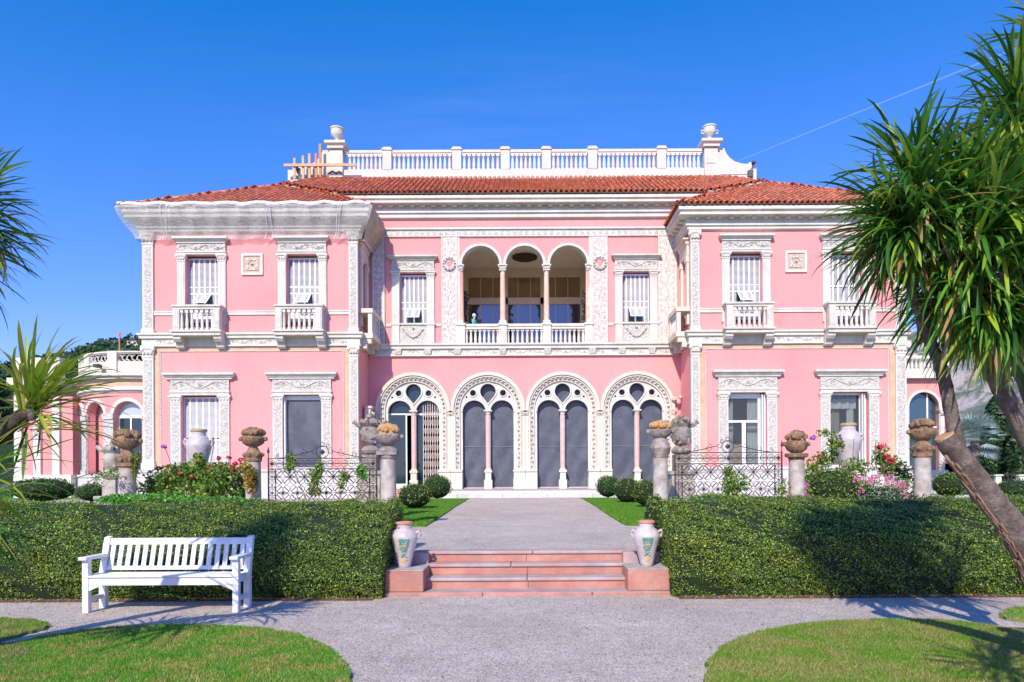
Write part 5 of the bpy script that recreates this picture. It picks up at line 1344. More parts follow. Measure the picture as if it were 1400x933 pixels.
# ================================================================== BENCH
be = empty('garden_bench', (at(228, 838, 7.75).x, 7.95, 0), 'white painted slatted garden bench against the left hedge', 'bench')
bx0, bx1 = -5.035, -3.26; yf, yb = 7.74, 8.05
s_ = .055
def bb(name, *a, bev=.006, shear=None):
    m = MB(); m.box(*a)
    if shear: m.v = [(x, y + shear * (z - a[4]), z) for x, y, z in m.v]
    return m.obj(name, BENCHW, be, bevel=bev)
for x in (bx0, bx1 - .07):
    bb('leg', x, x + .07, yf, yf + .07, 0, .60)
    m = MB(); m.box(x, x + .07, yb, yb + .07, 0, .42); m.add([(x, yb, .42), (x + .07, yb, .42), (x + .07, yb + .07, .42), (x, yb + .07, .42), (x, yb + .11, .82), (x + .07, yb + .11, .82), (x + .07, yb + .17, .835), (x, yb + .17, .835)], [(0, 1, 5, 4), (1, 2, 6, 5), (2, 3, 7, 6), (3, 0, 4, 7), (4, 5, 6, 7)]); m.obj('leg', BENCHW, be)
    m = MB(); m.box(x - .015, x + .085, yf - .05, yb + .05, .60, .64); m.obj('armrest', BENCHW, be, bevel=.012)
    bb('side_rail', x + .01, x + .06, yf + .07, yb, .12, .17); bb('side_rail', x + .01, x + .06, yf + .07, yb, .33, .40)
bb('front_rail', bx0 + .07, bx1 - .07, yf + .01, yf + .04, .31, .40)
for s, x in ((1, bx0 + .07), (-1, bx1 - .07)):
    m = MB(); m.add([(x, yf + .012, .31), (x + s * .14, yf + .012, .31), (x, yf + .012, .25), (x, yf + .038, .31), (x + s * .14, yf + .038, .31), (x, yf + .038, .25)], [(0, 1, 2), (5, 4, 3), (0, 3, 4, 1), (1, 4, 5, 2), (2, 5, 3, 0)])
    m.obj('corner_brace', BENCHW, be)
for k in range(5): y = yf - .01 + k * .072; bb('seat_slat', bx0 + .01, bx1 - .01, y, y + .060, .402, .422)
def lean(z): return yb + .01 + (z - .42) * .283
for nm, z0_, z1_ in (('top_rail', .735, .812), ('lower_rail', .445, .49)):
    m = MB(); a, b_ = lean(z0_), lean(z1_); m.add([(bx0 + .07, a, z0_), (bx1 - .07, a, z0_), (bx1 - .07, a + .035, z0_), (bx0 + .07, a + .035, z0_), (bx0 + .07, b_, z1_), (bx1 - .07, b_, z1_), (bx1 - .07, b_ + .035, z1_), (bx0 + .07, b_ + .035, z1_)],
        [(0, 3, 2, 1), (4, 5, 6, 7), (0, 1, 5, 4), (1, 2, 6, 5), (2, 3, 7, 6), (3, 0, 4, 7)]); m.obj(nm, BENCHW, be, bevel=.006)
ns = 17
for k in range(ns):
    x = bx0 + .07 + (bx1 - bx0 - .14) * (k + .5) / ns; a, b_ = lean(.49) + .006, lean(.735) + .006; w2 = .026
    m = MB(); m.add([(x - w2, a, .49), (x + w2, a, .49), (x + w2, a + .02, .49), (x - w2, a + .02, .49), (x - w2, b_, .736), (x + w2, b_, .736), (x + w2, b_ + .02, .736), (x - w2, b_ + .02, .736)], [(0, 3, 2, 1), (4, 5, 6, 7), (0, 1, 5, 4), (1, 2, 6, 5), (2, 3, 7, 6), (3, 0, 4, 7)]); m.obj('back_slat', BENCHW, be)

# ================================================================== JARS BY THE STEPS
GLAZ = bpy.data.materials.new('glazed_pottery'); GLAZ.use_nodes = True; nt = GLAZ.node_tree; b = nt.nodes['Principled BSDF']
geo = nt.nodes.new('ShaderNodeNewGeometry')
c = ramp(nt, noise(nt, geo.outputs['Position'], 7, 5, .7), [(.35, (.46, .38, .38)), (.65, (.62, .55, .56))])
nt.links.new(c, b.inputs['Base Color']); b.inputs['Roughness'].default_value = .32; b.inputs['Coat Weight'].default_value = .3
PAINTG = mat('green_glaze', (.04, .22, .18), (.12, .34, .30), 30, .35); PAINTY = mat('yellow_glaze', (.62, .38, .06), (.70, .50, .15), 30, .35); PAINTO = mat('orange_glaze', (.55, .26, .12), rough=.4)
TERRA = mat('terracotta', (.50, .20, .10), (.64, .32, .18), 20, .85, .3, 40)
def jar_prof(h, r): return [(r * .40, 0), (r * .46, h * .02), (r * .52, h * .10), (r * .72, h * .35), (r * .94, h * .58), (r, h * .66), (r * .985, h * .685), (r * .93, h * .74), (r * .72, h * .82), (r * .56, h * .855), (r * .54, h * .93), (r * .62, h * .955), (r * .62, h * .985), (r * .50, h)]
def jar(x, y, z, h, r, label, painted, group=None, dz=1):
    j = empty('glazed_jar', (x, y, z), label, 'jar', group)
    m = MB(); m.lathe(jar_prof(h, r), (x, y, z), 32); m.obj('body', GLAZ, j, smooth=True)
    m = MB(); m.lathe([(r * .565, h * .945), (r * .64, h * .955), (r * .64, h * .99), (r * .50, h * 1.004), (r * .44, h * .96)], (x, y, z), 32); m.obj('rim', TERRA if painted else mat('ochre_rim', (.42, .30, .10), (.55, .42, .22), 20, .8), j, smooth=True)
    for q in (-1, 1):
        m = MB(); m.tube([(x + q * r * .86, y, z + h * .76), (x + q * r * 1.12, y, z + h * .79), (x + q * r * 1.2, y, z + h * .73), (x + q * r * 1.05, y, z + h * .66), (x + q * r * .97, y, z + h * .62)], [r * .09, r * .13, r * .11, r * .1, r * .06], 8); m.obj('handle', GLAZ, j, smooth=True)
    if painted:
        pr = jar_prof(h, r)
        def rad(t):
            for (r0, z0_), (r1, z1_) in zip(pr, pr[1:]):
                if z0_ <= t * h <= z1_: return r0 + (r1 - r0) * (t * h - z0_) / (z1_ - z0_ + 1e-9)
            return r
        mg, my = MB(), MB()
        rr = random.Random(4)
        def petal(mb, t, a, sz, rot, asp=.45):
            rd = rad(t) + .0025; ca = -PI / 2 + a
            base = Vector((math.cos(ca), math.sin(ca), 0)); tx = Vector((-math.sin(ca), math.cos(ca), 0)); up = Vector((0, 0, 1))
            c = Vector((x, y, z)) + base * rd + up * t * h
            d = tx * math.cos(rot) + up * math.sin(rot); e = tx * -math.sin(rot) + up * math.cos(rot)
            P_ = [c - d * sz, c + e * sz * asp, c + d * sz, c - e * sz * asp]; P2 = [p + base * .004 for p in P_]
            mb.add([tuple(p) for p in P_ + P2], [(4, 5, 6, 7), (0, 1, 5, 4), (1, 2, 6, 5), (2, 3, 7, 6), (3, 0, 4, 7)])
        for k in range(90):
            t = rr.uniform(.42, .64); a = rr.uniform(-.42, .42) * (1 - (.64 - t) * 1.2); petal(mg, t, a + dz * .1, .016, rr.uniform(0, PI))
        for k in range(30):
            petal(mg, rr.uniform(.24, .40), rr.uniform(-.28, .28) + dz * .1, .014, rr.uniform(0, PI))
        for k in range(26): petal(my, rr.choice((.50, .46, .33, .20, .16, .55)) + rr.uniform(-.01, .01), rr.uniform(-.22, .22) + dz * .1, .017, rr.uniform(-.4, .4), .6)
        for k in range(6): petal(my, .12 + .012 * k, rr.uniform(-.25, .25) + dz * .1, .02, 0, .4)
        mg.obj('green_painting', PAINTG, j); my.obj('yellow_painting', PAINTY, j)
    return j
jar(-1.60, 9.02, .334, .60, .178, 'glazed jar with painted green and yellow flowers on the left stone pier', True, 'painted jars on the step piers', 1)
jar(1.60, 9.02, .334, .60, .178, 'glazed jar with painted flowers and orange rim on the right stone pier', True, 'painted jars on the step piers', -1)
# ================================================================== TERRACE COLUMNS
def basket(mb, mf, c, r, h, style):
    """carved bowl (mb) heaped with fruit (mf)"""
    x, y, z = c
    mb.lathe([(r * .35, 0), (r * .5, h * .03), (r * .82, h * .16), (r * .98, h * .36), (r, h * .48), (r * .9, h * .54)], c, 16, wob=.025)
    mf.blob((x, y, z + h * .52), r * .80, h * .42, 12, 8, wob=.05)
    for k in range(10):
        a = 2 * PI * k / 10; mb.blob((x + r * .93 * math.cos(a), y + r * .93 * math.sin(a), z + h * .47), r * .13, seg=6, rings=4)
    rr = random.Random(style)
    for k in range(70):
        a = rr.uniform(0, 2 * PI); q = math.sqrt(rr.random()) * .84; mf.blob((x + r * q * math.cos(a), y + r * q * math.sin(a), z + h * .44 + h * .50 * math.sqrt(max(0, 1 - q * q)) + rr.uniform(-.01, .01)), r * rr.uniform(.15, .27), seg=7, rings=5, wob=.06)
def column(px, Y, ybase, ycap, capb, yb0, yt, rshaft, label, fruit, stone, style, yd=0, rb=.26):
    x = at(px, 640, Y).x; Z_ = lambda y: at(px, y, Y).z
    zb = gz(Y); e = empty('finial_column', (x, Y, zb), label, 'column', 'stone columns with carved fruit baskets')
    zc_ = Z_(ycap); m = MB(); n = 12; r = rshaft
    m.lathe([(r * 1.12, 0), (r * 1.12, .07), (r * 1.0, .1), (r * 1.02, .7), (r * .96, zc_ - zb)], (x, Y, zb), 20, wob=.006); m.obj('shaft', ROCKL, e, smooth=True)
    m = MB(); zt_ = Z_(capb); h = zt_ - zc_
    if style == 'block':
        m.lathe([(r * 1.0, 0), (r * 1.2, h * .18), (r * 1.2, h * .3)], (x, Y, zc_), 20); m.box(x - r * 1.3, x + r * 1.3, Y - r * 1.3, Y + r * 1.3, zc_ + h * .32, zc_ + h * .62); m.lathe([(r * 1.25, h * .62), (r * 1.1, h * .8), (r * .6, h * .97), (r * .4, h * 1.0)], (x, Y, zc_), 20)
    elif style == 'flat': m.lathe([(r, 0), (r * 1.05, h * .3), (r * 1.45, h * .45), (r * 1.5, h * .9), (r * 1.35, h)], (x, Y, zc_), 20)
    elif style == 'bell': m.lathe([(r, 0), (r * 1.1, h * .12), (r * 1.3, h * .3), (r * 1.45, h * .42), (r * 1.15, h * .6), (r * .9, h * .8), (r * .75, h)], (x, Y, zc_), 18, wob=.05)
    else:
        m.lathe([(r, 0), (r * 1.15, h * .1), (r * 1.1, h * .2), (r * 1.2, h * .35), (r * 1.35, h * .5), (r * 1.35, h * .58), (r * .9, h * .7), (r * .75, h * .85), (r * .6, h)], (x, Y, zc_), 18, wob=.04)
        for k in range(8): a = k * PI / 4; m.blob((x + r * 1.25 * math.cos(a), Y + r * 1.25 * math.sin(a), zc_ + h * .5), r * .3, seg=6, rings=4, wob=.1)
    m.obj('capital', ROCKB if stone == 'b' else ROCK, e, smooth=True)
    mb_, mf = MB(), MB(); z0_ = Z_(yb0); hh = Z_(yt) - z0_
    if yb0 < capb - 1: mb_.lathe([(r * .6, -(z0_ - zt_) * -0), (r * .55, 0)], (x, Y, z0_), 12)
    mm = MB(); mm.lathe([(r * .62, 0), (r * .5, (z0_ - zt_) * .5), (r * .62, z0_ - zt_ + .02)], (x, Y, zt_), 14); mm.obj('neck', ROCKL, e, smooth=True)
    basket(mb_, mf, (x, Y, z0_), rb, hh, int(px)); 
    for q in (-1, 1): mb_.blob((x + q * rb * 1.08, Y, z0_ + hh * .42), rb * .2, seg=6, rings=5, wob=.1)
    mb_.obj('basket', ROCKB if stone == 'b' else ROCK, e, smooth=True); mf.obj('fruit', fruit, e, smooth=True)
column(174, 14, 0, 640, 616, 614, 589, .165, 'vine-clad stone column with a brown fruit basket, farthest left', ROCKB, 'b', 'fancy')
column(346.5, 14, 0, 632, 612, 611, 586, .15, 'stone column with brown fruit basket at the left end of the left iron fence', ROCKB, 'b', 'fancy', rb=.24)
column(531, 14, 0, 628, 610, 609, 581, .16, 'stone column with orange lichened fruit basket, left of the villa approach', LICHEN, 'g', 'block', rb=.26)
column(903, 14, 0, 626, 594, 600, 577, .15, 'stone column with orange lichened fruit, right of the villa approach', LICHEN, 'g', 'bell', rb=.235)
column(1089, 14, 0, 629, 620, 620, 590, .155, 'stone column topped by a round basket at the right end of the right iron fence', ROCKB, 'b', 'flat', rb=.23)
column(1261, 14, 0, 626, 600, 603, 574, .16, 'dark shaded stone column with fruit basket beside the palm trunk', ROCKB, 'b', 'fancy', rb=.26)
# carved flower-vase statues behind the fence
def statue(px, Y, label, sd, top=568, tint=ROCK, dy=0):
    x = at(px, 640, Y).x; Z_ = lambda y: at(px, y + dy, Y).z; e = empty('carved_vase', (x, Y, gz(Y)), label, 'statue', 'carved stone flower vases')
    m = MB(); m.box(x - .27, x + .27, Y - .27, Y + .27, gz(Y), Z_(646)); m.box(x - .31, x + .31, Y - .31, Y + .31, Z_(649), Z_(644)); m.obj('pedestal', ROCKL, e, bevel=.01)
    m = MB(); m.box(x - .17, x + .17, Y - .17, Y + .17, Z_(644), Z_(622)); m.lathe([(.12, 0), (.20, .03), (.23, .10), (.17, .18), (.10, .22)], (x, Y, Z_(622)), 14, wob=.03)
    m.lathe([(.12, 0), (.20, .1), (.24, .3), (.20, .42), (.26, .5)], (x, Y, Z_(609)), 14, wob=.06)
    rr = random.Random(sd)
    for k in range(16): a = rr.uniform(0, 2 * PI); m.blob((x + .2 * math.cos(a), Y + .2 * math.sin(a), Z_(609) + rr.uniform(.02, .4)), rr.uniform(.03, .07), seg=6, rings=4, wob=.15)
    m.obj('vase', tint, e, smooth=True)
    m = MB()
    for k in range(34): a = rr.uniform(0, 2 * PI); q = rr.random(); m.blob((x + .22 * q * math.cos(a), Y + .2 * q * math.sin(a), Z_(580) + rr.uniform(0, .2) * (1.2 - q)), rr.uniform(.04, .08), seg=6, rings=4, wob=.15)
    for q in (-1, 1):
        m.tube([(x + q * .15, Y, Z_(582)), (x + q * .30, Y - .02, Z_(581)), (x + q * .38, Y - .03, Z_(577)), (x + q * .42, Y, Z_(579))], [.07, .06, .05, .02], 6)
    m.obj('stone_flowers', tint, e, smooth=True)
statue(507, 16, 'grey carved vase of stone flowers behind the left iron fence', 3)
statue(931, 16, 'grey carved vase of stone flowers behind the right iron fence', 8)
statue(154, 17.5, 'lichened carved vase half hidden behind the vine-clad column', 5, tint=ROCKL, dy=34)
# big plain jars in the beds
def bedjar(px, ytop, ybot, wpx, Y, label):
    x = at(px, 640, Y).x; z0_ = at(px, ybot, Y).z; h = at(px, ytop, Y).z - z0_
    j = jar(x, Y, z0_, h, wpx / 2 * Y / F, label, False)
    m = MB(); m.box(x - .28, x + .28, Y - .28, Y + .28, gz(Y), z0_); o = m.obj('jar_pedestal', MARBLE_W, bevel=.01); tag(o, 'pale stone block under the lilac jar in the %s bed' % ('left' if px < 700 else 'right'), 'pedestal')
bedjar(272, 587, 652, 34, 17, 'large pale lilac jar with ochre rim in the left rose bed')
bedjar(1160, 579, 648, 34, 17, 'large pale lilac jar with brown rim in the right flower bed')

# ================================================================== IRON FENCES
def iron_fence(p0, p1, yr, yr2, yc, xc, label, left):
    Y = 14.0; a = at(p0, 640, Y).x; b_ = at(p1, 640, Y).x; zb = gz(Y) + .05
    Z_ = lambda y: at((p0 + p1) / 2, y, Y).z
    e = empty('iron_fence', ((a + b_) / 2, Y, gz(Y)), label, 'fence', 'wrought iron fence panels on the terrace')
    n = 15; cw = (b_ - a) / n; zr, z2 = Z_(yr), Z_(yr2)
    for x in (a, b_): m = MB(); m.box(x - .012, x + .012, Y - .012, Y + .012, gz(Y) - .1, zr + .02); m.obj('post', IRON, e)
    xp = a if left else b_
    m = MB(); m.tube([(xp, Y, zr), (xp, Y, zr + .12)], .010, 5); m.lathe([(.005, 0), (.03, .04), (.006, .14)], (xp, Y, zr + .1), 8); m.obj('finial', IRON, e)
    for z in (zr, z2, zb): m = MB(); m.box(a, b_, Y - .009, Y + .009, z - .009, z + .009); m.obj('rail', IRON, e)
    m = MB(); 
    for x in (a + cw, b_ - cw): m.box(x - .008, x + .008, Y - .008, Y + .008, zb, z2)
    nz = 7; ch = (z2 - zb) / nz
    for j in range(1, nz): m.box(a, b_, Y - .006, Y + .006, zb + ch * j - .006, zb + ch * j + .006) if j % 2 == 0 else None
    def ring(cx, cz, r, w=.0062): m.tube([(cx + r * math.cos(t), Y, cz + r * math.sin(t)) for t in [k * 2 * PI / 14 for k in range(14)]], w, 4, closed=True)
    def spiral(cx, cz, r, a0, s=1, w=.0058):
        m.tube([(cx + r * (1 - k / 15) * math.cos(a0 + s * k * .62), Y, cz + r * (1 - k / 15) * math.sin(a0 + s * k * .62)) for k in range(13)], w, 4)
    for i in range(n):
        cx = a + cw * (i + .5)
        ring(cx, (zr + z2) / 2, min(cw, zr - z2) * .47)
        for s in (-1, 1): spiral(cx + s * cw * .2, (zr + z2) / 2, cw * .17, PI / 2, s)
        m.box(cx - cw * .45, cx + cw * .45, Y - .006, Y + .006, (zr + z2) / 2 - .005, (zr + z2) / 2 + .005)
        for j in range(nz):
            cz = zb + ch * (j + .5); ring(cx, cz, min(cw, ch) * .47)
            if 0 < i < n - 1:
                s = 1 if (i + j) % 2 else -1; L = cw * .30
                m.tube([(cx - L, Y, cz - s * L), (cx + L, Y, cz + s * L)], .0105, 4)
            else:
                m.box(cx - .005, cx + .005, Y - .005, Y + .005, cz - ch * .5, cz + ch * .5); spiral(cx - .035, cz, .04, 0); spiral(cx + .035, cz, .04, PI, -1)
    stuff(m.obj('ring_pattern', IRON, e))
    m = MB()
    for i in range(1, n, 2):
        for j in (2, 4, 6):
            cx, cz = a + cw * (i + (1 if j == 4 else 0)), zb + ch * (j - .0)
            m.octa((cx, Y, cz), .045, .02)
    for x in (a + cw * .5, b_ - cw * .5, a + cw * n / 2): m.octa((x, Y, (zr + z2) / 2), .055, .02)
    m.obj('rosettes', IRON, e)
    m = MB(); xm = at(xc, 640, Y).x; zt_ = Z_(yc); H = zt_ - zr
    ring(xm, zr + H * .42, H * .40, .009); ring(xm - .0, zr + H * .9, H * .14)
    for s in (-1, 1):
        m.tube([(xm + s * t * (b_ - a) * .40, Y, zr + H * .62 * (1 - t) ** 1.3 + .01) for t in [k / 12 for k in range(3, 13)]], .008, 4)
        for q, r, hh in ((.08, .075, .45), (.18, .085, .30), (.30, .065, .22), (.42, .045, .14)): spiral(xm + s * q * (b_ - a), zr + hh * H + .01, r, PI / 2, s)
        spiral(xm + s * .11, zr + H * .82, .05, 0, s)
    m.octa((xm, Y, zr + H * .42), .06, .02); m.obj('scroll_crest', IRON, e)
    return e
iron_fence(367, 515, 627, 641, 606, 441, 'wrought iron fence of rings and scrolls at the left of the approach', True)
iron_fence(923, 1069, 619, 634, 599, 995, 'wrought iron fence of rings and scrolls at the right of the approach', False)
# stone kerb behind the fences
for a, b_, t in ((367, 520, 'left'), (915, 1070, 'right')):
    m = MB(); x0, x1 = at(a, 640, 14.35).x, at(b_, 640, 14.35).x; m.box(x0, x1, 14.25, 14.5, .3, .60); o = m.obj('low_kerb_wall', MARBLE_W, bevel=.01); tag(o, 'low pale stone kerb behind the %s iron fence' % t, 'kerb')

# ================================================================== SHRUBS
def ell(n, c, r, rz, shell=.35, flat=True):
    v = NR.normal(size=(n, 3)); v /= np.linalg.norm(v, axis=1)[:, None]
    if flat: v[:, 2] = np.where(v[:, 2] < -.5, -v[:, 2], v[:, 2])
    q = 1 - shell * NR.uniform(0, 1, n) ** 1.5
    lump = 1 + .05 * np.sin(v[:, 0] * 9 + c[0] * 3) * np.sin(v[:, 2] * 8) + .04 * np.sin(v[:, 1] * 13 + v[:, 0] * 5)
    P_ = v * (q * lump)[:, None] * [r, r, rz] + np.array(c); return P_, v
def ball(px, ytop, ybot, wpx, Y, label, m_=BOX, size=.04, dens=1.0, shell=.12, wild=False):
    c0 = at(px, (ytop + ybot) / 2, Y); r = wpx / 2 * Y / F; rz = (ybot - ytop) / 2 * Y / F
    e = empty('clipped_shrub' if not wild else 'leafy_shrub', (c0.x, Y, gz(Y)), label, 'shrub')
    m = MB(); m.blob((c0.x, Y, c0.z), r * .88, rz * .88, 14, 8, wob=.02); m.obj('shade_core', HEDGECORE, e)  # dark solid for the shade inside the shrub, no modelled branches
    n = int(4 * PI * r * rz / (size * size) * 1.25 * dens)
    P_, N_ = ell(n, tuple(c0), r, rz, shell)
    stuff(leaves('leaves', P_, N_, size, m_, e, spread=.5 if not wild else .9, aspect=.55))
    m = MB(); m.tube([(c0.x, Y, gz(Y) - .02), (c0.x + .01, Y, c0.z)], .04, 6); m.obj('stem', BARK, e)
ball(597.5, 649, 684, 42, 27.5, 'round clipped dark green ball shrub left of the door terrace', size=.055)
ball(567, 660, 697, 50, 20.5, 'loose bright green mound shrub in front of the left ball shrub', BOXY, .07, 1, .3, True)
ball(831, 650, 682, 34, 27.5, 'small round clipped shrub nearest the right end of the terrace step', size=.055)
ball(858, 652, 690, 40, 23.5, 'ragged olive-green shrub between the clipped ball and the right hedge', BOXY, .06, .9, .3, True)
ball(882, 655, 694, 34, 20.5, 'bright green shrub beside the right stone column', BOXY, .05, 1, .25, True)
ball(125, 661, 687, 40, 17.5, 'small round clipped shrub in front of the curved pavilion', size=.04)
ball(60, 653, 688, 84, 19, 'broad green shrub at the far left under the pavilion', BOX, .06, 1, .3, True)
ball(1297, 645, 682, 44, 19, 'round yellow-green shrub right of the shaded column', BOXY, .05, 1, .25, True)
ball(1140, 640, 700, 78, 14.8, 'dense bright green mound shrub in front of the right lilac jar', BOXY, .05, 1, .25, True)
ball(1199, 665, 700, 76, 14.6, 'silvery grey low cushion plant in the right flower bed', GREYL, .03, 1, .1, True)
ball(1390, 655, 690, 60, 17, 'green shrub at the far right behind the leaning trunk', BOX, .06, 1, .3, True)
ball(895, 676, 735, 30, 9.45, 'rounded leafy end of the right hedge above the painted jar', HEDGE, .034, 1, .12, True)

def bed(name, label, spots, m_, size, dens, Y, parentcat='rose bush'):
    c = at(spots[0][0], spots[0][1], Y); e = empty(name, (c.x, Y, gz(Y)), label, parentcat); Ps = []; Ns = []
    for px, py, rpx, rpy, d in spots:
        c = at(px, py, Y + R.uniform(-.3, .3)); P_, N_ = ell(int(rpx * rpy * d * dens * 1.5), tuple(c), rpx * Y / F, rpy * Y / F, .9, False); Ps.append(P_); Ns.append(N_)
    P_ = np.concatenate(Ps); N_ = np.concatenate(Ns); k = P_[:, 2] > gz(Y)
    stuff(leaves('leaves', P_[k], N_[k], size, m_, e, spread=1.2, aspect=.6, sv=.5)); return e
def stems(e, lst, Y, r=.008):
    m = MB()
    for pts in lst: m.tube([tuple(at(x, y, Y + .05 * i)) for i, (x, y) in enumerate(pts)], r, 5)
    m.obj('stems', mat('green_stem', (.10, .13, .04), (.18, .12, .07), 12, .8), e)
def bloom(e, px, py, Y, r, m_, n=16, name='flower'):
    c = at(px, py, Y); P_, N_ = ell(n, tuple(c), r, r * .8, .5, False); o = leaves(name, P_, N_, r * 1.1, m_, e, spread=.4, aspect=.8)
    return o
e = bed('rose_bush', 'sprawling rose bush with red blooms around the left lilac jar', [(232, 655, 30, 18, 1), (268, 650, 26, 22, 1.2), (300, 652, 30, 20, 1.3), (335, 662, 16, 26, 1), (210, 668, 25, 14, .9), (282, 672, 60, 14, 1.2), (245, 640, 14, 8, .6), (272, 632, 10, 12, 1)], ROSEL, .075, 1.5, 14.9)
for px, py in ((342, 634), (336, 628), (322, 634), (345, 645), (283, 646), (262, 652), (319, 642), (310, 648), (246, 648), (205, 655), (299, 627), (293, 637), (313, 626), (329, 629), (233, 653), (217, 641), (305, 637), (288, 639)): bloom(e, px, py, 14.6, .055, REDF, 26)
bloom(e, 224.5, 611, 14.7, .055, PURPF, 26)
stems(e, [((226, 613), (231, 626), (237, 645), (240, 665)), ((217, 643), (218, 655), (222, 670)), ((299, 630), (297, 650), (290, 670)), ((329, 632), (322, 655), (318, 675)), ((291, 598), (292, 612), (288, 632), (284, 655)), ((313, 630), (310, 655), (306, 676)), ((160, 660), (180, 650), (200, 668)), ((190, 640), (200, 655), (215, 672))], 14.6)
e = bed('creeper', 'bright green ground creeper along the back of the left hedge', [(170, 683, 34, 7, 2), (215, 682, 30, 7, 2), (262, 684, 34, 6, 2), (310, 685, 26, 6, 1.6), (345, 686, 14, 5, 1)], IVYL, .06, 1.5, 11.2, 'creeper')
e = bed('climbing_vine', 'thin vine climbing the farthest left stone column', [(187, 628, 5, 12, 2), (184, 642, 4, 14, 2), (150, 648, 16, 10, .5), (134, 655, 12, 14, .4)], ROSEL, .05, 1.2, 13.75, 'vine')
stems(e, [((186, 620), (184, 640), (185, 668)), ((110, 668), (135, 650), (160, 640)), ((100, 655), (130, 646), (150, 655))], 13.75, .01)
e = bed('autumn_rose', 'rose with yellowing leaves at the foot of the second stone column', [(343, 655, 10, 22, 1.3), (336, 640, 9, 10, 1)], leafmat('autumn_leaf', [(0, (.06, .14, .02)), (.4, (.30, .30, .04)), (.7, (.55, .36, .05)), (1, (.50, .14, .05))], .3), .06, 1.5, 13.6)
for pxs, lb, Yv in (([(397, 632, 7, 14, 1.3), (394, 640, 6, 8, 1)], 'young climbing rose near the left end of the left iron fence', 13.8), ([(430, 655, 10, 20, 1), (437, 640, 7, 10, .8), (430, 672, 10, 8, 1.3)], 'climbing rose in the middle of the left iron fence', 13.85), ([(470, 652, 8, 8, 1.2), (466, 665, 5, 9, .8)], 'small rose shoot on the left iron fence right of its middle', 13.8), ([(494, 644, 7, 10, 1.6), (498, 652, 5, 6, 1.2)], 'bright rose shoot near the right end of the left iron fence', 13.75),
                    ([(1000, 664, 13, 20, 1.4), (996, 645, 8, 10, 1), (1016, 660, 10, 12, .7), (975, 680, 26, 6, 1.5), (1010, 682, 30, 6, 1.7)], 'climbing rose in the middle of the right iron fence', 13.8)):
    e = bed('climbing_rose', lb, pxs, ROSEL if 'bright' not in lb else IVYL, .055, 1.5, Yv, 'climbing rose')
    stems(e, [((pxs[0][0], pxs[0][1] - 14), (pxs[0][0] + 4, pxs[0][1] + 10), (pxs[0][0] + (22 if pxs[0][0] < 420 else -8), 683))], Yv, .009)
e = bed('rose_bush', 'tall rose bush with red blooms around the right lilac jar', [(1115, 640, 16, 18, .9), (1130, 626, 14, 14, .9), (1142, 608, 12, 16, 1.1), (1128, 592, 12, 6, .7), (1170, 640, 26, 14, .7), (1205, 625, 12, 20, .8), (1225, 640, 14, 18, .8), (1212, 643, 10, 10, 1.6), (1238, 652, 12, 16, .8), (1100, 655, 14, 16, .8)], ROSEL, .065, 1.4, 15.2)
for px, py, rr in ((1203, 612, .06), (1212, 624, .055), (1219, 629, .06), (1125, 625, .045), (1217, 633, .04)): bloom(e, px, py, 14.9, rr, REDF, 30)
bloom(e, 1111, 599, 14.9, .07, PURPF, 34); bloom(e, 1119, 622, 14.9, .03, REDF, 12)
stems(e, [((1112, 600), (1124, 594), (1138, 598), (1146, 625), (1150, 650)), ((1203, 614), (1206, 640), (1200, 665)), ((1219, 630), (1214, 655)), ((1198, 602), (1196, 620), (1200, 650)), ((1118, 625), (1116, 650), (1120, 680)), ((1170, 650), (1166, 625), (1168, 600))], 14.9)
e = bed('pink_flowering_plant', 'mass of pink geranium blossom in the right flower bed', [(1182, 664, 22, 12, .8), (1225, 668, 26, 16, .8), (1246, 680, 14, 10, .7), (1175, 688, 10, 12, .6)], ROSEL, .05, 1.4, 14.3, 'geranium')
fl = []
for cx_, cy_, rx_, ry_, n in ((1180, 656, 14, 8, 26), (1198, 655, 8, 8, 16), (1222, 660, 16, 10, 26), (1236, 668, 12, 9, 18), (1244, 682, 12, 6, 14), (1176, 674, 7, 8, 8), (1215, 650, 12, 5, 8)):
    for k in range(n):
        a = R.uniform(0, 2 * PI); q = math.sqrt(R.random()); fl.append((cx_ + rx_ * q * math.cos(a), cy_ + ry_ * q * math.sin(a)))
pf = None
for px, py in fl:
    if pf is None or R.random() < .25: pf = bloom(e, px, py, 14.0, .03, PINKF, 9); pc = at(px, py, 14.0)
    else:
        o = meshobj('flower', pf.data, e, tuple(at(px, py, 14.0) - pc))
e = bed('magenta_flower', 'small magenta flowers at the foot of the round-topped column', [(1104, 670, 6, 14, 1), (1070, 668, 10, 16, .8)], ROSEL, .05, 1.4, 14.2, 'flowers')
for px, py in ((1101, 675), (1103, 680), (1100, 668), (1103, 662)): bloom(e, px, py, 14.0, .05, MAGF, 18)
for px, py in ((1075, 672), (1079, 677), (1068, 664)): bloom(e, px, py, 14.0, .035, PINKF, 14)
e = bed('low_foliage', 'mixed low green foliage behind the right hedge', [(960, 683, 30, 5, 1.5), (1050, 684, 30, 5, 1.5), (1290, 688, 70, 6, 1.5), (1110, 688, 24, 6, 1.5), (1375, 690, 40, 12, 1)], BOX, .05, 1.4, 12.5, 'ground cover')

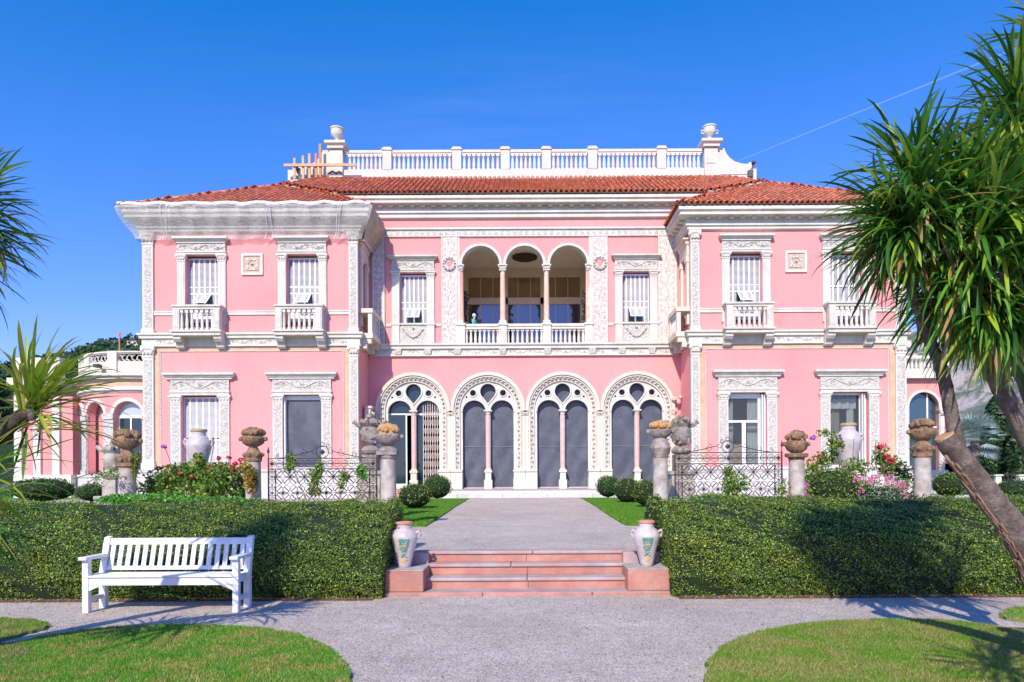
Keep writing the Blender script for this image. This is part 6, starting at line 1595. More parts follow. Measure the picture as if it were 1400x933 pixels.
# ================================================================== STRAP-LEAVED TREES
LV = {}
def strap(e0, L, W, droop, key, n=8):
    """leaf mesh starting at origin, elevation e0 (rad), heading +X, bending down by droop"""
    V = []; Fs = []; p = Vector((0, 0, 0)); e_ = e0; st = L / n
    for i in range(n + 1):
        t = i / n; wv = W * (0.55 + 1.6 * t) * (1 - t) ** .62 * (1.0 if t < 1 else 0); wv = max(wv, .0008)
        nrm = Vector((-math.sin(e_), 0, math.cos(e_))); f = wv * .30
        V += [tuple(p + Vector((0, wv, 0)) + nrm * f), tuple(p), tuple(p + Vector((0, -wv, 0)) + nrm * f)]
        p = p + Vector((math.cos(e_), 0, math.sin(e_))) * st; e_ -= droop * (t + .25) / n * 1.6
    for i in range(n):
        a = i * 3; Fs += [(a, a + 3, a + 4, a + 1), (a + 1, a + 4, a + 5, a + 2)]
    me = bpy.data.meshes.new('leaf'); me.from_pydata(V, [], Fs); me.polygons.foreach_set('use_smooth', [True] * len(me.polygons)); return me
def leafset(m_):
    if m_.name in LV: return LV[m_.name]
    out = {}
    for ei, e0 in enumerate((82, 68, 52, 36, 20, 2, -20, -45, -68)):
        out[ei] = []
        for v in range(3):
            me = strap(math.radians(e0), 1.0, (.030, .036, .026)[v], (.35, .8, 1.3)[v] * (1 if e0 > -30 else .4), 0); me.materials.append(m_); out[ei].append(me)
    LV[m_.name] = out; return out
EL = (82, 68, 52, 36, 20, 2, -20, -45, -68)
LEAFQ = []
def head(parent, c, n, L, lo=0, hi=9, az0=None, seed=0, mats=(YUC,), tilt=None, w=.85):
    rr = random.Random(seed); c = Vector(c); ga = 2.39996
    for i in range(n):
        t = (i + .5) / n; ei = min(8, max(0, int(lo + (hi - lo) * t ** .85 + rr.uniform(-.6, .6)))); a = i * ga + rr.uniform(-.3, .3)
        if az0 is not None and rr.random() < .75: a = az0[0] + rr.uniform(-az0[1], az0[1])
        m_ = mats[0]
        if len(mats) > 1 and rr.random() < .10 + .14 * (t > .6): m_ = mats[1]
        if len(mats) > 2 and t > .78 and rr.random() < .22: m_ = mats[2]
        me = rr.choice(leafset(m_)[ei]); l = L * rr.uniform(.68, 1.12)
        off = Vector((rr.gauss(0, .045), rr.gauss(0, .045), rr.uniform(-.20, .06) if ei > 3 else rr.uniform(-.04, .08)))
        M = Matrix.Translation(c + off) @ Matrix.Rotation(a, 4, 'Z') @ Matrix.Rotation(rr.uniform(-.14, .14), 4, 'Y') @ Matrix.Rotation(rr.uniform(-.35, .35), 4, 'X') @ Matrix.Diagonal((l, l * w * rr.uniform(.8, 1.2), l, 1))
        LEAFQ.append((parent, me, m_, M, a))
def flush(tree):
    """the 300 leaves nearest the camera become parts, the rest one joined part per kind"""
    global LEAFQ
    def key(q):
        p = q[3].translation + Vector((math.cos(q[4]), math.sin(q[4]), 0)) * .3
        px = CX + p.x / p.y * F; return p.y + (50 if px > 1400 or px < 0 else 0)
    LEAFQ.sort(key=key)
    for parent, me, m_, M, a in LEAFQ[:290]:
        o = bpy.data.objects.new('leaf', me); col.objects.link(o); o.parent = parent
        loc, rot, scl = M.decompose(); o.location = loc - WL[parent.name]; o.rotation_euler = rot.to_euler(); o.scale = scl
    rest = {}
    for q in LEAFQ[290:]: rest.setdefault(q[2].name, []).append(q)
    for nm, qs in rest.items():
        Vs, Fs, base = [], [], 0
        for parent, me, m_, M, a in qs:
            k = len(me.vertices); co = np.empty(k * 3); me.vertices.foreach_get('co', co); co = co.reshape(-1, 3); A4 = np.array(M)
            Vs.append(co @ A4[:3, :3].T + A4[:3, 3]); f = np.array([p.vertices[:] for p in me.polygons]) + base; Fs.append(f); base += k
        V = np.concatenate(Vs); Fq = np.concatenate(Fs); me2 = bpy.data.meshes.new('farther_leaves')
        me2.vertices.add(len(V)); me2.vertices.foreach_set('co', V.reshape(-1)); me2.loops.add(len(Fq) * 4); me2.loops.foreach_set('vertex_index', Fq.reshape(-1).astype(np.int32))
        me2.polygons.add(len(Fq)); me2.polygons.foreach_set('loop_start', np.arange(0, len(Fq) * 4, 4, dtype=np.int32)); me2.polygons.foreach_set('loop_total', np.full(len(Fq), 4, dtype=np.int32)); me2.update()
        me2.polygons.foreach_set('use_smooth', [True] * len(Fq)); me2.materials.append(qs[0][2]); o = meshobj('farther_leaves', me2, tree); o['kind'] = 'stuff'
    LEAFQ = []
def limb(parent, name, pts, rad, m_=BARK, seg=14):
    # smooth the polyline and roughen it
    P_ = [Vector(p) for p in pts]; out = []; ro = []
    n = len(P_)
    for i in range(n - 1):
        p0, p1, p2, p3 = P_[max(0, i - 1)], P_[i], P_[i + 1], P_[min(n - 1, i + 2)]
        for k in range(8):
            t = k / 8; out.append(.5 * ((2 * p1) + (p2 - p0) * t + (2 * p0 - 5 * p1 + 4 * p2 - p3) * t * t + (-p0 + 3 * p1 - 3 * p2 + p3) * t ** 3)); ro.append((rad[i] + (rad[i + 1] - rad[i]) * t) * R.uniform(.96, 1.05))
    out.append(P_[-1]); ro.append(rad[-1])
    m = MB(); m.tube(out, ro, seg)
    m.v = [(v[0] + R.gauss(0, .0035), v[1] + R.gauss(0, .0035), v[2] + R.gauss(0, .002)) for v in m.v]
    return m.obj(name, m_, parent, smooth=True)
Yt = 5.3
tr = empty('strap_leaved_tree', (at(1450, 900, Yt).x, Yt + .1, 0), 'leaning multi-headed tree with long green strap leaves filling the right edge', 'tree')
def A(px, py, dY=0): return tuple(at(px, py, Yt + dY))
bs = at(1462, 905, Yt + .05); bs.z = -.05
tk = limb(tr, 'trunk', [tuple(bs), A(1425, 810, .05), A(1392, 735), A(1340, 665), A(1292, 598)], [.14, .115, .105, .095, .078], seg=22)
bp = MB()
for k in range(70):      # split bark plates along the shaded underside
    t = R.uniform(.02, .98); pts_ = [Vector(bs), Vector(A(1425, 810, .05)), Vector(A(1392, 735)), Vector(A(1340, 665)), Vector(A(1292, 598))]; u = t * 4; i_ = min(3, int(u)); p = pts_[i_].lerp(pts_[i_ + 1], u - i_); dr = (pts_[i_ + 1] - pts_[i_]).normalized()
    sd_ = Vector((-1, -R.uniform(.0, .9), -.75 + R.uniform(-.3, .3))).normalized(); sd_ = (sd_ - dr * sd_.dot(dr)).normalized(); rad_ = .125 - .04 * t; q = p + sd_ * (rad_ + .004); e_ = dr.cross(sd_)
    l_, w2_ = R.uniform(.03, .08), R.uniform(.008, .02); P4 = [q - dr * l_ - e_ * w2_, q + dr * l_ - e_ * w2_ * .3, q + dr * l_ + e_ * w2_ + sd_ * .014, q - dr * l_ + e_ * w2_ + sd_ * .006]
    bp.add([tuple(v) for v in P4] + [tuple(v - sd_ * .03) for v in P4], [(0, 1, 2, 3), (0, 4, 5, 1), (1, 5, 6, 2), (2, 6, 7, 3), (3, 7, 4, 0)])
stuff(bp.obj('bark_plates', mat('split_bark', (.20, .11, .07), (.36, .24, .17), 12, .95, .6, 40), tk))
m = MB(); m.tube([A(1292.5, 598.5), A(1290.5, 595.5)], [.075, .070], 14); o = m.obj('cut_stump', BARKCUT, tk)
limb(tr, 'branch', [A(1312, 628), A(1300, 560), A(1286, 500), A(1262, 440), A(1245, 380, -.05), A(1246, 320, -.1), A(1250, 262, -.15)], [.06, .05, .043, .038, .034, .032, .03])
limb(tr, 'branch', [A(1452, 700, .15), A(1400, 590, .12), A(1352, 500, .1), A(1318, 440, .1), A(1322, 370, .05), A(1332, 300)], [.085, .07, .06, .05, .045, .035])
limb(tr, 'branch', [A(1462, 650, .3), A(1420, 540, .3), A(1392, 470, .3)], [.12, .11, .10])
limb(tr, 'branch', [A(1425, 560, .2), A(1405, 400, .15), A(1392, 260, .1), A(1396, 160, .1)], [.07, .06, .05, .04])
limb(tr, 'branch', [A(1262, 440), A(1290, 400, .1), A(1312, 350, .1)], [.05, .042, .036], seg=10)
ME3 = (YUC, YUCY, YUCB)
def crown(c, n, L, **k):
    px, py, dY = c; 
    h = MB(); cc = Vector(A(px, py, dY)); h.blob(tuple(cc), .055, .09, 8, 6, wob=.1); co = h.obj('crown', BARK, tr); WL[co.name] = Vector((0, 0, 0)); 
    head(co, cc, n, L, **k)
crown((1248, 240, -.15), 150, 0.594, lo=0, hi=8.2, seed=1, mats=ME3, w=.85)
crown((1240, 300, -.1), 177, 0.636, lo=2.0, hi=8.6, seed=2, mats=ME3, az0=(PI * 1.05, 1.6), w=.85)
crown((1318, 262, -.2), 177, 0.636, lo=0, hi=8, seed=3, mats=ME3, w=.85)
crown((1392, 150, 0), 168, 0.636, lo=0, hi=8, seed=4, mats=ME3, w=.85)
crown((1402, 270, -.25), 216, 0.700, lo=0.5, hi=8.6, seed=5, mats=ME3, w=.85)
crown((1335, 330, -.3), 202, 0.657, lo=1.2, hi=9, seed=6, mats=ME3, w=.85)
crown((1290, 340, .1), 193, 0.636, lo=1.5, hi=9, seed=7, mats=ME3, w=.85)
crown((1395, 380, -.1), 145, 0.657, lo=3, hi=9, seed=8, mats=ME3, w=.85)
crown((1440, 60, .1), 120, 0.657, lo=0, hi=8, seed=9, mats=ME3, w=.85)
crown((1345, 395, -.15), 106, 0.636, lo=5, hi=9, seed=10, mats=ME3, w=.85)
crown((1452, 200, .1), 145, 0.657, lo=0, hi=8, seed=12, mats=ME3, w=.85)
crown((1272, 275, -.25), 187, 0.594, lo=1.5, hi=8.8, seed=41, mats=ME3, w=.92)
crown((1225, 300, -.05), 125, 0.530, lo=2.5, hi=8.8, seed=42, mats=ME3, az0=(PI, 1.7), w=.85)
crown((1358, 290, -.3), 218, 0.615, lo=.5, hi=8.8, seed=43, mats=ME3, w=.92)
crown((1300, 385, -.1), 125, 0.594, lo=3.5, hi=9, seed=44, mats=ME3, w=.85)
crown((1365, 410, -.3), 140, 0.636, lo=4, hi=9, seed=45, mats=(YUC, YUCY, YUCY))
crown((1395, 215, .1), 156, 0.615, lo=0, hi=8, seed=46, mats=ME3, w=.85)
# heads outside the frame to the right whose shade falls on the lawn
crown((1560, 330, -.6), 120, 0.657, lo=0, hi=9, seed=11, mats=ME3, w=.85)
limb(tr, 'branch', [A(1452, 700, .15), A(1500, 520, -.1), A(1560, 340, -.6)], [.09, .07, .05], seg=10)
limb(tr, 'branch', [(4.25, 5.3, 1.0), (3.9, 4.0, 1.9), (3.2, 2.8, 2.4), (2.75, 2.0, 2.6)], [.08, .07, .05, .04], seg=10)
h_ = MB(); h_.blob((2.75, 2.0, 2.65), .05, .08, 8, 6, wob=.1); co_ = h_.obj('crown', BARK, tr); head(co_, (2.75, 2.0, 2.65), 80, .62, lo=0, hi=8, seed=51, mats=ME3)

flush(tr)
# left tree: crown at the left edge, lower rosettes
Yl = 5.2
tl = empty('strap_leaved_tree', (-5.4, 5.35, 0), 'strap-leaved tree leaning in from the left edge, its crown against the sky', 'tree')
def B(px, py, dY=0): return tuple(at(px, py, Yl + dY))
limb(tl, 'trunk', [(-5.5, 5.35, -.05), (-5.15, 5.3, 1.0), (-4.8, 5.25, 2.2), B(-45, 310)], [.12, .10, .08, .05])
def crownl(parent, c, n, L, **k):
    h = MB(); cc = Vector(c); h.blob(c, .05, .08, 8, 6, wob=.1); co = h.obj('crown', BARK, parent); WL[co.name] = Vector((0, 0, 0)); head(co, cc, n, L, **k)
crownl(tl, B(-44, 285), 330, .56, lo=0, hi=8.4, seed=21, mats=ME3)
crownl(tl, B(-54, 335, .1), 170, .52, lo=3, hi=8.6, seed=22, mats=ME3)
crownl(tl, B(-75, 300, -.2), 110, .58, lo=1, hi=7.5, seed=24, mats=ME3)
flush(tl)
tl2 = empty('low_strap_leaved_tree', (-5.0, 5.5, 0), 'smaller strap-leaved tree at the left edge with an upswept yellow-green rosette', 'tree')
limb(tl2, 'trunk', [(-5.1, 5.6, -.05), (-4.85, 5.5, .8), B(-40, 640, .1), B(0, 592), B(42, 563)], [.11, .10, .085, .07, .045], BARKD)
crownl(tl2, B(44, 560), 105, .66, lo=0, hi=5.4, seed=31, mats=(YUCY, YUCY, YUCB), az0=(.15, 1.1), w=.85)
crownl(tl2, B(44, 562), 14, .5, lo=5, hi=8.5, seed=35, mats=(YUC, YUCY, YUCB), w=.8)
crownl(tl2, B(-30, 650, -.2), 60, .66, lo=1, hi=7, seed=32, mats=(YUCY, YUC), w=.85)
crownl(tl2, B(-22, 705, .25), 110, .50, lo=1, hi=8.6, seed=33, mats=(YUC, YUC), w=.85)

flush(tl2)
# ================================================================== BACKGROUND
HILL = bpy.data.materials.new('rocky_hillside'); HILL.use_nodes = True; nt = HILL.node_tree; b = nt.nodes['Principled BSDF']
geo = nt.nodes.new('ShaderNodeNewGeometry'); f1 = noise(nt, geo.outputs['Position'], .018, 8, .7); c_ = ramp(nt, f1, [(.38, (.12, .17, .11)), (.5, (.22, .25, .20)), (.56, (.50, .44, .40)), (.75, (.66, .59, .54))])
nt.links.new(c_, b.inputs['Base Color']); b.inputs['Roughness'].default_value = 1; b.inputs['Specular IOR Level'].default_value = .05
bn = nt.nodes.new('ShaderNodeBump'); bn.inputs['Strength'].default_value = 1; bn.inputs['Distance'].default_value = 14; nt.links.new(noise(nt, geo.outputs['Position'], .03, 8, .7), bn.inputs['Height']); nt.links.new(bn.outputs[0], b.inputs['Normal'])
WOODL = mat('wooded_hillside', (.015, .04, .02), (.045, .08, .035), .06, 1, 1, .3, .05, bdist=3)
def hill(name, ridge_pts, Yr_, Y0, m_, amp, nx=90, ny=26, back=0):
    """terrain rising from Y0 to a ridge at Yr_ whose skyline follows px,py pairs"""
    V = []; xs = [p[0] for p in ridge_pts]
    for j in range(ny + 1):
        t = j / ny
        for i in range(nx + 1):
            px = xs[0] + (xs[-1] - xs[0]) * i / nx; py = float(np.interp(px, xs, [p[1] for p in ridge_pts])); x_, y_ = un(px, py)
            H = EYE - y_ / F * Yr_; Y_ = Y0 + (Yr_ - Y0) * t
            prof_ = t ** .8 if t < 1 else 1
            dn = amp * (math.sin(px * .07 + t * 9) * .5 + math.sin(px * .19 + t * 21) * .3 + math.sin(px * .4 - t * 33) * .2) * (math.sin(PI * t) if t < 1 else 0)
            V.append((x_ / F * Yr_ * (.55 + .45 * t) if False else x_ / F * Yr_, Y_ + dn * 2, H * prof_ + dn))
    Fs = [(j * (nx + 1) + i, j * (nx + 1) + i + 1, (j + 1) * (nx + 1) + i + 1, (j + 1) * (nx + 1) + i) for j in range(ny) for i in range(nx)]
    # back slope
    k = len(V)
    for i in range(nx + 1): v = V[ny * (nx + 1) + i]; V.append((v[0], v[1] + 400, -5))
    Fs += [(ny * (nx + 1) + i, ny * (nx + 1) + i + 1, k + i + 1, k + i) for i in range(nx)]
    mb = MB(); mb.add(V, Fs); return struct(mb.obj(name, m_, smooth=True))
hill('wooded_hill', [(-500, 512), (-120, 506), (0, 498), (40, 494), (92, 487), (120, 475), (150, 470), (180, 465), (215, 463), (330, 474), (520, 520), (700, 640)], 420, 250, WOODL, 4)
hill('rocky_hill', [(1050, 640), (1150, 520), (1235, 458), (1262, 450), (1300, 446), (1350, 436), (1400, 428), (1480, 420), (1600, 410), (1900, 450), (2300, 540)], 1400, 500, HILL, 26, 160, 40)
# tree cover on the left hill ridge, one mass
n = 9000; px = NR.uniform(-160, 320, n); py = np.interp(px, [-160, 0, 92, 120, 150, 180, 320], [506, 498, 486, 474, 468, 463, 472]) + NR.uniform(-1, 26, n)
Pp = []; cl = [(R.uniform(-160, 320), R.uniform(0, 24), R.uniform(2.2, 5)) for _ in range(520)]
for cx_, dy_, rr_ in cl:
    cy_ = float(np.interp(cx_, [-160, 0, 92, 120, 150, 180, 320], [506, 498, 486, 474, 468, 463, 472])) + dy_; t_ = max(.3, 1 - dy_ / 60); c = at(cx_, cy_, 420 - dy_ * 3.2)
    v = NR.normal(size=(60, 3)); v /= np.linalg.norm(v, axis=1)[:, None]; Pp.append(v * rr_ * [1, 1, .75] * NR.uniform(.6, 1, (60, 1)) + np.array(c))
P_ = np.concatenate(Pp); stuff(leaves('hill_woodland', P_, np.tile([0, -.5, 1.], (len(P_), 1)), 2.0, TREEL, spread=.8, aspect=.8), 'dark green woodland covering the low hill at left', 'woodland')
def on_hill(px, py, ridge_y, Yr_, Y0):
    x_, y_ = un(px, ridge_y); H = EYE - y_ / F * Yr_; tgt = -un(px, py)[1] / F
    for k in range(400):
        t = 1 - k / 400; Y_ = Y0 + (Yr_ - Y0) * t
        if (H * t ** .8 - EYE) / Y_ <= tgt: return Y_
    return Y0 + 20
def house(px, py, wpx, hpx, Y, wm, rm, label):
    c = at(px, py, Y); w_ = wpx * Y / F; h_ = hpx * Y / F; e = empty('hillside_house', (c.x, Y, c.z), label, 'house', 'houses on the hills')
    m = MB(); m.box(c.x - w_ / 2, c.x + w_ / 2, Y, Y + w_ * .8, c.z - h_ * 2.5, c.z + h_); m.obj('wall', wm, e)
    m = MB(); m.taper(c.x - w_ / 2, c.x + w_ / 2, Y, Y + w_ * .8, c.z + h_ + .02, c.z + h_ * 1.35, .4, -w_ * .3); m.obj('roof', rm, e)
    for k in range(3): m = MB(); q = c.x - w_ / 2 + w_ * (k + .5) / 3; m.box(q - w_ * .07, q + w_ * .07, Y - .15, Y - .02, c.z + h_ * .35, c.z + h_ * .75); m.obj('window', GLASS, e)
house(185, 472, 22, 6, on_hill(185, 476, 464, 420, 250) - 6, CREAM, TILE_PAN, 'pale hillside house just left of the villa corner pilaster')
house(172, 477, 16, 4, on_hill(172, 481, 466, 420, 250) - 6, WHITE, WHITE, 'low white flat-roofed house on the left hill, lower of the two')
house(191, 465, 9, 4, 418, PINK, TILE_PAN, 'small pink house at the top of the left hill')
for i, (px, py) in enumerate(((1244, 468), (1252, 486), (1262, 497), (1243, 505))):
    house(px, py, 6, 3, on_hill(px, py + 2, 456, 1400, 500) - 10, CREAM, TILE_PAN, ('topmost', 'second from top', 'third from top', 'lowest')[i] + ' of the tiny pale houses on the hill seen right of the villa')
m = MB(); c = at(164.5, 483, 300); m.tube([tuple(c), (c.x, 300, at(164.5, 457, 300).z)], .35, 6); m.box(c.x - 1.4, c.x + 1.4, 299.9, 300.1, at(0, 460, 300).z, at(0, 459, 300).z + .2); m.blob((c.x, 300, at(164.5, 456, 300).z), .5)
o = m.obj('mast', WOODR); tag(o, 'thin brown mast rising above the curved parapet at left', 'mast')
def tree(name, px, ybase, ytop, wpx, Y, label, m_=TREEL, n=3500, size=.16, col_=False, cat='tree'):
    b0 = at(px, ybase, Y); t0 = at(px, ytop, Y); r = wpx / 2 * Y / F; H = t0.z - b0.z
    e = empty(name, (b0.x, Y, b0.z), label, cat)
    limb(e, 'trunk', [(b0.x, Y, min(0, b0.z)), (b0.x + .05, Y, b0.z + H * .4), (b0.x, Y, b0.z + H * .8)], [r * .12, r * .09, r * .03], seg=8)
    Ps, Ns = [], []
    K = 26 if not col_ else 14
    for k in range(K):
        if col_: c = (b0.x + R.uniform(-.2, .2) * r, Y + R.uniform(-.2, .2) * r, b0.z + H * (k + .5) / K); q = r * (1.05 - .75 * (k / K) ** 2)
        else:
            a = R.uniform(0, 2 * PI); ph = R.uniform(-.3, 1) ; rr_ = r * .62 * math.sqrt(1 - max(0, ph) ** 2 * .8); c = (b0.x + rr_ * math.cos(a), Y + rr_ * math.sin(a), b0.z + H * (.58 + .3 * ph)); q = r * R.uniform(.26, .42)
        P_, N_ = ell(n // K, c, q, q * (.8 if not col_ else .8), .5, False); Ps.append(P_); Ns.append(N_)
    stuff(leaves('crown', np.concatenate(Ps), np.concatenate(Ns), size, m_, e, spread=.7, aspect=.6))
tree('conifer', 1362, 650, 545, 42, 48, 'broad dark green conifer behind the blue-grey palm', TREEL, 9000, .3, True)
tree('conifer', 1392, 650, 575, 26, 46, 'dark conifer at the right edge behind the garden fence', TREEL, 5000, .3, True)
tree('evergreen_tree', -8, 690, 484, 44, 40, 'dense dark evergreen at the far left beside the pavilion', TREEL, 14000, .28)
tree('evergreen_tree', -30, 690, 500, 90, 46, 'tall dark evergreen mostly beyond the left edge', TREEL, 9000, .3)
tree('evergreen_tree', 1440, 650, 560, 80, 60, 'dark evergreen beyond the right edge behind the branches', TREEL, 7000, .35)
# blue-grey fan palm
e = empty('blue_fan_palm', tuple(at(1330, 650, 30)), 'silvery blue fan palm between the annexe and the conifer', 'palm'); WL[e.name] = Vector(tuple(at(1330, 650, 30)))
tp = at(1333, 600, 30); limb(e, 'trunk', [(tp.x, 30, .4), (tp.x, 30, tp.z)], [.22, .15], seg=10)
m = MB(); n = 0; Vq = []
for k in range(44):
    a = R.uniform(0, 2 * PI); el = R.uniform(-.9, 1.3); d = Vector((math.cos(a) * math.cos(el), math.sin(a) * math.cos(el), math.sin(el))); c = tp + d * R.uniform(.55, .85)
    sd = d.cross(Vector((0, 0, 1))).normalized(); up = sd.cross(d)
    for q in range(13):
        th = math.radians(-75 + 150 * q / 12); dd_ = (d * math.cos(th) + (sd * math.sin(th)) - Vector((0, 0, .25))).normalized(); e1 = c + dd_ * .62; s2 = dd_.cross(up).normalized() * .035
        Vq.append([tuple(c), tuple(c + dd_ * .3 + s2), tuple(e1), tuple(c + dd_ * .3 - s2)])
quads('fan_leaves', np.array(Vq), BLUEL, e)['kind'] = 'stuff'
# garden fence with white posts at the right
fe = empty('garden_railing', (at(1350, 680, 26).x, 26, .5), 'white posts and dark railing behind the leaning trunk', 'railing')
for px in (1297, 1337, 1363, 1395, 1425):
    m = MB(); c = at(px, 680, 26); m.box(c.x - .11, c.x + .11, 25.9, 26.1, .45, at(px, 651, 26).z); m.box(c.x - .15, c.x + .15, 25.86, 26.14, at(px, 651, 26).z, at(px, 649, 26).z); m.obj('post', WHITE, fe)
m = MB(); a = at(1297, 0, 26).x; b_ = at(1440, 0, 26).x
for z in (.75, 1.45): m.box(a, b_, 25.98, 26.02, z, z + .05)
x = a
while x < b_: m.box(x, x + .03, 25.985, 26.015, .6, 1.5); x += .14
m.obj('iron_bars', IRON, fe)
m = MB(); m.box(a - .5, b_ + 3, 25.7, 26.4, .3, .70); m.obj('base_wall', MARBLE_W, fe)
# wall lantern / shell lamp right of the last arch
m = MB(); c = Vector((( 929 - 718) / F * 31.9, 31.85, zm(548))); m.blob((c.x - .2, 31.95, c.z), .16, .13, 8, 5, wob=.15); m.blob((c.x + .05, 31.85, c.z + .08), .12, .1, 8, 5, wob=.2); m.blob((c.x - .02, 31.9, c.z - .12), .1, .12, 8, 5, wob=.2)
o = m.obj('wall_ornament', PMARB); tag(o, 'pink sculpted wall ornament beside the rightmost arch', 'ornament')
m = MB(); x = (493 - 718) / F * 31.0; m.box(-7.24, -7.0, 30.9, 31.3, zm(600), zm(560)); m.box(-7.24, -6.92, 30.85, 31.35, zm(561), zm(558)); m.blob((-6.98, 31.1, zm(570)), .14, .2, 8, 6, wob=.2); m.blob((-6.98, 31.1, zm(590)), .12, .16, 8, 6, wob=.2)
o = m.obj('wall_ornament', CREAM, smooth=True); tag(o, 'pale carved relief on the inner side of the left wing', 'relief')

# contrail and faint cirrus
CI = bpy.data.materials.new('cirrus_vapour'); CI.use_nodes = True; nt = CI.node_tree; b = nt.nodes['Principled BSDF']; b.inputs['Base Color'].default_value = (.9, .9, .9, 1); b.inputs['Roughness'].default_value = 1
geo = nt.nodes.new('ShaderNodeNewGeometry'); mp = nt.nodes.new('ShaderNodeMapping'); mp.inputs['Rotation'].default_value = (0, 0, -.75); mp.inputs['Scale'].default_value = (.00016, .0009, .001)
nt.links.new(geo.outputs['Position'], mp.inputs[0]); f = noise(nt, mp.outputs[0], 1.6, 7, .62)
tc = nt.nodes.new('ShaderNodeTexCoord'); gr = nt.nodes.new('ShaderNodeTexGradient'); gr.gradient_type = 'SPHERICAL'; mp2 = nt.nodes.new('ShaderNodeMapping'); mp2.inputs['Location'].default_value = (-1, -1, 0); mp2.inputs['Scale'].default_value = (2, 2, 0)
nt.links.new(tc.outputs['Generated'], mp2.inputs[0]); nt.links.new(mp2.outputs[0], gr.inputs[0])
mu_ = nt.nodes.new('ShaderNodeMath'); mu_.operation = 'MULTIPLY'; nt.links.new(ramp(nt, f, [(.42, (0, 0, 0)), (.8, (.055, .055, .055))]), mu_.inputs[0]); nt.links.new(gr.outputs[1], mu_.inputs[1]); tl_ = nt.nodes.new('ShaderNodeBsdfTranslucent'); tl_.inputs[0].default_value = (.95, .95, .95, 1); tp_ = nt.nodes.new('ShaderNodeBsdfTransparent'); mx_ = nt.nodes.new('ShaderNodeMixShader')
nt.links.new(mu_.outputs[0], mx_.inputs[0]); nt.links.new(tp_.outputs[0], mx_.inputs[1]); nt.links.new(tl_.outputs[0], mx_.inputs[2]); nt.links.new(mx_.outputs[0], nt.nodes['Material Output'].inputs['Surface'])
m = MB(); m.add([(-6500, 8200, 6000), (4500, 8200, 6000), (4500, 15500, 6000), (-6500, 15500, 6000)], [(0, 1, 2, 3)]); struct(m.obj('cirrus_cloud', CI))

CT = bpy.data.materials.new('contrail_vapour'); CT.use_nodes = True; nt = CT.node_tree; b = nt.nodes['Principled BSDF']; b.inputs['Base Color'].default_value = (.8, .85, .9, 1)
b.inputs['Roughness'].default_value = 1; lw = nt.nodes.new('ShaderNodeLayerWeight'); lw.inputs[0].default_value = .5
mr = nt.nodes.new('ShaderNodeMapRange'); mr.inputs[1].default_value = 0; mr.inputs[2].default_value = .9; mr.inputs[3].default_value = .12; mr.inputs[4].default_value = 0
nt.links.new(lw.outputs['Facing'], mr.inputs[0]); nt.links.new(mr.outputs[0], b.inputs['Alpha'])
m = MB(); p0 = at(1012, 220, 9000); p1 = at(1420, 55, 9000); n = 30
m.tube([tuple(p0.lerp(p1, i / n)) for i in range(n + 1)], [5 + 12 * (i / n) for i in range(n + 1)], 10)
o = m.obj('contrail', CT, smooth=True); tag(o, 'thin white contrail rising to the right above the villa roof', 'contrail')

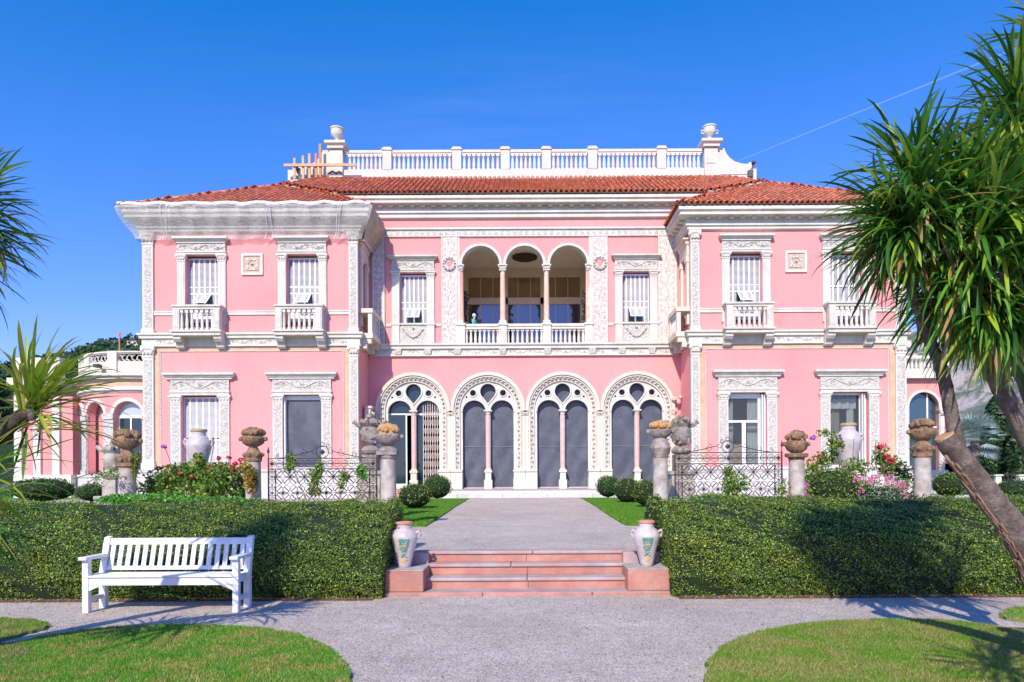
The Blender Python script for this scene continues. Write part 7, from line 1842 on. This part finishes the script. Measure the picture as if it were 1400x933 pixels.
# ================================================================== PEOPLE
def person(x, y, z, face, H, top, trousers, hair, skin, label, arm=0.5):
    """continuous skinned body, clothes by face height"""
    root = empty('person', (x, y, z), label, 'person')
    k = H / 1.75; W_ = WL[root.name]
    def P(a, b_, c): ca, sa = math.cos(face), math.sin(face); return ((a * ca - b_ * sa) * k, (a * sa + b_ * ca) * k, c * k)
    J = {'pelvis': ((0, 0, .93), .145), 'belly': ((0, .01, 1.08), .135), 'chest': ((0, 0, 1.28), .155), 'neckb': ((0, 0, 1.43), .07), 'neck': ((0, .0, 1.50), .052), 'head': ((0, .02, 1.60), .085), 'crown': ((0, .015, 1.69), .07)}
    E = [('pelvis', 'belly'), ('belly', 'chest'), ('chest', 'neckb'), ('neckb', 'neck'), ('neck', 'head'), ('head', 'crown')]
    for s, n_ in ((-1, 'l'), (1, 'r')):
        J.update({n_ + 'sh': ((s * .17, 0, 1.38), .06), n_ + 'el': ((s * .22, .03, 1.12), .042), n_ + 'wr': ((s * .18, .22 * arm + .05, .95 + .1 * arm), .028), n_ + 'ha': ((s * .16, .28 * arm + .07, .92 + .12 * arm), .034),
                  n_ + 'hip': ((s * .09, 0, .88), .10), n_ + 'kn': ((s * .10, .02, .48), .06), n_ + 'an': ((s * .10, -.01, .08), .038), n_ + 'to': ((s * .11, .13, .035), .035)})
        E += [('chest', n_ + 'sh'), (n_ + 'sh', n_ + 'el'), (n_ + 'el', n_ + 'wr'), (n_ + 'wr', n_ + 'ha'), ('pelvis', n_ + 'hip'), (n_ + 'hip', n_ + 'kn'), (n_ + 'kn', n_ + 'an'), (n_ + 'an', n_ + 'to')]
        for fi in range(5):
            fn = n_ + 'f%d' % fi; J[fn] = ((s * (.16 + (fi - 2) * .014), .34 * arm + .09, .90 + .12 * arm - .02 * (fi == 0)), .009); E.append((n_ + 'ha', fn))
    names = list(J); me = bpy.data.meshes.new('body'); me.from_pydata([P(*J[n_][0]) for n_ in names], [(names.index(a), names.index(b_)) for a, b_ in E], [])
    o = bpy.data.objects.new('body', me); col.objects.link(o); o.parent = root; WL[o.name] = W_
    md_ = o.modifiers.new('skin', 'SKIN')
    sv = me.skin_vertices[0].data
    for i, n_ in enumerate(names): r = J[n_][1] * k; sv[i].radius = (r * (1.15 if n_ in ('pelvis', 'chest', 'belly') else 1), r * .85 if n_ in ('chest', 'belly') else r)
    sv[0].use_root = True
    ss = o.modifiers.new('sub', 'SUBSURF'); ss.levels = 1; ss.render_levels = 1
    dg = bpy.context.evaluated_depsgraph_get(); bm_ = bpy.data.meshes.new_from_object(o.evaluated_get(dg)); o.modifiers.clear(); o.data = bm_; bm_.name = 'body'
    bm_.materials.clear()
    for mm in (top, trousers, skin): bm_.materials.append(mm)
    for p in bm_.polygons:
        c = p.center; h = c.z / k; r = math.hypot(c.x, c.y) / k
        p.use_smooth = True; p.material_index = 2 if (h > 1.47 or (h < 1.02 and h > .80 and (abs(c.x * math.cos(face) + c.y * math.sin(face)) / k > .12) and r > .20)) else (0 if h > .95 else 1)
    m = MB(); hc = Vector(P(0, -.005, 1.635)); m.blob(tuple(hc + W_), .10 * k, .105 * k, 12, 8); 
    m.v = [v for v in m.v]; m.obj('hair', hair, root, smooth=True)
    m = MB(); f = Vector(P(0, .115, 1.60)); m.octa(tuple(f + W_), .02)      # nose
    for s in (-1, 1): m.blob(tuple(Vector(P(s * .09, .01, 1.60)) + W_), .02, .03, 6, 4)
    m.obj('nose_and_ears', skin, root)
    m = MB()
    for s in (-1, 1): m.blob(tuple(Vector(P(s * .035, .10, 1.625)) + W_), .012, .008, 6, 4)
    m.blob(tuple(Vector(P(0, .105, 1.56)) + W_), .02, .006, 6, 4); m.obj('eyes_and_mouth', mat('dark_brown', (.06, .03, .02), rough=.6), root)
SK1 = mat('fair_skin', (.62, .34, .26), rough=.6); SK2 = mat('tan_skin', (.42, .22, .15), rough=.6)
person((649.5 - 718) / F * 33.1, 33.1, EYE + 6.17, -1.9, 1.70, mat('teal_cloth', (.06, .45, .50), (.10, .55, .60), 9, .8), mat('dark_cloth', (.02, .02, .03), rough=.9), mat('white_hair', (.80, .76, .72), rough=.8), SK1, 'white-haired person in a teal top behind the loggia balustrade')
person((700 - 718) / F * 33.3, 33.3, EYE + 6.17, 1.7, 1.76, mat('navy_cloth', (.02, .025, .05), rough=.85), mat('dark_cloth', (.02, .02, .03), rough=.9), mat('black_hair', (.01, .01, .01), rough=.7), SK2, 'dark-haired person in a navy jacket beside the second loggia column', .2)
m = MB(); x = (656 - 718) / F * 34; m.box(x - .12, x + .12, 33.9, 34.0, EYE + 7.2, EYE + 7.75); m.box(x - .03, x + .03, 33.93, 33.97, EYE + 6.17, EYE + 7.2)
m.box(x - .2, x + .2, 33.8, 34.1, EYE + 6.17, EYE + 6.2)
o = m.obj('information_stand', DARK); tag(o, 'dark panel on a stand behind the white-haired person in the loggia', 'stand')
# hanging creeper in the loggia corners
for s, t in ((-1, 'left'), (1, 'right')):
    Ps = np.stack([NR.normal(size=160) * .06 + cm(s * 84.5), NR.uniform(33.2, 33.7, 160), NR.uniform(zm(430), zm(388), 160)], 1)
    o = leaves('wall_sculpture', Ps, np.tile([0, -1., 0], (160, 1)), .13, IRON, None, spread=.8); tag(o, 'dark iron leaf ornament on the %s side wall of the loggia' % t, 'ornament')
